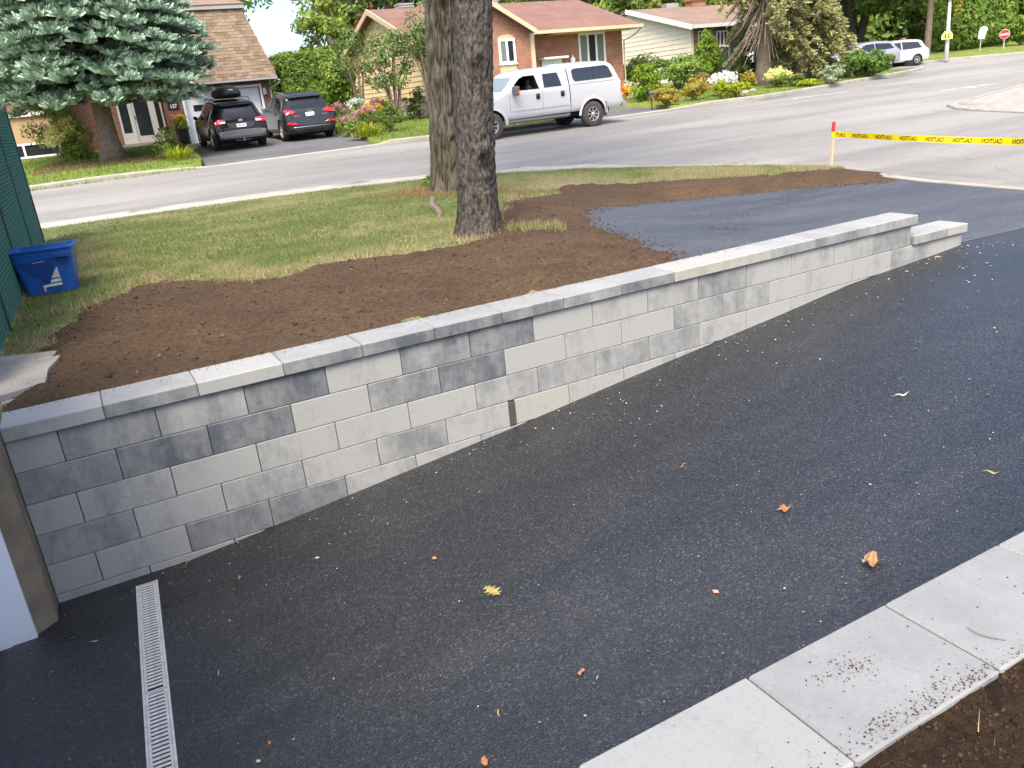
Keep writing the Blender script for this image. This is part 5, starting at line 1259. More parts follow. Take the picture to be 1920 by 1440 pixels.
def far_car(name, loc, rz, label, paintm, hgt=1.72, sc=1.0):
    r = empty(name, loc, rz, label, 'car'); r.scale = (sc, sc, sc)
    c = Car(dict(zl=[(0, .34), (.1, .27), (4.4, .24), (4.9, .34)], zu=[(0, .75), (.08, 1.0), (.2, 1.12), (.5, hgt-.15), (.7, hgt-.06), (1.6, hgt), (2.6, hgt-.02), (3.1, hgt-.16), (4.0, 1.08), (4.6, .95), (4.9, .68)], w=[(0, .84), (.1, .92), (.5, .96), (4.2, .96), (4.9, .72)]), 1.0, .965, .75, .025, .1)
    W = [(.95, .96, .34), (3.85, .96, .34)]; c.body('body', paintm, r, W, .39)
    for wx, _, _ in W:
        for s_ in (1, -1): wheel(r, wx, s_ * .83, .34, .22, s_, 7)
    shade_box(r, .4, 4.5, .74, .20, .34)
    for s_ in (1, -1):
        c.panel('front_side_window', [(2.15, 1.04), (3.6, 1.04), (3.1, 1.36), (2.75, hgt-.17), (2.15, hgt-.14)], 'side', MAT['cglass'], r, .005, .2, s_)
        c.panel('rear_side_window', [(.60, 1.10), (2.08, 1.04), (2.08, hgt-.14), (.85, hgt-.2)], 'side', MAT['cglass'], r, .005, .2, s_)
        c.panel('tail_lamp', [(s_*.62, .92), (s_*.88, .90), (s_*.84, 1.10), (s_*.66, 1.08)], 'rear', MAT['tail'], r, .006, .1)
        c.panel('head_lamp', [(s_*.45, .72), (s_*.70, .74), (s_*.68, .86), (s_*.48, .82)], 'front', MAT['tailclear'], r, .006, .1)
    c.panel('windscreen', [(-.70, 1.12), (.70, 1.12), (.58, hgt-.2), (-.58, hgt-.2)], 'front', MAT['cglass'], r, .006, .15)
    c.panel('rear_window', [(-.62, 1.14), (.62, 1.14), (.52, hgt-.2), (-.52, hgt-.2)], 'rear', MAT['cglass'], r, .006, .15)
    c.panel('door_seam', [(2.10, .4), (2.115, .4), (2.115, 1.02), (2.10, 1.02)], 'side', MAT['trim'], r, .003, .3, 1)
    return r
# ================================================================== houses across the street
def slab4(m, a, b, c, d, t=0.12):          # roof plane with thickness (a-d counter-clockwise from outside), pushed along its normal
    a, b, c, d = map(Vector, (a, b, c, d)); n = (b - a).cross(d - a).normalized() * t
    m.hexa([a - n, b - n, c - n, d - n, a, b, c, d])
def window(parent, x0, x1, z0, z1, y, panes, fr=0.09, mat=None, curtain=True, sill=True, name='window'):
    """a window in a wall that faces the street (-y)"""
    m = MB(); m.box(x0, x1, y - .05, y + .02, z0, z0 + fr); m.box(x0, x1, y - .05, y + .02, z1 - fr, z1)
    n = panes; pw_ = (x1 - x0 - fr) / n
    for i in range(n + 1): m.box(x0 + i * pw_, x0 + i * pw_ + fr, y - .048, y + .02, z0 + fr, z1 - fr)
    f = m.build(name, mat or MAT['whitebright'], parent)
    for i in range(n):
        MB().box(x0 + i*pw_ + fr, x0 + (i+1)*pw_, y - .012, y + .004, z0 + fr, z1 - fr).build('pane', MAT['glass'] if not curtain or i == 1 else MAT['curtainglass'], f)
    if sill: MB().box(x0 - .04, x1 + .04, y - .09, y + .0, z0 - .05, z0 - .001).build('sill', mat or MAT['whitebright'], f)
    return f
MAT['curtainglass'] = glassmat('curtained_glass', (0.16,0.19,0.17,1), 0.08)
def board_wall_x(parent, x, yz_poly, z0, z1, pitch, mat, off=-1):
    """lap siding on a wall facing -x: one board per course, clipped to the wall outline"""
    k = 0; z = z0
    while z < z1 - 0.01:
        zt = min(z + pitch, z1); ys = []
        for zz in (z + 0.002, zt):
            hit = []
            for (ya, za), (yb, zb_) in zip(yz_poly, yz_poly[1:] + yz_poly[:1]):
                if (za <= zz < zb_) or (zb_ <= zz < za): hit.append(ya + (yb - ya) * (zz - za) / (zb_ - za))
            ys.append((min(hit), max(hit)) if len(hit) > 1 else None)
        if ys[0]:
            b = ys[1] or (sum(ys[0]) / 2,) * 2; o_ = 0.028
            m = MB(); m.hexa([(x - o_, ys[0][0], z), (x, ys[0][0], z), (x, ys[0][1], z), (x - o_, ys[0][1], z), (x - .006, b[0], zt), (x, b[0], zt), (x, b[1], zt), (x - .006, b[1], zt)])
            m.build('siding_board', mat, parent)
        z += pitch

# ---------------- house with the mansard roof
HY = 31.0
h1 = empty('house', (4.0, HY, 0.85), 0, 'brick house with a steep brown shingled mansard above a white garage door', 'house')
gx0, gx1, gz1 = 5.92, 8.92, 2.80
m = MB(); m.box(5.22, gx0, HY, HY + .3, .5, 3.1); m.box(gx1, 9.32, HY, HY + .3, .5, 3.1); m.box(gx0, gx1, HY, HY + .3, gz1, 3.1)
m.box(5.20, 5.22, HY, 32.2, .5, 3.1); m.box(9.30, 9.32, HY + .3, 39, .5, 3.1); m.box(1.3, 3.45, 32.0, 32.3, .5, 3.3); m.box(5.12, 5.2, 32.0, 32.3, .5, 3.3); m.box(3.45, 5.12, 32.0, 32.3, 3.22, 3.3); m.build('brick_wall', MAT['brick_red'], h1)
MB().box(-3, 9.29, 33.5, 39, .5, 5.9).box(1.3, 5.2, 32.3, 33.5, 3.3, 5.9).build('inner_walls', MAT['tan'], h1)
gd = empty('tmp', (0, 0, 0)); bpy.data.objects.remove(gd)
m = MB(); m.box(gx0, gx1, HY + .14, HY + .20, .82, gz1); gdo = m.build('garage_door', MAT['white'], h1)
for i in range(4): MB().cbox(gx0 + .02, gx1 - .02, HY + .125, HY + .142, .84 + i*.485, .84 + (i+1)*.485 - .012, .004).build('door_panel', MAT['white'], gdo)
for x in (6.22, 7.9): MB().box(x, x + .52, HY + .118, HY + .13, 2.06, 2.30).build('door_window', MAT['glass'], gdo)
m = MB(); m.box(gx0 - .09, gx0, HY - .03, HY + .14, .8, gz1 + .09); m.box(gx1, gx1 + .09, HY - .03, HY + .14, .8, gz1 + .09); m.box(gx0, gx1, HY - .03, HY + .14, gz1, gz1 + .09); m.build('garage_door_frame', MAT['white'], h1)
m = MB(); m.cbox(9.02, 9.16, HY - .14, HY, 2.46, 2.72, .02); m.build('wall_lamp', MAT['doorgrey'], h1)
npl = MB().box(5.26, 5.66, HY - .03, HY, 2.22, 2.46).build('house_number', MAT['trim'], h1)
tm_ = textmesh('137', 0.20); vv2 = np.array([v.co[:] for v in tm_.vertices]); m = MB(); m.v = [(5.46 + (p[0] - vv2[:, 0].mean()) * .9, HY - .034, 2.27 + p[1]) for p in vv2]; m.f = [tuple(p.vertices) for p in tm_.polygons]; m.m = [0] * len(m.f); m.build('house_digits', MAT['signwhite'], npl, fix=False)
# front door with side lights under the porch
DY = 31.95
m = MB(); dz0, dz1 = 1.08, 3.22
for x0, x1 in ((3.46, 3.54), (3.86, 4.0), (4.72, 4.86), (5.06, 5.12)): m.box(x0, x1, DY - .06, DY + .05, dz0, dz1)
m.box(3.46, 5.12, DY - .058, DY + .05, dz1 - .08, dz1); m.box(3.54, 3.86, DY - .04, DY + .05, dz0, dz0 + .42); m.box(4.86, 5.06, DY - .04, DY + .05, dz0, dz0 + .42); m.build('door_frame', MAT['doorgrey'], h1)
d = MB().box(4.0, 4.72, DY - .02, DY + .03, dz0, dz1 - .09).build('front_door', MAT['doorgrey'], h1)
MB().box(4.10, 4.62, DY - .03, DY - .021, dz0 + .28, dz1 - .2).build('door_glass', MAT['glass'], d); MB().tube([(4.055, DY - .05, 2.0), (4.055, DY - .09, 2.0), (4.055, DY - .09, 2.14)], .018, 6).build('handle', MAT['trim'], d)
for x0, x1 in ((3.55, 3.85), (4.87, 5.05)): MB().box(x0, x1, DY - .012, DY + .0, dz0 + .42, dz1 - .08).build('side_light', MAT['glass'], h1)
for i, (y0, z1) in enumerate(((30.55, .98), (30.95, 1.06))): MB().cbox(3.2 - .1 * (1 - i), 5.15, y0, 31.9, .6, z1, .015).build('step', MAT['concrete'], h1)
# mansard face of separate shingles
B0, B1, T0, T1 = Vector((6.28, 30.42, 3.10)), Vector((9.60, 30.42, 3.10)), Vector((6.50, 31.05, 5.74)), Vector((8.80, 31.05, 5.74))
m = MB(); m.hexa([B0, B1, Vector((9.60, 38, 3.1)), Vector((6.28, 38, 3.1)), T0, T1, Vector((8.80, 37.4, 5.74)), Vector((6.5, 37.4, 5.74))]); roof1 = m.build('mansard_roof', MAT['shingle'], h1)
sh = MB().hexa([(-.118, -.014, 0), (.118, -.014, 0), (.118, 0, 0), (-.118, 0, 0), (-.118, -.004, .15), (.118, -.004, .15), (.118, .004, .15), (-.118, .004, .15)]).mesh('shingle'); sh.materials.append(MAT['shingle'])
up = (T0 - B0); up.x = 0; SLl = up.length; upn = up.normalized(); nrm = Vector((0, -upn.z, upn.y)); rows = 22
for i in range(rows):
    t = i / rows; xl, xr = lerp(B0.x, T0.x, t), lerp(B1.x, T1.x, t); x = xl - (0.12 if i % 2 else 0) - random.uniform(0, .08)
    while x < xr - 0.03:
        a, b = max(x, xl), min(x + .24, xr)
        if b - a > .04:
            c = Vector(((a + b)/2, 0, 0)) + Vector((0, B0.y, B0.z)) + upn * (SLl * t) + nrm * .004
            M4 = Matrix(((1, 0, 0, c.x), (0, -nrm.y, upn.y, c.y), (0, -nrm.z, upn.z, c.z), (0, 0, 0, 1))) @ Matrix.Diagonal(((b - a) / .24, 1 + random.uniform(-.2, .5), 1, 1))
            share('shingle', sh, M4, roof1)
        x += .24
m = MB(); m.box(6.28, 9.60, 30.40, 31.0, 3.02, 3.095); m.build('soffit', MAT['grey_trim'], h1)
m = MB(); m.box(5.9, 8.92, 30.93, 31.2, 5.745, 5.90); m.box(8.80, 8.94, 31.2, 37.6, 5.745, 5.90); m.build('cornice', MAT['grey_trim'], h1)
m = MB(); slab4(m, (5.9, 30.90, 5.92), (8.95, 30.90, 5.92), (8.2, 34.3, 6.9), (5.9, 34.3, 6.9), .03); m.build('upper_roof', MAT['roof_tan'], h1)
m = MB(); m.hexa([(6.20, 30.40, 3.1), (6.30, 30.40, 3.1), (6.30, 30.7, 3.1), (6.20, 30.7, 3.1), (6.42, 31.0, 5.74), (6.52, 31.0, 5.74), (6.52, 31.3, 5.74), (6.42, 31.3, 5.74)]); m.build('edge_trim', MAT['whitebright'], h1)
m = MB(); m.tube([(9.5, 30.5, 3.02), (9.72, 30.6, 2.96), (9.75, 30.75, 2.88), (9.36, 30.97, 2.70), (9.36, 30.97, .8)], .035, 8); m.build('downpipe', MAT['doorgrey'], h1)
# left wing
m = MB(); m.box(-8, 1.3, 30.0, 33.5, 1.52, 2.42); m.build('tan_wall', MAT['tan'], h1)
m = MB(); m.box(-8, 1.3, 30.06, 33.5, 2.55, 6); m.build('upper_wall', MAT['brick_red'], h1)
m = MB(); m.box(-8, 1.35, 29.9, 30.1, 2.42, 2.55); m.build('window_ledge', MAT['whitebright'], h1)
m = MB(); m.box(-8, 1.3, 30.02, 33.4, .4, 1.0); m.build('foundation', MAT['concrete'], h1)
window(h1, -2.4, 1.2, 1.0, 1.52, 30.05, 3, .07, None, False, False, 'basement_window')
m = MB(); slab4(m, (-8, 29.5, 5.9), (6.4, 30.4, 5.9), (6.4, 35, 7.4), (-8, 35, 7.4), .1); m.build('wing_roof', MAT['roof_tan'], h1)

# ---------------- middle house: beige gable end, orange brick front
h2 = empty('house', (15, 28.6, 0.9), 0, 'orange brick house with a beige sided gable end and rose roof, behind the pickup', 'house')
RY, RZ, EY, EZ = 32.5, 5.62, 27.6, 3.94; sl_ = (RZ - EZ) / (RY - EY); FYb = 28.6
def rz2(y): return RZ - abs(y - RY) * sl_
wp = [(28.0, 1.74), (37.0, 1.74), (37.0, rz2(37.0) - .1), (RY, RZ - .1), (28.0, rz2(28.0) - .1)]
m = MB(); m.prism(wp, 'x', 15.0, 15.12); m.box(15.0, 25.55, 36.9, 37.0, .5, 4.0); m.build('gable_wall', MAT['beige'], h2)
board_wall_x(h2, 15.0, wp, 1.76, 5.5, 0.205, MAT['beige'])
m = MB(); m.box(15.02, 15.2, 28.0, 37.0, .4, 1.74); m.build('foundation', MAT['concrete'], h2)
fw = MB().box(14.985, 15.02, 31.4, 31.75, 1.3, 1.6).build('foundation_window', MAT['whitebright'], h2); MB().box(14.978, 14.985, 31.44, 31.71, 1.34, 1.56).build('pane', MAT['glass'], fw)
A_ = aty(925, 5, 27.0); B_ = aty(1005, 55, 27.0); gs = (A_[2] - B_[2]) / (B_[0] - A_[0]); gxr = 17.0; gzr = A_[2] + (A_[0] - gxr) * gs
hw = B_[0] - .1 - gxr; hwl = gxr - 15.2
# brick front with window openings left free behind the frames
wl = gxr - hwl
m = MB(); m.prism([(wl, .5), (gxr + hw, .5), (gxr + hw, gzr - hw*gs - .05), (gxr, gzr - .12), (wl, gzr - hwl*gs - .05)], 'y', 27.4, 27.65); m.build('brick_gable', MAT['brick_orange'], h2)
m = MB(); m.box(gxr + hw + .2, 25.55, FYb, FYb + .25, .5, rz2(FYb) - .1); m.box(25.53, 25.55, FYb + .25, 37, .5, 3.9); m.build('brick_wall', MAT['brick_orange'], h2)
m = MB(); m.box(gxr + hw, gxr + hw + .2, 27.38, FYb + .2, .5, gzr - hw*gs - .1); m.build('corner_post', MAT['beigetrim'], h2)
m = MB(); e = .12
slab4(m, (14.6, EY, EZ), (26.0, EY, EZ), (25.75, RY, RZ), (14.6, RY, RZ)); slab4(m, (26.0, 37.4, EZ), (14.6, 37.4, EZ), (14.6, RY, RZ), (25.75, RY, RZ)); rf = m.build('roof', MAT['roof_pink'], h2)
m = MB(); yb = RY
slab4(m, (gxr + hw + e, 27.0, gzr - (hw + e)*gs), (gxr + hw + e, yb, gzr - (hw + e)*gs), (gxr, yb, gzr), (gxr, 27.0, gzr)); slab4(m, (gxr - hwl - e, yb, gzr - (hwl + e)*gs), (gxr - hwl - e, 27.0, gzr - (hwl + e)*gs), (gxr, 27.0, gzr), (gxr, yb, gzr)); m.build('gable_roof', MAT['roof_pink'], h2)
def rake(parent, p, q, w=.2, t=.06, mat=None, name='rake_board'):
    p, q = Vector(p), Vector(q); m = MB(); ax = 'y' if abs(p.y - q.y) < .01 else 'x'
    d = Vector((0, -t, 0)) if ax == 'y' else Vector((-t, 0, 0)); dn = Vector((0, 0, -w))
    m.hexa([p + dn, q + dn, q + dn + d, p + dn + d, p, q, q + d, p + d]); return m.build(name, mat or MAT['beigetrim'], parent)
rake(h2, (gxr, 26.99, gzr + .02), (gxr + hw + e, 26.99, gzr - (hw + e)*gs + .02)); rake(h2, (gxr, 26.99, gzr + .02), (gxr - hwl - e, 26.99, gzr - (hwl + e)*gs + .02))
rake(h2, (14.59, RY, RZ + .02), (14.59, EY, EZ + .02), .22); rake(h2, (14.59, RY, RZ + .02), (14.59, 37.4, EZ + .02), .22)
m = MB(); m.box(gxr + hw + .25, 26.0, EY - .1, EY - .005, EZ - .14, EZ + .0); m.build('gutter', MAT['beigetrim'], h2); m = MB(); m.box(21.3, 25.95, EY, FYb, EZ - .16, EZ - .13); m.build('soffit', MAT['beigetrim'], h2)
m = MB(); m.tube([(25.95, EY, EZ - .14), (25.8, EY + .3, EZ - .4), (25.62, FYb - .05, EZ - .6), (25.62, FYb - .05, .9)], .035, 8); m.build('downpipe', MAT['beigetrim'], h2)
def wpx(u0, v0, u1, v1, y): a, b = aty(u0, v0, y), aty(u1, v1, y); return a[0], b[0], b[2], a[2]
x0, x1, z0, z1 = wpx(1083, 63, 1136, 118, FYb); window(h2, x0, x1, z0, z1, FYb, 3)
m = MB(); cx, rr = (x0 + x1)/2, (x1 - x0)/2; m.prism([(cx + rr*math.cos(a), z1 + .004 + rr*.34*math.sin(a)) for a in np.linspace(0, math.pi, 13)], 'y', FYb - .03, FYb + .02); m.build('arch_panel', MAT['beigetrim'], h2)
x0, x1, z0, z1 = wpx(933, 74, 968, 118, 27.4); window(h2, x0, x1, z0, z1, 27.4, 2)
m = MB(); cx, rr = (x0 + x1)/2, (x1 - x0)/2; m.prism([(cx + rr*math.cos(a), z1 + .004 + rr*.40*math.sin(a)) for a in np.linspace(0, math.pi, 13)], 'y', 27.37, 27.42); m.build('arch_panel', MAT['beigetrim'], h2)
MB().box(x0, x1, 27.37, 27.42, .9, z0 - .055).build('infill_panel', MAT['beigetrim'], h2)
x0, x1, z0, z1 = wpx(1015, 113, 1058, 190, FYb); MB().box(x0 - .12, x1 + .1, FYb - .5, FYb, z1 + .0, z1 + .09).build('door_canopy', MAT['whitebright'], h2)
d = MB().box(x0, x1 - .5, FYb - .05, FYb + .02, .9, z1 - .003).build('front_door', MAT['whitebright'], h2); MB().box(x0 + .15, x1 - .65, FYb - .06, FYb - .051, 1.2, z1 - .25).build('door_panel', MAT['white'], d)
d = MB().box(x1 - .48, x1, FYb - .05, FYb + .02, .9, z1 - .003).build('door_side_panel', MAT['whitebright'], h2); MB().box(x1 - .30, x1 - .18, FYb - .06, FYb - .051, z1 - .55, z1 - .35).build('pane', MAT['glass'], d)
p = aty(1071, 115, FYb); m = MB(); m.lathe([(.02, -.3), (.09, -.2), (.11, .05), (.13, .06), (.02, .22), (.01, .3)], 10, (p[0], FYb - .15, p[2])); m.box(p[0] - .02, p[0] + .02, FYb - .15, FYb, p[2] - .1, p[2] - .06); m.build('wall_lantern', MAT['whitebright'], h2)
m = MB(); m.box(16.6, 17.3, 33.6, 34.2, 5.0, 5.95); [m.box(16.56, 17.34, 33.56, 34.24, 5.55 + i*.11, 5.60 + i*.11) for i in range(4)]; m.build('chimney', MAT['grey_trim'], h2)
m = MB(); m.lathe([(.12, 0), (.12, .3), (.2, .32), (.2, .4), (.05, .45)], 10, (21.5, 33.2, 5.5)); m.build('roof_vent', MAT['metal'], h2)

# ---------------- third house: cream siding, brick front under a tan roof
c3 = atd(1297, 100, 43.0); X3, Y3 = c3[0], c3[1]
h3 = empty('house', (X3, Y3, 1.0), 0, 'cream sided house with brick front and dark green trim behind the drooping spruces', 'house')
ez = aty(1302, 47, Y3 - .5)[2]; ry3 = Y3 + 5.2; rz3 = atx(1207, 17, X3)[2] + .1; sl3 = (rz3 - ez) / (ry3 - Y3 + .5)
wp = [(Y3, 1.2), (Y3 + 10, 1.2), (Y3 + 10, rz3 - (5.2)*sl3*.9 - .1), (ry3, rz3 - .12), (Y3, rz3 - 5.2*sl3 - .1)]
m = MB(); m.prism(wp, 'x', X3, X3 + .12); m.box(X3, X3 + .3, Y3, Y3 + 10, .5, 1.2); m.build('side_wall', MAT['cream'], h3)
board_wall_x(h3, X3, wp, 1.22, rz3 - .2, 0.24, MAT['cream'])
m = MB(); m.box(X3 + .001, X3 + 10, Y3 - .02, Y3 + .2, .5, ez); m.build('brick_wall', m_brick('dark_mixed_brick', (0.22,0.075,0.05,1), (0.10,0.05,0.04,1)), h3)
MB().box(X3 - .03, X3 + .10, Y3 - .05, Y3 - .021, .5, ez).build('corner_board', MAT['beigetrim'], h3)
m = MB(); slab4(m, (X3 - .35, Y3 - .5, ez), (X3 + 10.5, Y3 - .5, ez), (X3 + 9.5, ry3, rz3), (X3 - .35, ry3, rz3)); slab4(m, (X3 + 10.5, Y3 + 10.6, ez), (X3 - .35, Y3 + 10.6, ez), (X3 - .35, ry3, rz3), (X3 + 9.5, ry3, rz3)); m.build('roof', MAT['roof_tan'], h3)
rake(h3, (X3 - .36, ry3, rz3 + .03), (X3 - .36, Y3 - .5, ez + .03), .24, .06, MAT['whitebright']); m = MB(); m.box(X3 - .4, X3 + 10.5, Y3 - .62, Y3 - .505, ez - .16, ez + .02); m.build('gutter', MAT['doorgrey'], h3)
m = MB(); p = aty(1305, 18, ry3); m.box(p[0] - .5, p[0] + .5, ry3 - .3, ry3 + .4, rz3 - .3, aty(1305, 2, ry3)[2]); m.box(p[0] - .58, p[0] + .58, ry3 - .38, ry3 + .48, aty(1305, 2, ry3)[2], aty(1305, 2, ry3)[2] + .12); m.build('chimney', MAT['brick_orange'], h3)
p = aty(1257, 10, ry3 + 1); MB().box(p[0] - .45, p[0] + .45, ry3 + .8, ry3 + 1.4, rz3 - .4, p[2] + .1).build('roof_vent', MAT['grey_trim'], h3)
for u0, u1 in ((1308, 1330), (1342, 1364)):
    x0, x1, z0, z1 = wpx(u0, 58, u1, 86, Y3 - .02); window(h3, x0, x1, z0, z1, Y3 - .02, 3, .07, MAT['doorgrey'], False, True)
    MB().box(x0, x1, Y3 - .06, Y3 - .021, z1 + .02, ez - .18).build('trim_panel', MAT['darkgreen'], h3); MB().box(x0, x1, Y3 - .06, Y3 - .021, 1.1, z0 - .08).build('lower_panel', MAT['darkgreen'], h3)
for u in (1405, 1452):
    p = aty(u, 120, Y3 - 1.6); m = MB(); m.cbox(p[0] - .16, p[0] + .16, Y3 - 1.75, Y3 - 1.45, .8, 3.4, .02); m.build('porch_post', MAT['white'], h3)
m = MB(); m.box(X3 + 2.7, X3 + 8, Y3 - .06, Y3 - .021, .9, 3.2); m.build('dark_entry', MAT['darkgreen'], h3)
m = MB(); m.box(X3 + 2.6, X3 + 8.4, Y3 - 2.0, Y3 - .5, 3.4, ez - .18); m.build('porch_roof', MAT['doorgrey'], h3)
# ================================================================== trees and plants
def spruce(parent, base, trunk_r, z0, H, rad, mat, step=0.34, nb=10, droop=0.25, size=0.10, dens=1.0, bark='bark_far', zmax_detail=99, lean=(0, 0), pend=0.0, tilt=0.12, skip=None, zj=.15):
    b = Vector(base); m = MB(); hts = np.linspace(0, H, 16)
    m.tube([b + Vector((lean[0]*h, lean[1]*h, h - .05)) for h in hts], [max(.02, trunk_r * (1 - h / H) + .02 + trunk_r * .55 * math.exp(-h / .22)) for h in hts], 14)
    m.build('trunk', MAT[bark], parent, smooth=True)
    Pn, Dn, Tn = [], [], []; bm_ = MB(); z = z0
    while z < H - .2:
        f = (z - z0) / (H - z0); L0 = rad * (1 - f) ** 0.75 * (0.72 + 0.28 * min(1, (z - z0) / .8)); det = 1.0 if z < zmax_detail else 0.35
        for i in range(nb):
            a = random.uniform(0, 6.283); L = L0 * random.uniform(.72, 1.12); o = b + Vector((lean[0]*z, lean[1]*z, z + random.uniform(-zj, zj)))
            if skip and skip(a, z): continue
            dx, dy = math.cos(a), math.sin(a); pts = []
            for t in np.linspace(0, 1, 7):
                rr = L * t; zz = tilt * L * t - droop * L * t * t * 1.3 + .18 * L * max(0, t - .65) * (1 - pend)
                pts.append(o + Vector((dx * rr, dy * rr, zz)))
            bm_.tube(pts, [.035 * (1 - t * .85) for t in np.linspace(0, 1, 7)], 4, False)
            nt = int(max(4, L / .16) * dens * det)
            for k in range(nt):
                t = random.uniform(.22, 1.0) ** .8; q = t * 6; j = min(5, int(q)); p = pts[j].lerp(pts[j+1], q - j); tl = (.16 + .34 * (1 - t)) * random.uniform(.7, 1.3) * min(1, L / 1.5) + .12
                sd = random.choice((-1, 1)) * random.uniform(.5, 1.25); ca, sa = math.cos(a + sd), math.sin(a + sd)
                d = Vector((ca, sa, random.uniform(-.15, .25) - pend * random.uniform(.6, 1.6))).normalized()
                for s_ in np.arange(.04, tl, .075):
                    c = p + d * s_
                    for _ in range(3): Pn.append(c); Dn.append(d); Tn.append(.25 + .6 * s_ / tl * t + random.gauss(0, .14))
        z += step * random.uniform(.8, 1.2)
    bm_.build('branch', MAT[bark], parent, fix=False)['kind'] = 'stuff'
    P = np.array([p[:] for p in Pn]); Dv = np.array([d[:] for d in Dn]); n = len(P)
    r = rng.normal(size=(n, 3)); r[:, 2] = np.abs(r[:, 2]) * .8 + .1; r -= (r * Dv).sum(1)[:, None] * Dv; r /= np.linalg.norm(r, axis=1)[:, None]
    dirn = Dv * .75 + r * .75; dirn /= np.linalg.norm(dirn, axis=1)[:, None]; w = np.cross(dirn, rng.normal(size=(n, 3))); w /= np.linalg.norm(w, axis=1)[:, None] + 1e-9
    s = size * rng.uniform(.7, 1.3, (n, 1))
    V = np.stack([P - w * s * .18, P + w * s * .18, P + dirn * s + w * s * .12, P + dirn * s - w * s * .12], 1).reshape(-1, 3)
    tri_cloud('crown', V, np.arange(4 * n).reshape(-1, 4), np.repeat(np.clip(Tn, 0, 1), 4), mat, parent); return n
def tree(name, label, base, H, rx, rz, cz, n, size, mat, tr=.2, clumps=60, cr=.26, stems=1, cat='tree', bark='bark_far', group=None, ry=None, limbs=7, shell=.45, low=-1.0, spread=0.35):
    e = empty(name, base, 0, label, cat, group); b = Vector([float(c) for c in base]); c = b + Vector((0, 0, cz)); m = MB()
    for s in range(stems):
        a = 2.4 * s + 1; off = Vector((math.cos(a), math.sin(a), 0)) * (rx * spread if stems > 1 else rx * .08); top = b + off + Vector((0, 0, cz + rz * .35))
        k = b + (off * .35 if stems > 1 else Vector((0, 0, 0))) + Vector((0, 0, cz * .45)); pts = [b + Vector((0, 0, -.1)), b.lerp(k, .5) + Vector((0, 0, .05)), k, k.lerp(top, .5) + Vector((random.uniform(-.1, .1), random.uniform(-.1, .1), 0)), top]
        m.tube(pts, [tr * 1.25, tr, tr * .85, tr * .6, tr * .2], 10)
        for i in range(limbs):
            t = random.uniform(.1, .9); p = k.lerp(top, t); d = rng.normal(size=3); d[2] = abs(d[2]) * .7 + .2; d /= np.linalg.norm(d); q = p + Vector(d * np.array([rx, rx, rz]) * random.uniform(.5, .85)); m.tube([p, p.lerp(q, .5) + Vector((0, 0, .06 * rz)), q], [tr * .42, tr * .25, tr * .06], 6, False)
    m.build('trunk', MAT[bark], e, smooth=True, fix=False)
    P, rn, nr = crown_pts(c, rx, ry or rx, rz, n, clumps, cr, shell, low); leaves('crown', P, size, mat, e, rn, nr); return e
def shrub(name, label, base, rx, h, n, size, mat, cat='shrub', ry=None, flowers=None, group=None, clumps=26, cr=.38, stems=6, low=-.75):
    e = empty(name, base, 0, label, cat, group); b = Vector([float(c) for c in base]); m = MB()
    for i in range(stems):
        a = i * 2.4; q = b + Vector((math.cos(a) * rx * .55, math.sin(a) * rx * .5, h * random.uniform(.55, .85))); m.tube([b + Vector((math.cos(a)*.04, math.sin(a)*.04, -.03)), b.lerp(q, .55) + Vector((0, 0, .05)), q], [.022, .016, .006], 5, False)
    m.build('stem', MAT['bark_far'], e, fix=False)
    P, rn, nr = crown_pts(b + Vector((0, 0, h * .53)), rx, ry or rx, h * .5, n, clumps, cr, .25, low); leaves('foliage', P, size, mat, e, rn, nr)
    if flowers:
        fm, fn, fs, ft_, nm = flowers; k = max(1, fn // 60); Q = []
        for i in range(k):
            a = random.uniform(0, 6.283); r = random.uniform(.1, 1) ** .6; c = np.array([b.x + math.cos(a)*rx*r*.95, b.y + math.sin(a)*(ry or rx)*r*.95, b.z + h * (ft_ + (1 - ft_) * math.sqrt(max(0, 1 - r*r*.9)) * random.uniform(.85, 1.08))])
            Q.append(c + rng.normal(size=(60, 3)) * np.array([1, 1, .9]) * fs * 1.7)
        leaves(nm, np.vstack(Q), fs, fm, e)
    return e
def clump(name, label, base, n, L, w, mat, cat='plant', spread=.25, group=None, flowers=None):
    """arching strap leaves"""
    e = empty(name, base, 0, label, cat, group); b = np.array(base, float); V = []; F = []; Rn = []
    for i in range(n):
        a = random.uniform(0, 6.283); r0 = random.uniform(0, spread); l = L * random.uniform(.6, 1.15); reach = random.uniform(.25, .85); p0 = b + np.array([math.cos(a)*r0, math.sin(a)*r0, 0]); d = np.array([math.cos(a), math.sin(a), 0]); s = np.array([-d[1], d[0], 0]); k = len(V); tone = random.random()
        for t in (0, .35, .7, 1.0):
            c = p0 + d * l * reach * t + np.array([0, 0, l * (1.25 * t - (.35 + reach * .75) * t * t)]); ww = w * (1 - t ** 2) + .002; V += [c - s * ww, c + s * ww]; Rn += [tone, tone]
        for j in range(3): F.append((k + 2*j, k + 2*j + 1, k + 2*j + 3, k + 2*j + 2))
    tri_cloud('foliage', V, F, Rn, mat, e)
    if flowers:
        fm, fn, fs = flowers; Q = [b + np.array([random.gauss(0, spread*1.3), random.gauss(0, spread*1.3), L * random.uniform(.75, 1.15)]) for _ in range(fn)]; leaves('blooms', np.vstack([q + rng.normal(size=(10, 3)) * fs for q in Q]), fs, fm, e)
    return e
def gp(u, v, fn=FL): return on(fn, u, v)
def scale_at(u, v, fn=FL):                      # metres per photo pixel at a spot on the ground
    p = gp(u, v, fn); return float((CAM_M @ (p - CAM_C))[2]) / CAM_F

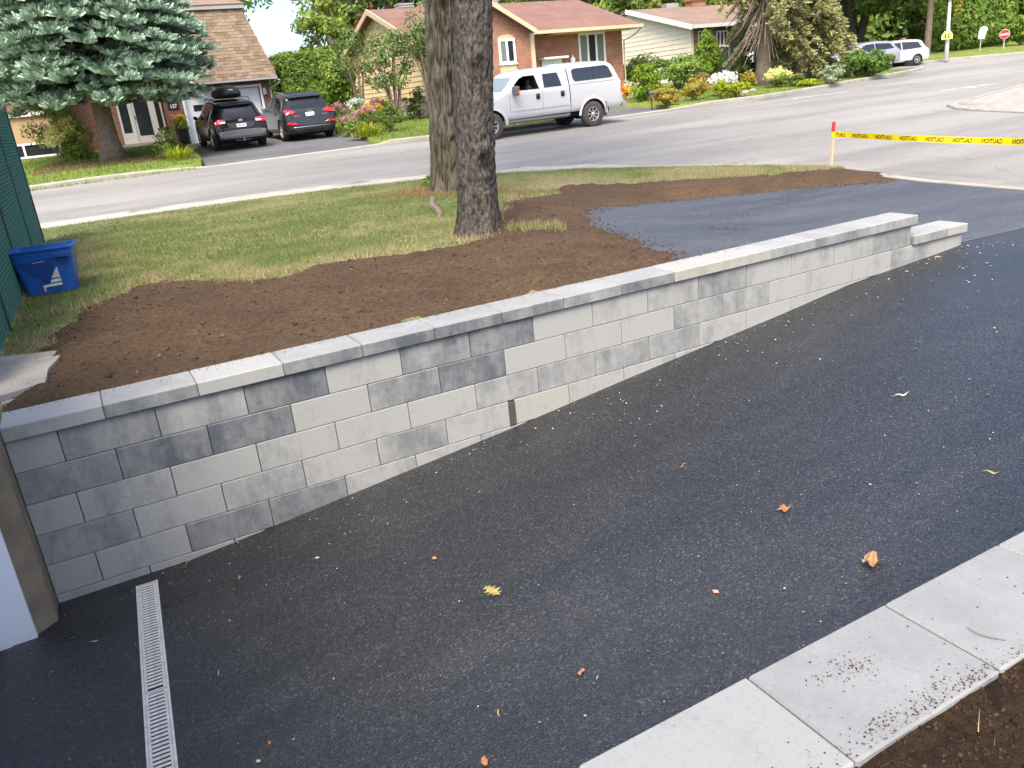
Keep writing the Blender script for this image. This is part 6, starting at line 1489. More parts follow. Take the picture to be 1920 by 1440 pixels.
# ---- the big blue spruce
bs_ = gp(214, 300); BSP = (bs_[0], bs_[1], FL(bs_[0], bs_[1]) - .03)
sp1 = empty('blue_spruce', BSP, 0, 'large blue spruce in front of the mansard house, its skirt raised above the trunk', 'tree')
spruce(sp1, BSP, .30, 2.15, 10.5, 4.1, MAT['bluespruce'], .20, 16, .24, .17, 1.45, 'bark_far', 5.4, zj=.35)
# ---- planting by the left house
shrub('shrub', 'tall green shrub by the tan wall, left of the yellow one', aty(112, 285, 29.0) * [1, 1, 0] + [0, 0, FL(1, 29)], .95, 2.0, 2600, .055, MAT['maple'])
shrub('panicle_shrub', 'pale yellow panicle shrub between the tan wall and spruce trunk', gp(140, 302), .72, 1.30, 1500, .05, MAT['lightleaf'], flowers=(MAT['creamflower'], 4200, .045, .22, 'panicles'))
clump('daylily', 'green daylily clump under the pale yellow shrub', gp(150, 300), 160, .75, .016, MAT['limeleaf'], spread=.45)
clump('daylily', 'small green clump left of the blue spruce trunk', gp(186, 300), 60, .4, .03, MAT['lightleaf'], spread=.2)
shrub('shrub', 'low green shrub in front of the porch steps', gp(312, 297), .42, .95, 1100, .05, MAT['maple'])
clump('daylily', 'bright yellow green daylily at the corner of the crossover drive', gp(336, 300), 220, .62, .014, MAT['daylily'], spread=.3)
pt_ = np.array([5.55, 30.6, FD(5.5, 30.6) + .06]); fp = empty('flower_pot', pt_, 0, 'tall black flower pot with orange flowers beside the garage door', 'flower pot')
m = MB(); m.lathe([(.16, 0), (.20, .1), (.235, .5), (.25, .52), (.25, .57), (.22, .57), (.20, .50)], 18, tuple(pt_)); m.build('pot', MAT['trim'], fp, smooth=False)
P, rn, nr = crown_pts(pt_ + [0, 0, .72], .3, .3, .26, 700, 14, .5); leaves('foliage', P, .045, MAT['limeleaf'], fp, rn, nr); P, rn, nr = crown_pts(pt_ + [0, 0, 1.0], .26, .26, .12, 260, 9, .5); leaves('blooms', P, .035, MAT['orangeflower'], fp, rn, nr)

# ---- clipped cedar hedge between the drives
def boxhedge(name, label, x0, x1, y0, y1, z0, z1, n, size, mat):
    e = empty(name, ((x0+x1)/2, (y0+y1)/2, z0), 0, label, 'hedge'); V = []; Rn = []; Nn = []
    for _ in range(n):
        f = random.random(); x = random.uniform(x0, x1); y = random.uniform(y0, y1); z = z0 + (z1 - z0) * random.random() ** .9; nrm_ = [0, 0, 1.0]
        if f < .42: y = y0; nrm_ = [0, -1, .3]
        elif f < .62: x = x0; nrm_ = [-1, 0, .3]
        elif f < .72: x = x1; nrm_ = [1, 0, .3]
        elif f < .95: z = z1
        w = .13 * noise.noise((x * 1.6, y * 1.6, z * 1.6)) + .07 * noise.noise((x * 5, y * 5, z * 5)); p = np.array([x, y, z]) + np.array(nrm_) * (w + random.gauss(0, .04)); V.append(p); Nn.append(nrm_); Rn.append(.45 + 1.1 * w / .2 * .4 + random.gauss(0, .17) + (.15 if f >= .72 else 0))
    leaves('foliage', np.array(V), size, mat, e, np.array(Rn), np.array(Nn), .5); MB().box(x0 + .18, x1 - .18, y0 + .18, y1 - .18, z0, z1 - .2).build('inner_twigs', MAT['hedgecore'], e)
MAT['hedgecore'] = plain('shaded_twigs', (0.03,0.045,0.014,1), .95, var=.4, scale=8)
boxhedge('hedge', 'tall clipped cedar hedge with a flat top behind the dark grey SUV', 9.95, 12.3, 31.0, 33.2, .8, 3.95, 11000, .075, MAT['hedge'])
shrub('shrub', 'rounded cedar shrub at the front corner of the clipped hedge', (12.2, 30.4, FL(12.2, 30.4)), .85, 3.0, 4200, .07, MAT['hedge'], clumps=40)
boxhedge('hedge', 'lower stretch of cedar hedge beside the mansard roof corner', 9.6, 11.4, 34.5, 37.5, .9, 3.3, 5000, .09, MAT['hedge'])
# ---- lilacs before the beige gable
def lilac(label, base, H, rx, n, lean=0.0):
    e = empty('lilac_tree', base, 0, label, 'tree'); b = Vector([float(c) for c in base]); m = MB()
    for i in range(7):
        a = i * .9 + .3; q = b + Vector((math.cos(a) * rx * .75 + lean, math.sin(a) * rx * .4, H * random.uniform(.6, .8))); mid_ = b.lerp(q, .5) + Vector((-math.cos(a) * rx * .12, 0, .12)); m.tube([b + Vector((math.cos(a)*.08, math.sin(a)*.05, -.05)), mid_, q], [.05, .035, .015], 6, False)
        for k in range(3): t = random.uniform(.4, .9); p = mid_.lerp(q, t); m.tube([p, p + Vector((random.uniform(-.4, .4), random.uniform(-.3, .3), random.uniform(.3, .6)))], [.018, .006], 4, False)
    m.build('stem', MAT['bark_far'], e, fix=False); P, rn, nr = crown_pts(b + Vector((lean, 0, H * .70)), rx, rx * .7, H * .33, n, 40, .3, .3); leaves('crown', P, .06, MAT['lilac'], e, rn, nr)
MAT['lilac'] = leafmat('lilac_leaves', G_((0.09,0.15,0.045), (0.14,0.215,0.06), (0.20,0.27,0.085), (0.27,0.28,0.12)), trans=.35)
lilac('wide lilac with bare fanning stems in front of the beige gable', (13.15, 26.8, FL(13.15, 26.8)), 3.5, 1.15, 3600)
lilac('slender lilac on one trunk beside the furrowed lawn tree', (14.45, 26.2, FL(14.4, 26.2)), 4.4, .95, 2400)
lilac('thin lilac with pinkish seed heads at the rear corner of the beige gable', (12.55, 29.2, FL(12.5, 29.2)), 3.6, .85, 1500)
# ---- flower border along the middle drive
FB = [(640, 225, 'phlox', 'pink phlox at the left end of the flower border', .42, .85, MAT['maple'], MAT['pinkflower']), (655, 238, 'phlox', 'low dark green and pink perennial beside the SUV', .38, .6, MAT['darkleaf'], MAT['pinkflower']), (672, 222, 'hydrangea', 'white headed hydrangea in the flower border', .5, .95, MAT['lightleaf'], MAT['whiteflower']), (668, 245, 'perennial', 'feathery yellow green perennial in the border', .42, .6, MAT['lightleaf'], None), (690, 232, 'phlox', 'pale pink phlox in the middle of the border', .45, .8, MAT['maple'], MAT['pinkflower']), (702, 226, 'black_eyed_susan', 'orange yellow daisies behind the pink phlox', .42, .85, MAT['maple'], MAT['orangeflower']), (712, 218, 'phlox', 'tall pink phlox below the wide lilac', .4, .9, MAT['maple'], MAT['pinkflower'])]
for u, v, nm, lb, rx, h, lm, fm in FB:
    p = gp(u, v + 12); shrub(nm, lb, p, rx, h, 900, .04, lm, 'flowers', flowers=(fm, 900, .03, .55, 'blooms') if fm else None)
shrub('shrub', 'upright green shrub at the right end of the flower border', gp(736, 248), .42, 1.0, 1500, .045, MAT['maple'])
clump('daylily', 'golden daylily clump at the edge of the middle lawn', gp(690, 256), 240, .7, .015, MAT['daylily'], spread=.35)
clump('daylily', 'yellow green hosta beside the rear wheel of the SUV', gp(632, 245), 70, .4, .03, MAT['daylily'], spread=.2)
shrub('shrub', 'round dark green shrub at the foot of the beige wall', (14.2, 27.3, FL(14.2, 27.3)), .5, 1.15, 1500, .05, MAT['darkleaf'])
shrub('shrub', 'spreading lime shrub left of the lawn trees', (14.9, 26.3, FL(14.9, 26.3)), .75, .85, 1400, .06, MAT['limeleaf'])
cw = aty(673, 200, 28.5); ch = empty('garden_chair', (cw[0], 28.5, FL(cw[0], 28.5)), R(20), 'folded green garden chair behind the hydrangea', 'chair')
m = MB(); m.cbox(-.22, .22, -.03, .0, .35, 1.05, .01); m.build('backrest', MAT['fwire'], ch, True); m = MB(); m.cbox(-.22, .22, -.45, -.03, .34, .38, .01); m.build('seat', MAT['fwire'], ch, True)
for x in (-.2, .2):
    for y in (-.42, -.02): MB().tube([(x, y, 0), (x, y, .35)], .015, 6).build('leg', MAT['metal'], ch, True)

# ---- before the third house
def pxshrub(name, label, u, v, wpx_, hpx, n, size, mat, Y=None, **k):
    p = gp(u, v) if Y is None else aty(u, v, Y); d = float((CAM_M @ (p - CAM_C))[2]) / CAM_F
    if Y is not None: p[2] = FL(p[0], p[1])
    return shrub(name, label, p, wpx_ * d / 2, hpx * d, n, size, mat, **k)
HP = [('juniper', 'dark feathery juniper against the cream siding', 1200, 168, 90, 62, 3600, .07, 'darkleaf'), ('juniper', 'mid green juniper spreading right of the dark one', 1275, 172, 100, 62, 4200, .07, 'hedge'), ('shrub', 'bright lime leafy shrub behind the rear of the pickup', 1212, 190, 62, 66, 2600, .075, 'limeleaf'), ('shrub', 'tall yellow green shrub in front of the brick front windows', 1325, 160, 52, 92, 3000, .08, 'limeleaf'), ('shrub', 'dark green yew left of the drooping spruce trunk', 1390, 160, 62, 50, 2200, .07, 'darkleaf'), ('shrub', 'purple brown barberry behind the golden spirea', 1318, 172, 36, 34, 900, .05, 'rustleaf'), ('spirea', 'wide golden spirea mound nearest the kerb', 1252, 198, 56, 34, 2400, .045, 'yellowleaf'), ('spirea', 'golden orange spirea mound right of the widest one', 1302, 188, 56, 40, 2400, .045, 'yellowleaf'), ('spirea', 'upright yellow green spirea beside the white hydrangea', 1352, 186, 30, 32, 1100, .045, 'daylily'), ('shrub', 'orange flowering shrub by the pickup tail lamp', 1172, 188, 22, 30, 700, .05, 'orangeflower'), ('shrub', 'chartreuse shrub below the white hydrangea', 1382, 182, 50, 28, 1500, .05, 'daylily'), ('shrub', 'yellow and rust shrub left of the spruce trunk', 1402, 168, 34, 30, 1100, .05, 'yellowleaf'), ('shrub', 'low dark hedge under the porch', 1470, 148, 60, 24, 1500, .06, 'darkleaf'), ('shrub', 'blue green low perennial right of the hydrangea', 1490, 162, 44, 22, 1000, .05, 'maple'), ('shrub', 'yellow variegated hosta patch along the east lawn', 1515, 162, 40, 14, 700, .06, 'daylily'), ('shrub', 'pale silvery shrub in front of the silver car', 1560, 158, 42, 36, 1500, .06, 'silverleaf'), ('shrub', 'bright green rounded bush between the two parked cars', 1622, 145, 82, 52, 4200, .075, 'fresh')]
MAT['silverleaf'] = leafmat('silvery_leaves', G_((0.20,0.27,0.13), (0.30,0.36,0.20), (0.38,0.43,0.28)), trans=.3); MAT['fresh'] = leafmat('bush_leaves', G_((0.07,0.15,0.022), (0.12,0.23,0.035), (0.18,0.30,0.05)), trans=.4)
for nm, lb, u, v, w_, h_, n, sz_, mt in HP: pxshrub(nm, lb, u, v, w_, h_, n, sz_, MAT[mt])
pxshrub('hydrangea', 'white hydrangea in full bloom in the east flower bed', 1355, 180, 52, 34, 800, .05, MAT['lightleaf'], flowers=(MAT['whiteflower'], 2400, .055, .6, 'blooms'))
pxshrub('hydrangea', 'cream green hydrangea right of the spruce trunk', 1458, 164, 44, 28, 900, .05, MAT['lightleaf'], flowers=(MAT['creamflower'], 1500, .05, .55, 'blooms'))
pxshrub('phlox', 'small pink phlox beside the cream hydrangea', 1483, 152, 16, 14, 200, .04, MAT['maple'], flowers=(MAT['pinkflower'], 400, .045, .6, 'blooms'))
p = gp(1222, 203); ln = empty('garden_lantern', p, 0, 'small garden lantern on a post by the middle drive', 'lamp')
m = MB(); m.tube([(p[0], p[1], p[2] - .05), (p[0], p[1], p[2] + .35)], .02, 6); m.build('post', MAT['trim'], ln); m = MB(); m.box(p[0]-.06, p[0]+.06, p[1]-.06, p[1]+.06, p[2]+.35, p[2]+.52); m.lathe([(.11, .52), (.02, .62)], 8, tuple(p)); m.build('lamp_head', MAT['greyplastic'], ln)
for i, (u, v, s_) in enumerate(((1183, 182, .22), (1395, 176, .25), (1412, 171, .16))):
    p = gp(u, v); bm = bmesh.new(); bmesh.ops.create_icosphere(bm, subdivisions=2, radius=1)
    for w in bm.verts: w.co = w.co * (1 + .18 * noise.noise(w.co * 1.7 + Vector((i, 0, 0))))
    m = MB(); m.add_bm(bm); m.v = [(p[0] + x * s_, p[1] + y * s_ * .7, p[2] + z * s_ * .5 + .03) for x, y, z in m.v]; o = m.build('garden_rock', MAT['concrete']); tag(o, ('pale rock behind the pickup bumper', 'pale rock below the chartreuse shrub', 'small rock near the drooping spruce trunk')[i], 'rock', 'garden rocks')
# drooping old spruces
def oldspruce(label, base, H, rad, z0, lean, dead):
    e = empty('spruce_tree', base, 0, label, 'tree'); spruce(e, base, .33, z0, H, rad, MAT['oldspruce'], .42, 9, .62, .17, 1.35, 'bark_far', 6.4, lean, .75, .05, (lambda a, z: z < 4.2 and math.cos(a + 2.6) > .1 and random.random() < .8) if dead else None)
    if dead:
        m = MB(); b = Vector([float(c) for c in base])
        for i in range(90):
            z = random.uniform(2.3, 4.8); a = random.uniform(2.2, 4.4); L = random.uniform(.8, 2.3); o = b + Vector((lean[0]*z, lean[1]*z, z)); d = Vector((math.cos(a), math.sin(a) * .8, 0)); pts = [o + d * L * t + Vector((random.uniform(-.05, .05), 0, -L * .75 * t ** 1.5)) for t in (0, .3, .6, 1)]; m.tube(pts, [.03, .022, .014, .006], 4, False)
        m.build('dead_branch', MAT['twig'], e, fix=False)['kind'] = 'stuff'
p1 = gp(1430, 160); oldspruce('drooping olive spruce with bare dead branches on its left side', (p1[0], p1[1], FL(p1[0], p1[1])), 10.0, 2.5, 2.1, (.045, 0), True)
p2 = gp(1500, 150); oldspruce('drooping olive spruce right of the one with dead branches', (p2[0], p2[1], FL(p2[0], p2[1])), 10.5, 2.7, 1.0, (-.01, 0), False)

# ---- parked cars beyond the bush, street furniture
zc = lambda x, y: S(x, y) + .02
q = atd(1560, 148, 43.0); far_car('parked_car', (q[0] + 3.4, q[1] - .9, zc(q[0], q[1]) + .02), R(180 - 8), 'silver car half hidden behind the bright green bush', PS, 1.62, .82)
q = atd(1664, 131, 45.0); far_car('parked_car', (q[0] + 1.2, q[1] - 1.2, zc(q[0] + 1, q[1] - 1.2) - .02), R(180 - 20), 'white van-like car behind the bright green bush, nearer the corner', PW, 1.70, .78)
q = atd(1717, 92, 95.0); far_car('parked_car', (q[0], q[1], q[2] - .3), R(60), 'distant white car under the trees', PW, 1.7)
p = on(FL, 1774, 112); lp = empty('street_light', p, 0, 'tall grey street light pole at the far corner carrying a yellow sign', 'street light'); d_ = float((CAM_M @ (np.array(p) - CAM_C))[2]); top = atd(1781, 5, d_)
m = MB(); b = Vector([float(x) for x in p]); t_ = Vector([float(x) for x in top]); m.tube([b + Vector((0, 0, -.1)), b.lerp(t_, .5), t_], [.12, .10, .08], 12); m.build('pole', MAT['metal'], lp, smooth=True)
m = MB(); t2 = t_ + Vector((-.25, -.1, 1.1)); m.tube([t_, t_ + Vector((-.02, 0, .5)), t2, t2 + Vector((-1.6, -.6, .35))], [.08, .075, .06, .05], 10); m.build('arm', MAT['metal'], lp, smooth=True); m = MB(); e_ = t2 + Vector((-1.6, -.6, .35)); m.cbox(e_.x - .6, e_.x, e_.y - .15, e_.y + .15, e_.z - .06, e_.z + .08, .03); m.build('lamp_head', MAT['greyplastic'], lp)
sc_ = atd(1776, 68, d_ - .2); w_ = .27
def face_cam(c, w, pts, mat, parent, name, dy=0.0, th=.02):
    """a flat sign plate that faces back down the street"""
    v = np.array([CAM_C[0] - c[0], CAM_C[1] - c[1]]); v /= np.linalg.norm(v); s = np.array([-v[1], v[0]]); m = MB()
    A = [(c[0] + s[0]*a*w + v[0]*dy, c[1] + s[1]*a*w + v[1]*dy, c[2] + b_*w) for a, b_ in pts]; B = [(x - v[0]*th, y - v[1]*th, z) for x, y, z in A]; k = len(pts); m.v = A + B; m.f = [tuple(range(k)), tuple(range(2*k-1, k-1, -1))] + [(i, (i+1) % k, k + (i+1) % k, k + i) for i in range(k)]; m.m = [0] * len(m.f); return m.build(name, mat, parent)
yp = face_cam(sc_, w_, [(-1, -.55), (1, -.55), (1, .25), (.55, .95), (-.55, .95), (-1, .25)], MAT['signyellow'], lp, 'yellow_sign', .15)
for a in (-.35, .3): face_cam(sc_, w_, [(a - .16, -.35), (a + .16, -.35), (a + .10, .1), (a + .14, .35), (a, .5), (a - .14, .35), (a - .10, .1)], MAT['trim'], yp, 'child_symbol', .158, .004)
p = on(FL, 1882, 99); dS = 50.0; st_o = atd(1884, 64, dS); gz_ = atd(1882, 99, dS); ss = empty('stop_sign', (st_o[0], st_o[1], gz_[2] - .2), 0, 'red octagonal stop sign at the right edge', 'sign')
m = MB(); m.tube([(st_o[0], st_o[1], gz_[2] - .3), (st_o[0], st_o[1], st_o[2] + .3)], .035, 8); m.build('post', MAT['metal'], ss)
oc = [(math.cos(R(22.5 + 45*i)) / math.cos(R(22.5)), math.sin(R(22.5 + 45*i)) / math.cos(R(22.5))) for i in range(8)]; r_s = 8.2 * dS / CAM_F
pl = face_cam(st_o, r_s, oc, MAT['signwhite'], ss, 'sign_plate', .06); face_cam(st_o, r_s * .93, oc, MAT['red'], pl, 'red_face', .068, .004)
def sign_text(body, c, size, mat, parent, name, dy, wide=1.0):
    me = textmesh(body, size); V = np.array([v.co[:] for v in me.vertices]); V[:, 0] -= (V[:, 0].max() + V[:, 0].min()) / 2; V[:, 1] -= (V[:, 1].max() + V[:, 1].min()) / 2; v = np.array([CAM_C[0] - c[0], CAM_C[1] - c[1]]); v /= np.linalg.norm(v); s = np.array([-v[1], v[0]]); m = MB(); m.v = [(c[0] + s[0]*x*wide + v[0]*dy, c[1] + s[1]*x*wide + v[1]*dy, c[2] + y) for x, y, _ in V]; m.f = [tuple(q.vertices) for q in me.polygons]; m.m = [0] * len(m.f); return m.build(name, mat, parent, fix=False)
sign_text('ARRÊT', st_o, .155, MAT['signwhite'], pl, 'sign_lettering', .078)
wsn = atd(1842, 62, 50.0); ws = empty('street_sign', (wsn[0], wsn[1], atd(1841, 100, 50)[2] - .2), 0, 'narrow white sign on a post in front of the cedar hedge', 'sign'); face_cam(wsn, .25, [(-.8, -1.3), (.5, -1.3), (1, .6), (1, 1.2), (.4, 1.6), (-.4, 1.4), (-.8, .6)], MAT['signwhite'], ws, 'sign_plate'); MB().tube([(wsn[0], wsn[1] + .06, atd(1841, 100, 50)[2] - .2), (wsn[0], wsn[1] + .06, wsn[2])], .03, 6).build('post', MAT['metal'], ws)
os_ = atd(1701, 76, 75.0); og = empty('road_sign', (os_[0], os_[1], FL(os_[0], os_[1])), 0, 'distant orange road sign above the white car', 'sign'); face_cam(os_, .45, [(0, -1), (1, 0), (0, 1), (-1, 0)], MAT['signorange'], og, 'sign_plate'); MB().tube([(os_[0], os_[1] + .06, os_[2] - 2.2), (os_[0], os_[1] + .06, os_[2])], .03, 6).build('post', MAT['metal'], og)
pk = [on(S, u, v) for u, v in ((1709, 124), (1722, 124))]; sd_o = empty('storm_drain', pk[0], 0, 'black storm drain inlet at the corner kerb', 'drain'); a_, b__ = pk[0], pk[1]; yk = a_[1]
m = MB(); m.box(a_[0], a_[0] + .55, yk - .1, yk + .25, a_[2] - .05, a_[2] + .02); m.build('grate', MAT['carblack'], sd_o); m = MB(); m.box(a_[0], a_[0] + .55, yk + .25, yk + .45, a_[2] - .05, a_[2] + .30); m.build('hood', MAT['trim'], sd_o)

# ---- background trees
BG = [('maple_tree', 'big light green maple above the clipped hedge', 17.5, 46, 12.5, 4.2, 4.0, 8.6, 3800, .19, 'lightleaf', .42, 3), ('maple_tree', 'leafy tree with yellow green sprays beside the mansard roof', 10.6, 40, 9, 2.2, 2.6, 7.4, 1300, .15, 'lightleaf', .12, 2), ('tree', 'light green small tree rising over the hedge', 15.2, 40.5, 6.2, 2.3, 2.0, 3.7, 3800, .15, 'lightleaf', .14, 2), ('tree', 'dense dark tree behind the beige gable', 23, 52, 11.5, 5.0, 4.6, 7.2, 7000, .24, 'darkleaf', .4, 1), ('tree', 'round green tree between the brick and the cream houses', float(aty(1188, 60, 38)[0]), 38, 8.0, 1.75, 2.5, 4.3, 4600, .13, 'maple', .18, 1), ('tree', 'green tree behind the rose roof', 30, 56, 11, 5, 4.2, 7.0, 5000, .26, 'maple', .35, 1), ('tree', 'light green tree behind the cream house chimney', 45, 60, 12, 5.5, 4.6, 7.2, 5500, .28, 'lightleaf', .35, 1), ('tree', 'tall green tree behind the tan roof', 40, 64, 13, 6, 5, 8, 5500, .30, 'maple', .35, 1),
      ('tree', 'dark many stemmed tree behind the silver car', 54.5, 39.5, 12, 6.3, 4.9, 7.0, 12000, .24, 'darkleaf', .32, 4), ('tree', 'olive tree with a few orange leaves left of the street light', 66, 42, 11.5, 5.2, 4.8, 6.6, 9000, .25, 'darkleaf', .28, 1), ('tree', 'blue green tree behind the street light pole', 76, 44, 12, 5.0, 5, 6.8, 7000, .28, 'maple', .3, 1), ('tree', 'distant tree between the two drooping spruces', 52, 52, 12, 6.5, 5.4, 7, 7000, .30, 'maple', .3, 1), ('tree', 'distant light tree right of the dark stems', 74, 60, 14, 8, 6.5, 8, 7000, .36, 'lightleaf', .3, 1), ('tree', 'pale green tree behind the stop sign', 92, 40, 14, 7, 6, 7.5, 8000, .34, 'lightleaf', .3, 1), ('tree', 'fresh green tree at the far right edge', 96, 28, 14, 7, 6.5, 7.2, 8000, .34, 'lightleaf', .3, 1), ('tree', 'mid green tree filling the right background', 84, 34, 13, 5.5, 5.6, 6.8, 8000, .30, 'maple', .3, 1)]
for nm, lb, x, y, H, rx, rz, cz, n, sz_, mt, tr, stems in BG: tree(nm, lb, (x, y, FL(x, y)), H, rx, rz, cz, n, sz_, MAT[mt], tr, 70 if n > 5000 else 46, .25, stems, 'tree', 'bark_dark' if mt == 'darkleaf' else 'bark_far')
def cedar(label, x, y, r, H, n=4500, mat='hedge', group='cedars at the far corner'):
    e = empty('cedar_tree', (x, y, FL(x, y)), 0, label, 'tree', group); z0 = FL(x, y); P = []; Rn = []; Nn = []
    for i in range(n):
        t = random.random() ** 1.3; a = random.uniform(0, 6.283); w = 1 + .28 * noise.noise((math.cos(a)*1.6 + x, math.sin(a)*1.6, t * 5)); rr = r * (1 - t) ** .6 * w * random.uniform(.72, 1.05) * min(1, .55 + t * 6); P.append((x + math.cos(a)*rr, y + math.sin(a)*rr, z0 + .1 + t * H)); Nn.append((math.cos(a), math.sin(a), .35)); Rn.append(.3 + .9 * (w - .85) + random.gauss(0, .18))
    leaves('crown', np.array(P), .17, MAT[mat], e, np.array(Rn), np.array(Nn), .5); MB().tube([(x, y, z0 - .1), (x, y, z0 + H * .8)], [.15, .04], 8).build('trunk', MAT['bark_dark'], e)
for i, (u, Hc, dd_) in enumerate(((1792, 7.0, 56), (1822, 7.6, 58), (1852, 7.2, 60))):
    q = atd(u, 102, dd_); cedar(('broad cedar right beside the street light', 'tall cedar behind the narrow white sign', 'cedar between the white sign and stop sign')[i], q[0], q[1], 2.0, Hc, 4200, 'hedge')
q = atd(1912, 100, 55); shrub('shrub', 'rounded olive green shrub below the stop sign', (q[0], q[1], FL(q[0], q[1])), 1.6, 1.9, 3600, .12, MAT['hedge'])
q = atd(1748, 96, 62); boxhedge('hedge', 'dark clipped hedge in the shade left of the street light', q[0] - 2.0, q[0] + 2.2, q[1] - .5, q[1] + .8, FL(q[0], q[1]) - .2, FL(q[0], q[1]) + 1.9, 3200, .14, MAT['darkleaf'])
q = atd(1737, 108, 52); m = MB(); tt = empty('tree', (q[0], q[1], FL(q[0], q[1])), 0, 'slim trunked tree left of the street light pole', 'tree'); m.tube([(q[0], q[1], FL(q[0], q[1]) - .1), (q[0] + .1, q[1], FL(q[0], q[1]) + 4.5)], [.22, .14], 10); m.build('trunk', MAT['bark_far'], tt); P, rn, nr = crown_pts((q[0], q[1], FL(q[0], q[1]) + 6.2), 3.4, 3.4, 2.6, 4200, 40); leaves('crown', P, .2, MAT['darkleaf'], tt, rn, nr)
P, rn, nr = crown_pts((q[0] - .6, q[1] - 2.5, FL(q[0], q[1]) + 3.4), .6, .6, 1.3, 90, 9, .6); leaves('orange_leaves', P, .13, MAT['yellowleaf'], tt, rn, nr)
# sumac beside the gable ridge
q = aty(672, 60, 38.0); su = empty('sumac_tree', (q[0], 38.0, FL(q[0], 38)), 0, 'sumac with upright red seed cones behind the beige gable', 'tree'); m = MB()
for i in range(6):
    a = i * 1.05; e_ = Vector((q[0] + math.cos(a) * 1.6, 38 + math.sin(a) * 1.2, q[2] + random.uniform(-.6, .6))); m.tube([(q[0], 38, FL(q[0], 38)), ((q[0] + e_.x)/2, 38, (e_.z + 1)/2), tuple(e_)], [.08, .05, .02], 6)
m.build('trunk', MAT['bark_far'], su); P, rn, nr = crown_pts((q[0], 38, q[2] - .2), 2.2, 1.6, 1.4, 2600, 30); leaves('crown', P, .13, MAT['maple'], su, rn, nr)
for u, v in ((666, 50), (674, 33), (684, 36), (696, 20)):
    c = aty(u, v, 36.6); P, rn, nr = crown_pts(c, .13, .13, .3, 60, 6, .5); leaves('seed_cone', P, .06, MAT['sumac'], su, rn, nr)
# a far-off belt of woods that closes the horizon
wp_ = []; wr = []; wn = []
for _ in range(52000):
    x = random.uniform(-60, 190); y = 95 + 14 * noise.noise((x * .05, 0, 0)) - max(0, x - 60) * .32 + random.uniform(-3, 3); hh = (11 if not 14 < x < 40 else 4) + 3.5 * noise.noise((x * .11, 3, 0)) + 2 * noise.noise((x * .4, 5, 0)); z = S(60, 40) + hh * random.random() ** .8; wp_.append((x, y, z)); wn.append((0, -1, .6)); wr.append(.45 + .5 * noise.noise((x * .35, z * .35, 1)) + random.gauss(0, .15))
for _ in range(16000):                     # unseen woods added behind the viewpoint to darken reflections
    x = random.uniform(-90, 150); hh = 11 + 3.5 * noise.noise((x * .11, 8, 0)); z = -1 + hh * random.random() ** .8; wp_.append((x, -55 + 8 * noise.noise((x * .05, 2, 0)) + random.uniform(-3, 3), z)); wn.append((0, 1, .6)); wr.append(.45 + .5 * noise.noise((x * .35, z * .35, 1)) + random.gauss(0, .15))
o = leaves('distant_woods', np.array(wp_), .8, MAT['maple'], None, np.array(wr), np.array(wn)); tag(o, 'distant belt of green woods closing the view', None, None, 'stuff')

# ---- grass on the neighbours' lawns, in tufts
GPf = []
for poly, n in ((FARL, 14000), (FARM, 16000), (FARE, 14000)):
    xs = [max(-4, a) for a, _ in poly]; ys = [min(30, b_) for _, b_ in poly]; k = 0
    while k < n:
        x, y = random.uniform(min(xs), max(xs)), random.uniform(min(ys), max(ys))
        if inside(poly, x, y): GPf.append((x, y, FL(x, y) - .005)); k += 1
blades('neighbour_grass', GPf, .085, .03, MAT['grassfar'], .7, label='trimmed green grass of the neighbours lawns')
wd = []
for _ in range(500):
    x = random.uniform(-2, 4.4); wd.append((x, 20.22 + random.gauss(0, .07), S(x, 20.2)))
blades('kerb_weeds', wd, .12, .02, MAT['grassfar'], .8, label='dry weeds growing along the far gutter')
# ================================================================== small things on the ground
def dpos(u, v): return on(D, u, v)
LEAFSHAPE = {
 'oak': [(0, -.62), (.03, -.45), (.13, -.42), (.30, -.36), (.15, -.26), (.14, -.20), (.42, -.12), (.18, -.02), (.16, .06), (.40, .18), (.16, .22), (.12, .28), (.24, .42), (.08, .42), (.0, .55), (-.10, .42), (-.24, .40), (-.12, .28), (-.15, .20), (-.38, .14), (-.18, .06), (-.18, -.03), (-.40, -.10), (-.15, -.20), (-.15, -.27), (-.28, -.36), (-.12, -.42), (-.03, -.45)],
 'maple': [(0, -.42), (.10, -.34), (.34, -.36), (.40, -.20), (.50, .0), (.44, .16), (.34, .22), (.30, .38), (.16, .36), (0, .50), (-.14, .38), (-.30, .36), (-.36, .20), (-.50, .12), (-.46, -.06), (-.34, -.16), (-.36, -.34), (-.12, -.34)],
 'oval': [(0, -.5), (.16, -.3), (.24, 0), (.17, .28), (0, .5), (-.17, .28), (-.24, 0), (-.16, -.3)],
 'twig': [(-.04, -.5), (.04, -.5), (.07, -.1), (.03, .2), (.10, .5), (.02, .5), (-.05, .2), (-.03, -.1)]}
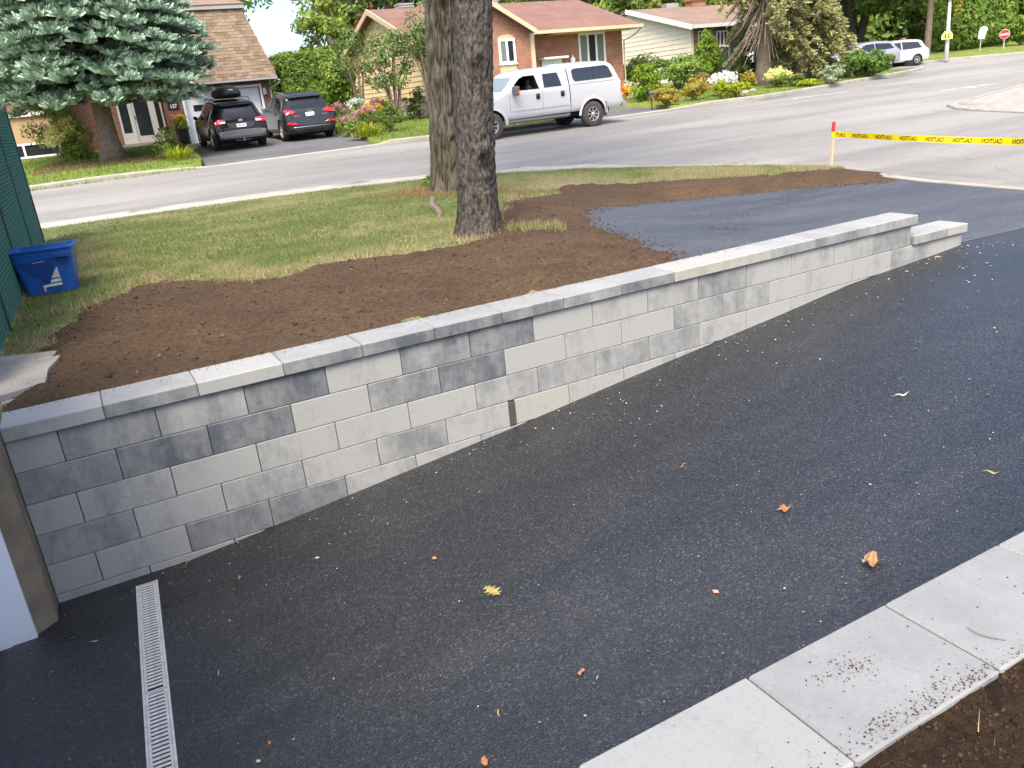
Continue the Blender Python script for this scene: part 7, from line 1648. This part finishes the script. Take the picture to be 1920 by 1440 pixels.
def leaf(u, v, shape, size, ang, curl, mat, label, z=0.006, fn=D, name='fallen_leaf'):
    p = on(fn, u, v); P = LEAFSHAPE[shape]; bm = bmesh.new(); vs = [bm.verts.new((x, y, 0)) for x, y in P]; bm.faces.new(vs); bm.normal_update(); bmesh.ops.triangulate(bm, faces=bm.faces[:])
    for k in (-.2, 0, .2):
        for ax in (0, 1):
            c = [0, 0, 0]; nn = [0, 0, 0]; c[ax] = k; nn[ax] = 1; bmesh.ops.bisect_plane(bm, geom=bm.verts[:]+bm.edges[:]+bm.faces[:], plane_co=c, plane_no=nn)
    for w in bm.verts:
        x, y = w.co.x, w.co.y; w.co.z = curl * (x * x * 1.3 + .5 * y * y + .18 * math.sin(x * 9 + y * 7)) - .02 * curl
    mn = min(w.co.z for w in bm.verts)
    for w in bm.verts: w.co = Vector((w.co.x, w.co.y, w.co.z - mn)) * size
    r = bmesh.ops.extrude_face_region(bm, geom=bm.faces[:]); bmesh.ops.translate(bm, verts=[e for e in r['geom'] if isinstance(e, bmesh.types.BMVert)], vec=(0, 0, .0012)); bmesh.ops.recalc_face_normals(bm, faces=bm.faces[:])
    me = bpy.data.meshes.new(name); bm.to_mesh(me); bm.free(); o = link_mesh(name, me, mat, None, False, False); o.location = (p[0], p[1], p[2] + z); o.rotation_euler = (0, 0, R(ang)); tag(o, label, 'leaf', 'leaves fallen on the driveway')
leaf(923, 1110, 'oak', .115, 12, .10, MAT['oakleaf'], 'yellow lobed oak leaf lying flat in the middle of the driveway')
leaf(1636, 1062, 'maple', .105, 70, .95, MAT['dryleaf'], 'curled brown maple leaf near the slabs on the right')
for a in ((790, 1155, 'oval', .045, -40, .2, 'pinkleaf', 'small salmon leaf left of the oak leaf'), (1090, 1265, 'oval', .05, -70, .9, 'pinkleaf', 'small curled salmon leaf above the lowest slabs'), (935, 1347, 'twig', .085, -25, .5, 'dryleaf', 'long narrow brown leaf near the bottom edge'), (1118, 1278, 'twig', .06, -60, .4, 'paleleaf', 'pale bent leaf scrap beside the curled salmon leaf'), (909, 1432, 'oval', .06, -20, .5, 'orangeleaf', 'orange leaf cut by the bottom edge of the picture'), (595, 1048, 'oval', .035, 60, .3, 'paleleaf', 'small tan leaf below the block wall'), (449, 1088, 'oval', .055, -30, .8, 'orangeleaf', 'orange leaf right of the channel drain top'), (350, 1063, 'twig', .09, -35, .6, 'orangeleaf', 'orange leaf scrap at the foot of the wall by the drain'), (375, 1163, 'oval', .04, 80, .3, 'orangeleaf', 'reddish leaf right of the channel drain'), (1470, 960, 'oval', .085, 75, .9, 'orangeleaf', 'small orange leaf above the curled brown maple leaf'), (1689, 745, 'twig', .13, 80, .5, 'paleleaf', 'pale leaf on the upper right of the driveway'), (815, 1050, 'oval', .04, 20, .8, 'dryleaf', 'small brown leaf up left of the oak leaf'), (1342, 1113, 'oval', .045, 10, .6, 'pinkleaf', 'small pale pink leaf between the oak and maple leaves'), (505, 1400, 'oval', .045, -30, .7, 'orangeleaf', 'orange leaf scrap near the bottom left'), (485, 1430, 'oval', .03, 30, .5, 'paleleaf', 'tan scrap at the bottom edge right of the drain'), (178, 1205, 'twig', .05, 75, .3, 'paleleaf', 'pale scrap left of the channel drain'), (1757, 484, 'oval', .08, 80, .4, 'pinkleaf', 'salmon leaf at the foot of the wall end step'), (1857, 890, 'twig', .09, 40, .6, 'oakleaf', 'yellowish leaf scrap near the right edge'), (1280, 875, 'twig', .07, -60, .3, 'dryleaf', 'brown stalk in the middle right of the driveway'), (410, 1265, 'twig', .045, -10, .4, 'paleleaf', 'thin curled scrap right of the drain, lower half')):
    leaf(a[0], a[1], a[2], a[3], a[4], a[5], MAT[a[6]], a[7])
# light chips and grit on the new asphalt
P = []; Sz = []; Rr = []
for _ in range(1300):
    x = random.uniform(.3, 12.5); y = -3.6 * random.random() ** 1.2 - .03
    if random.random() < .45: y = -abs(random.gauss(0, .35)) - .04
    s = random.choice((.0025, .003, .004, .0055, .008)) * (1 + .08 * x); P.append((x, y, D(x, y) + s * .4)); Sz.append(s); Rr.append(random.random())
for _ in range(160):
    x = random.uniform(5.9, 12.6); y = random.uniform(.4, 4.6); s = random.uniform(.004, .011); P.append((x, y, padz(x, y) + .004 + s * .4)); Sz.append(s); Rr.append(random.random() * .8)
chips('grit', P, Sz, MAT['pebble'], .6, rnd=np.array(Rr), label='pale grit and chips scattered on the black asphalt')
# coarse stone grains standing out of the asphalt surface
P = []; Sz = []; Rr = []
for _ in range(26000):
    x = random.uniform(.25, 6.6); y = random.uniform(-3.76, -.02)
    P.append((x, y, D(x, y) - .0005)); Sz.append(random.uniform(.0028, .0062)); Rr.append(random.random())
chips('asphalt_grains', P, Sz, MAT['grain'], .55, rnd=np.array(Rr), label='dark stone grains of the asphalt surface')
# soil crumbs on the topsoil, on the cap stones and on the near slabs
P = []; Sz = []
for _ in range(9000):
    x = random.uniform(-.1, 7.5); y = random.uniform(.3, 4.3); sd = sdq(x, y)
    if sd < .03: continue
    s = random.choice((.005, .006, .008, .010, .016)) * random.uniform(.6, 1.1); P.append((x, y, soil_h(x, y, sd) + s * .15)); Sz.append(s)
for _ in range(700):
    x = random.uniform(.45, 6.4); y = .285 - abs(random.gauss(0, .05 + .05 * max(0, noise.noise((x * 2.2, 0, 0))))) ; s = random.uniform(.0015, .005)
    if y > -.02: P.append((x, y, .088 + s * .4)); Sz.append(s)
for cx, cy, sx_, sy_, n in ((2.52, -3.865, .05, .028, 170), (2.55, -4.045, .16, .02, 420), (2.80, -4.06, .10, .012, 160), (2.2, -4.03, .12, .03, 90), (2.9, -3.95, .3, .10, 22), (3.3, -3.97, .15, .08, 24)):
    for _ in range(n):
        x, y = random.gauss(cx, sx_), random.gauss(cy, sy_); s = random.choice((.001, .0013, .0018, .0025, .0038))
        if -4.072 < y < -3.745: P.append((x, y, .0855 + s * .4)); Sz.append(s)
Pd = []; Sd = []
for _ in range(7000):
    x = random.uniform(.9, 4.4); y = -4.075 - abs(random.gauss(0, .30)); s = random.choice((.003, .004, .005, .007, .010)) * random.uniform(.6, 1.2); Pd.append((x, y, nearsoil(x, y) + .006 + s * .1)); Sd.append(s)
chips('damp_soil_crumbs', Pd, Sd, MAT['darkcrumb'], .7, label='dark damp crumbs of soil behind the near slabs')
for _ in range(1500):
    k = random.randrange(len(PADE) - 2); a = PADE[k]; b = PADE[k + 1]; t = random.random(); x = a[0] + (b[0] - a[0]) * t + random.gauss(0, .09); y = a[1] + (b[1] - a[1]) * t - abs(random.gauss(0, .10)) + .03
    s = random.choice((.004, .006, .009, .014)) * random.uniform(.6, 1.2); P.append((x, y, max(padz(x, y) + .004, soil_h(x, y, sdq(x, y)) if sdq(x, y) > -.1 else -9) + s * .2)); Sz.append(s)
for cx, cy in ((8.9, 3.2), (7.5, 2.0), (10.4, 3.9)):
    for _ in range(110): x, y = random.gauss(cx, .16), random.gauss(cy, .12); s = random.uniform(.004, .009); P.append((x, y, padz(x, y) + .004 + s * .3)); Sz.append(s)
for _ in range(90):
    q = atz(random.uniform(20, 120), random.uniform(655, 735), .095); s = random.uniform(.0015, .005); P.append((q[0], q[1], .095 + s * .3)); Sz.append(s)
for _ in range(6000):                      # soil spilling into the grass, and a few clods
    x, y = random.uniform(.3, 12.6), random.uniform(1.2, 7.2); sd = sdq(x, y)
    if -.30 < sd < .02 and random.random() < math.exp(sd * 9): s = random.choice((.005, .008, .012, .018)) * random.uniform(.6, 1.2); P.append((x, y, max(yard_bl(x, y), soil_h(x, y, sd) if sd > -.1 else -9) + .012)); Sz.append(s)
for _ in range(150):
    x, y = random.uniform(.3, 8), random.uniform(.5, 5); sd = sdq(x, y)
    if sd > .1: s = random.uniform(.018, .038); P.append((x, y, soil_h(x, y, sd) + s * .1)); Sz.append(s)
chips('soil_crumbs', P, Sz, MAT['crumb'], .7, label='crumbs of brown soil on the bed, the wall caps and the near slabs')
# dead stalks over the near soil and a twig on the slab
P = [(random.uniform(1.2, 4.4), -4.1 - abs(random.gauss(0, .25)), .075) for _ in range(160)]
blades('root_fibres', P, .05, .0025, MAT['straw'], 1.0, label='fine root fibres lying in the near soil')
q = atz(1845, 1190, .088); tw = MB(); tw.tube([(q[0] - .01, q[1] + .04, .092), (q[0] - .015, q[1] + .01, .094), (q[0], q[1] - .02, .092), (q[0] + .02, q[1] - .045, .090)], [.0012, .0018, .0018, .001], 5); tag(tw.build('twig', MAT['twig']), 'thin dark twig lying on the rightmost near slab', 'twig')
# a tuft of grass left standing right of the nearer trunk, and another by the strip of soil
P = []
for (u0, u1, v0, v1, n) in ((950, 1062, 424, 441, 900), (965, 1050, 354, 366, 420), (340, 480, 524, 540, 220)):
    for _ in range(n):
        q = on(yard, random.uniform(u0, u1), random.triangular(v0, v1, v1 - 4)); sd = sdq(q[0], q[1]); P.append((q[0], q[1], max(yard_bl(q[0], q[1]), soil_h(q[0], q[1], sd) if sd > -.1 else -9) - .004))
blades('grass_tufts', P, .075, .008, MAT['grass'], .7, np.clip(rng.normal(.62, .2, len(P)), 0, 1), label='leftover tufts of straw and green grass in the topsoil')
# dry straw and soil clods where the topsoil meets the grass
P = []
while len(P) < 2800:
    x, y = random.uniform(.4, 12.5), random.uniform(1.0, 7); sd = sdq(x, y)
    if noise.noise((x * 1.3, y * 1.3, 30)) < (.25 if x < 2.6 else -.15): continue
    if -.25 < sd < .22 and inside(LAWN_POLY, x, y): P.append((x, y, max(yard_bl(x, y), soil_h(x, y, sd) if sd > -.1 else -9) + .004))
blades('dry_straw', P, .075, .008, MAT['straw'], .95, label='dry straw coloured grass along the edge of the topsoil')
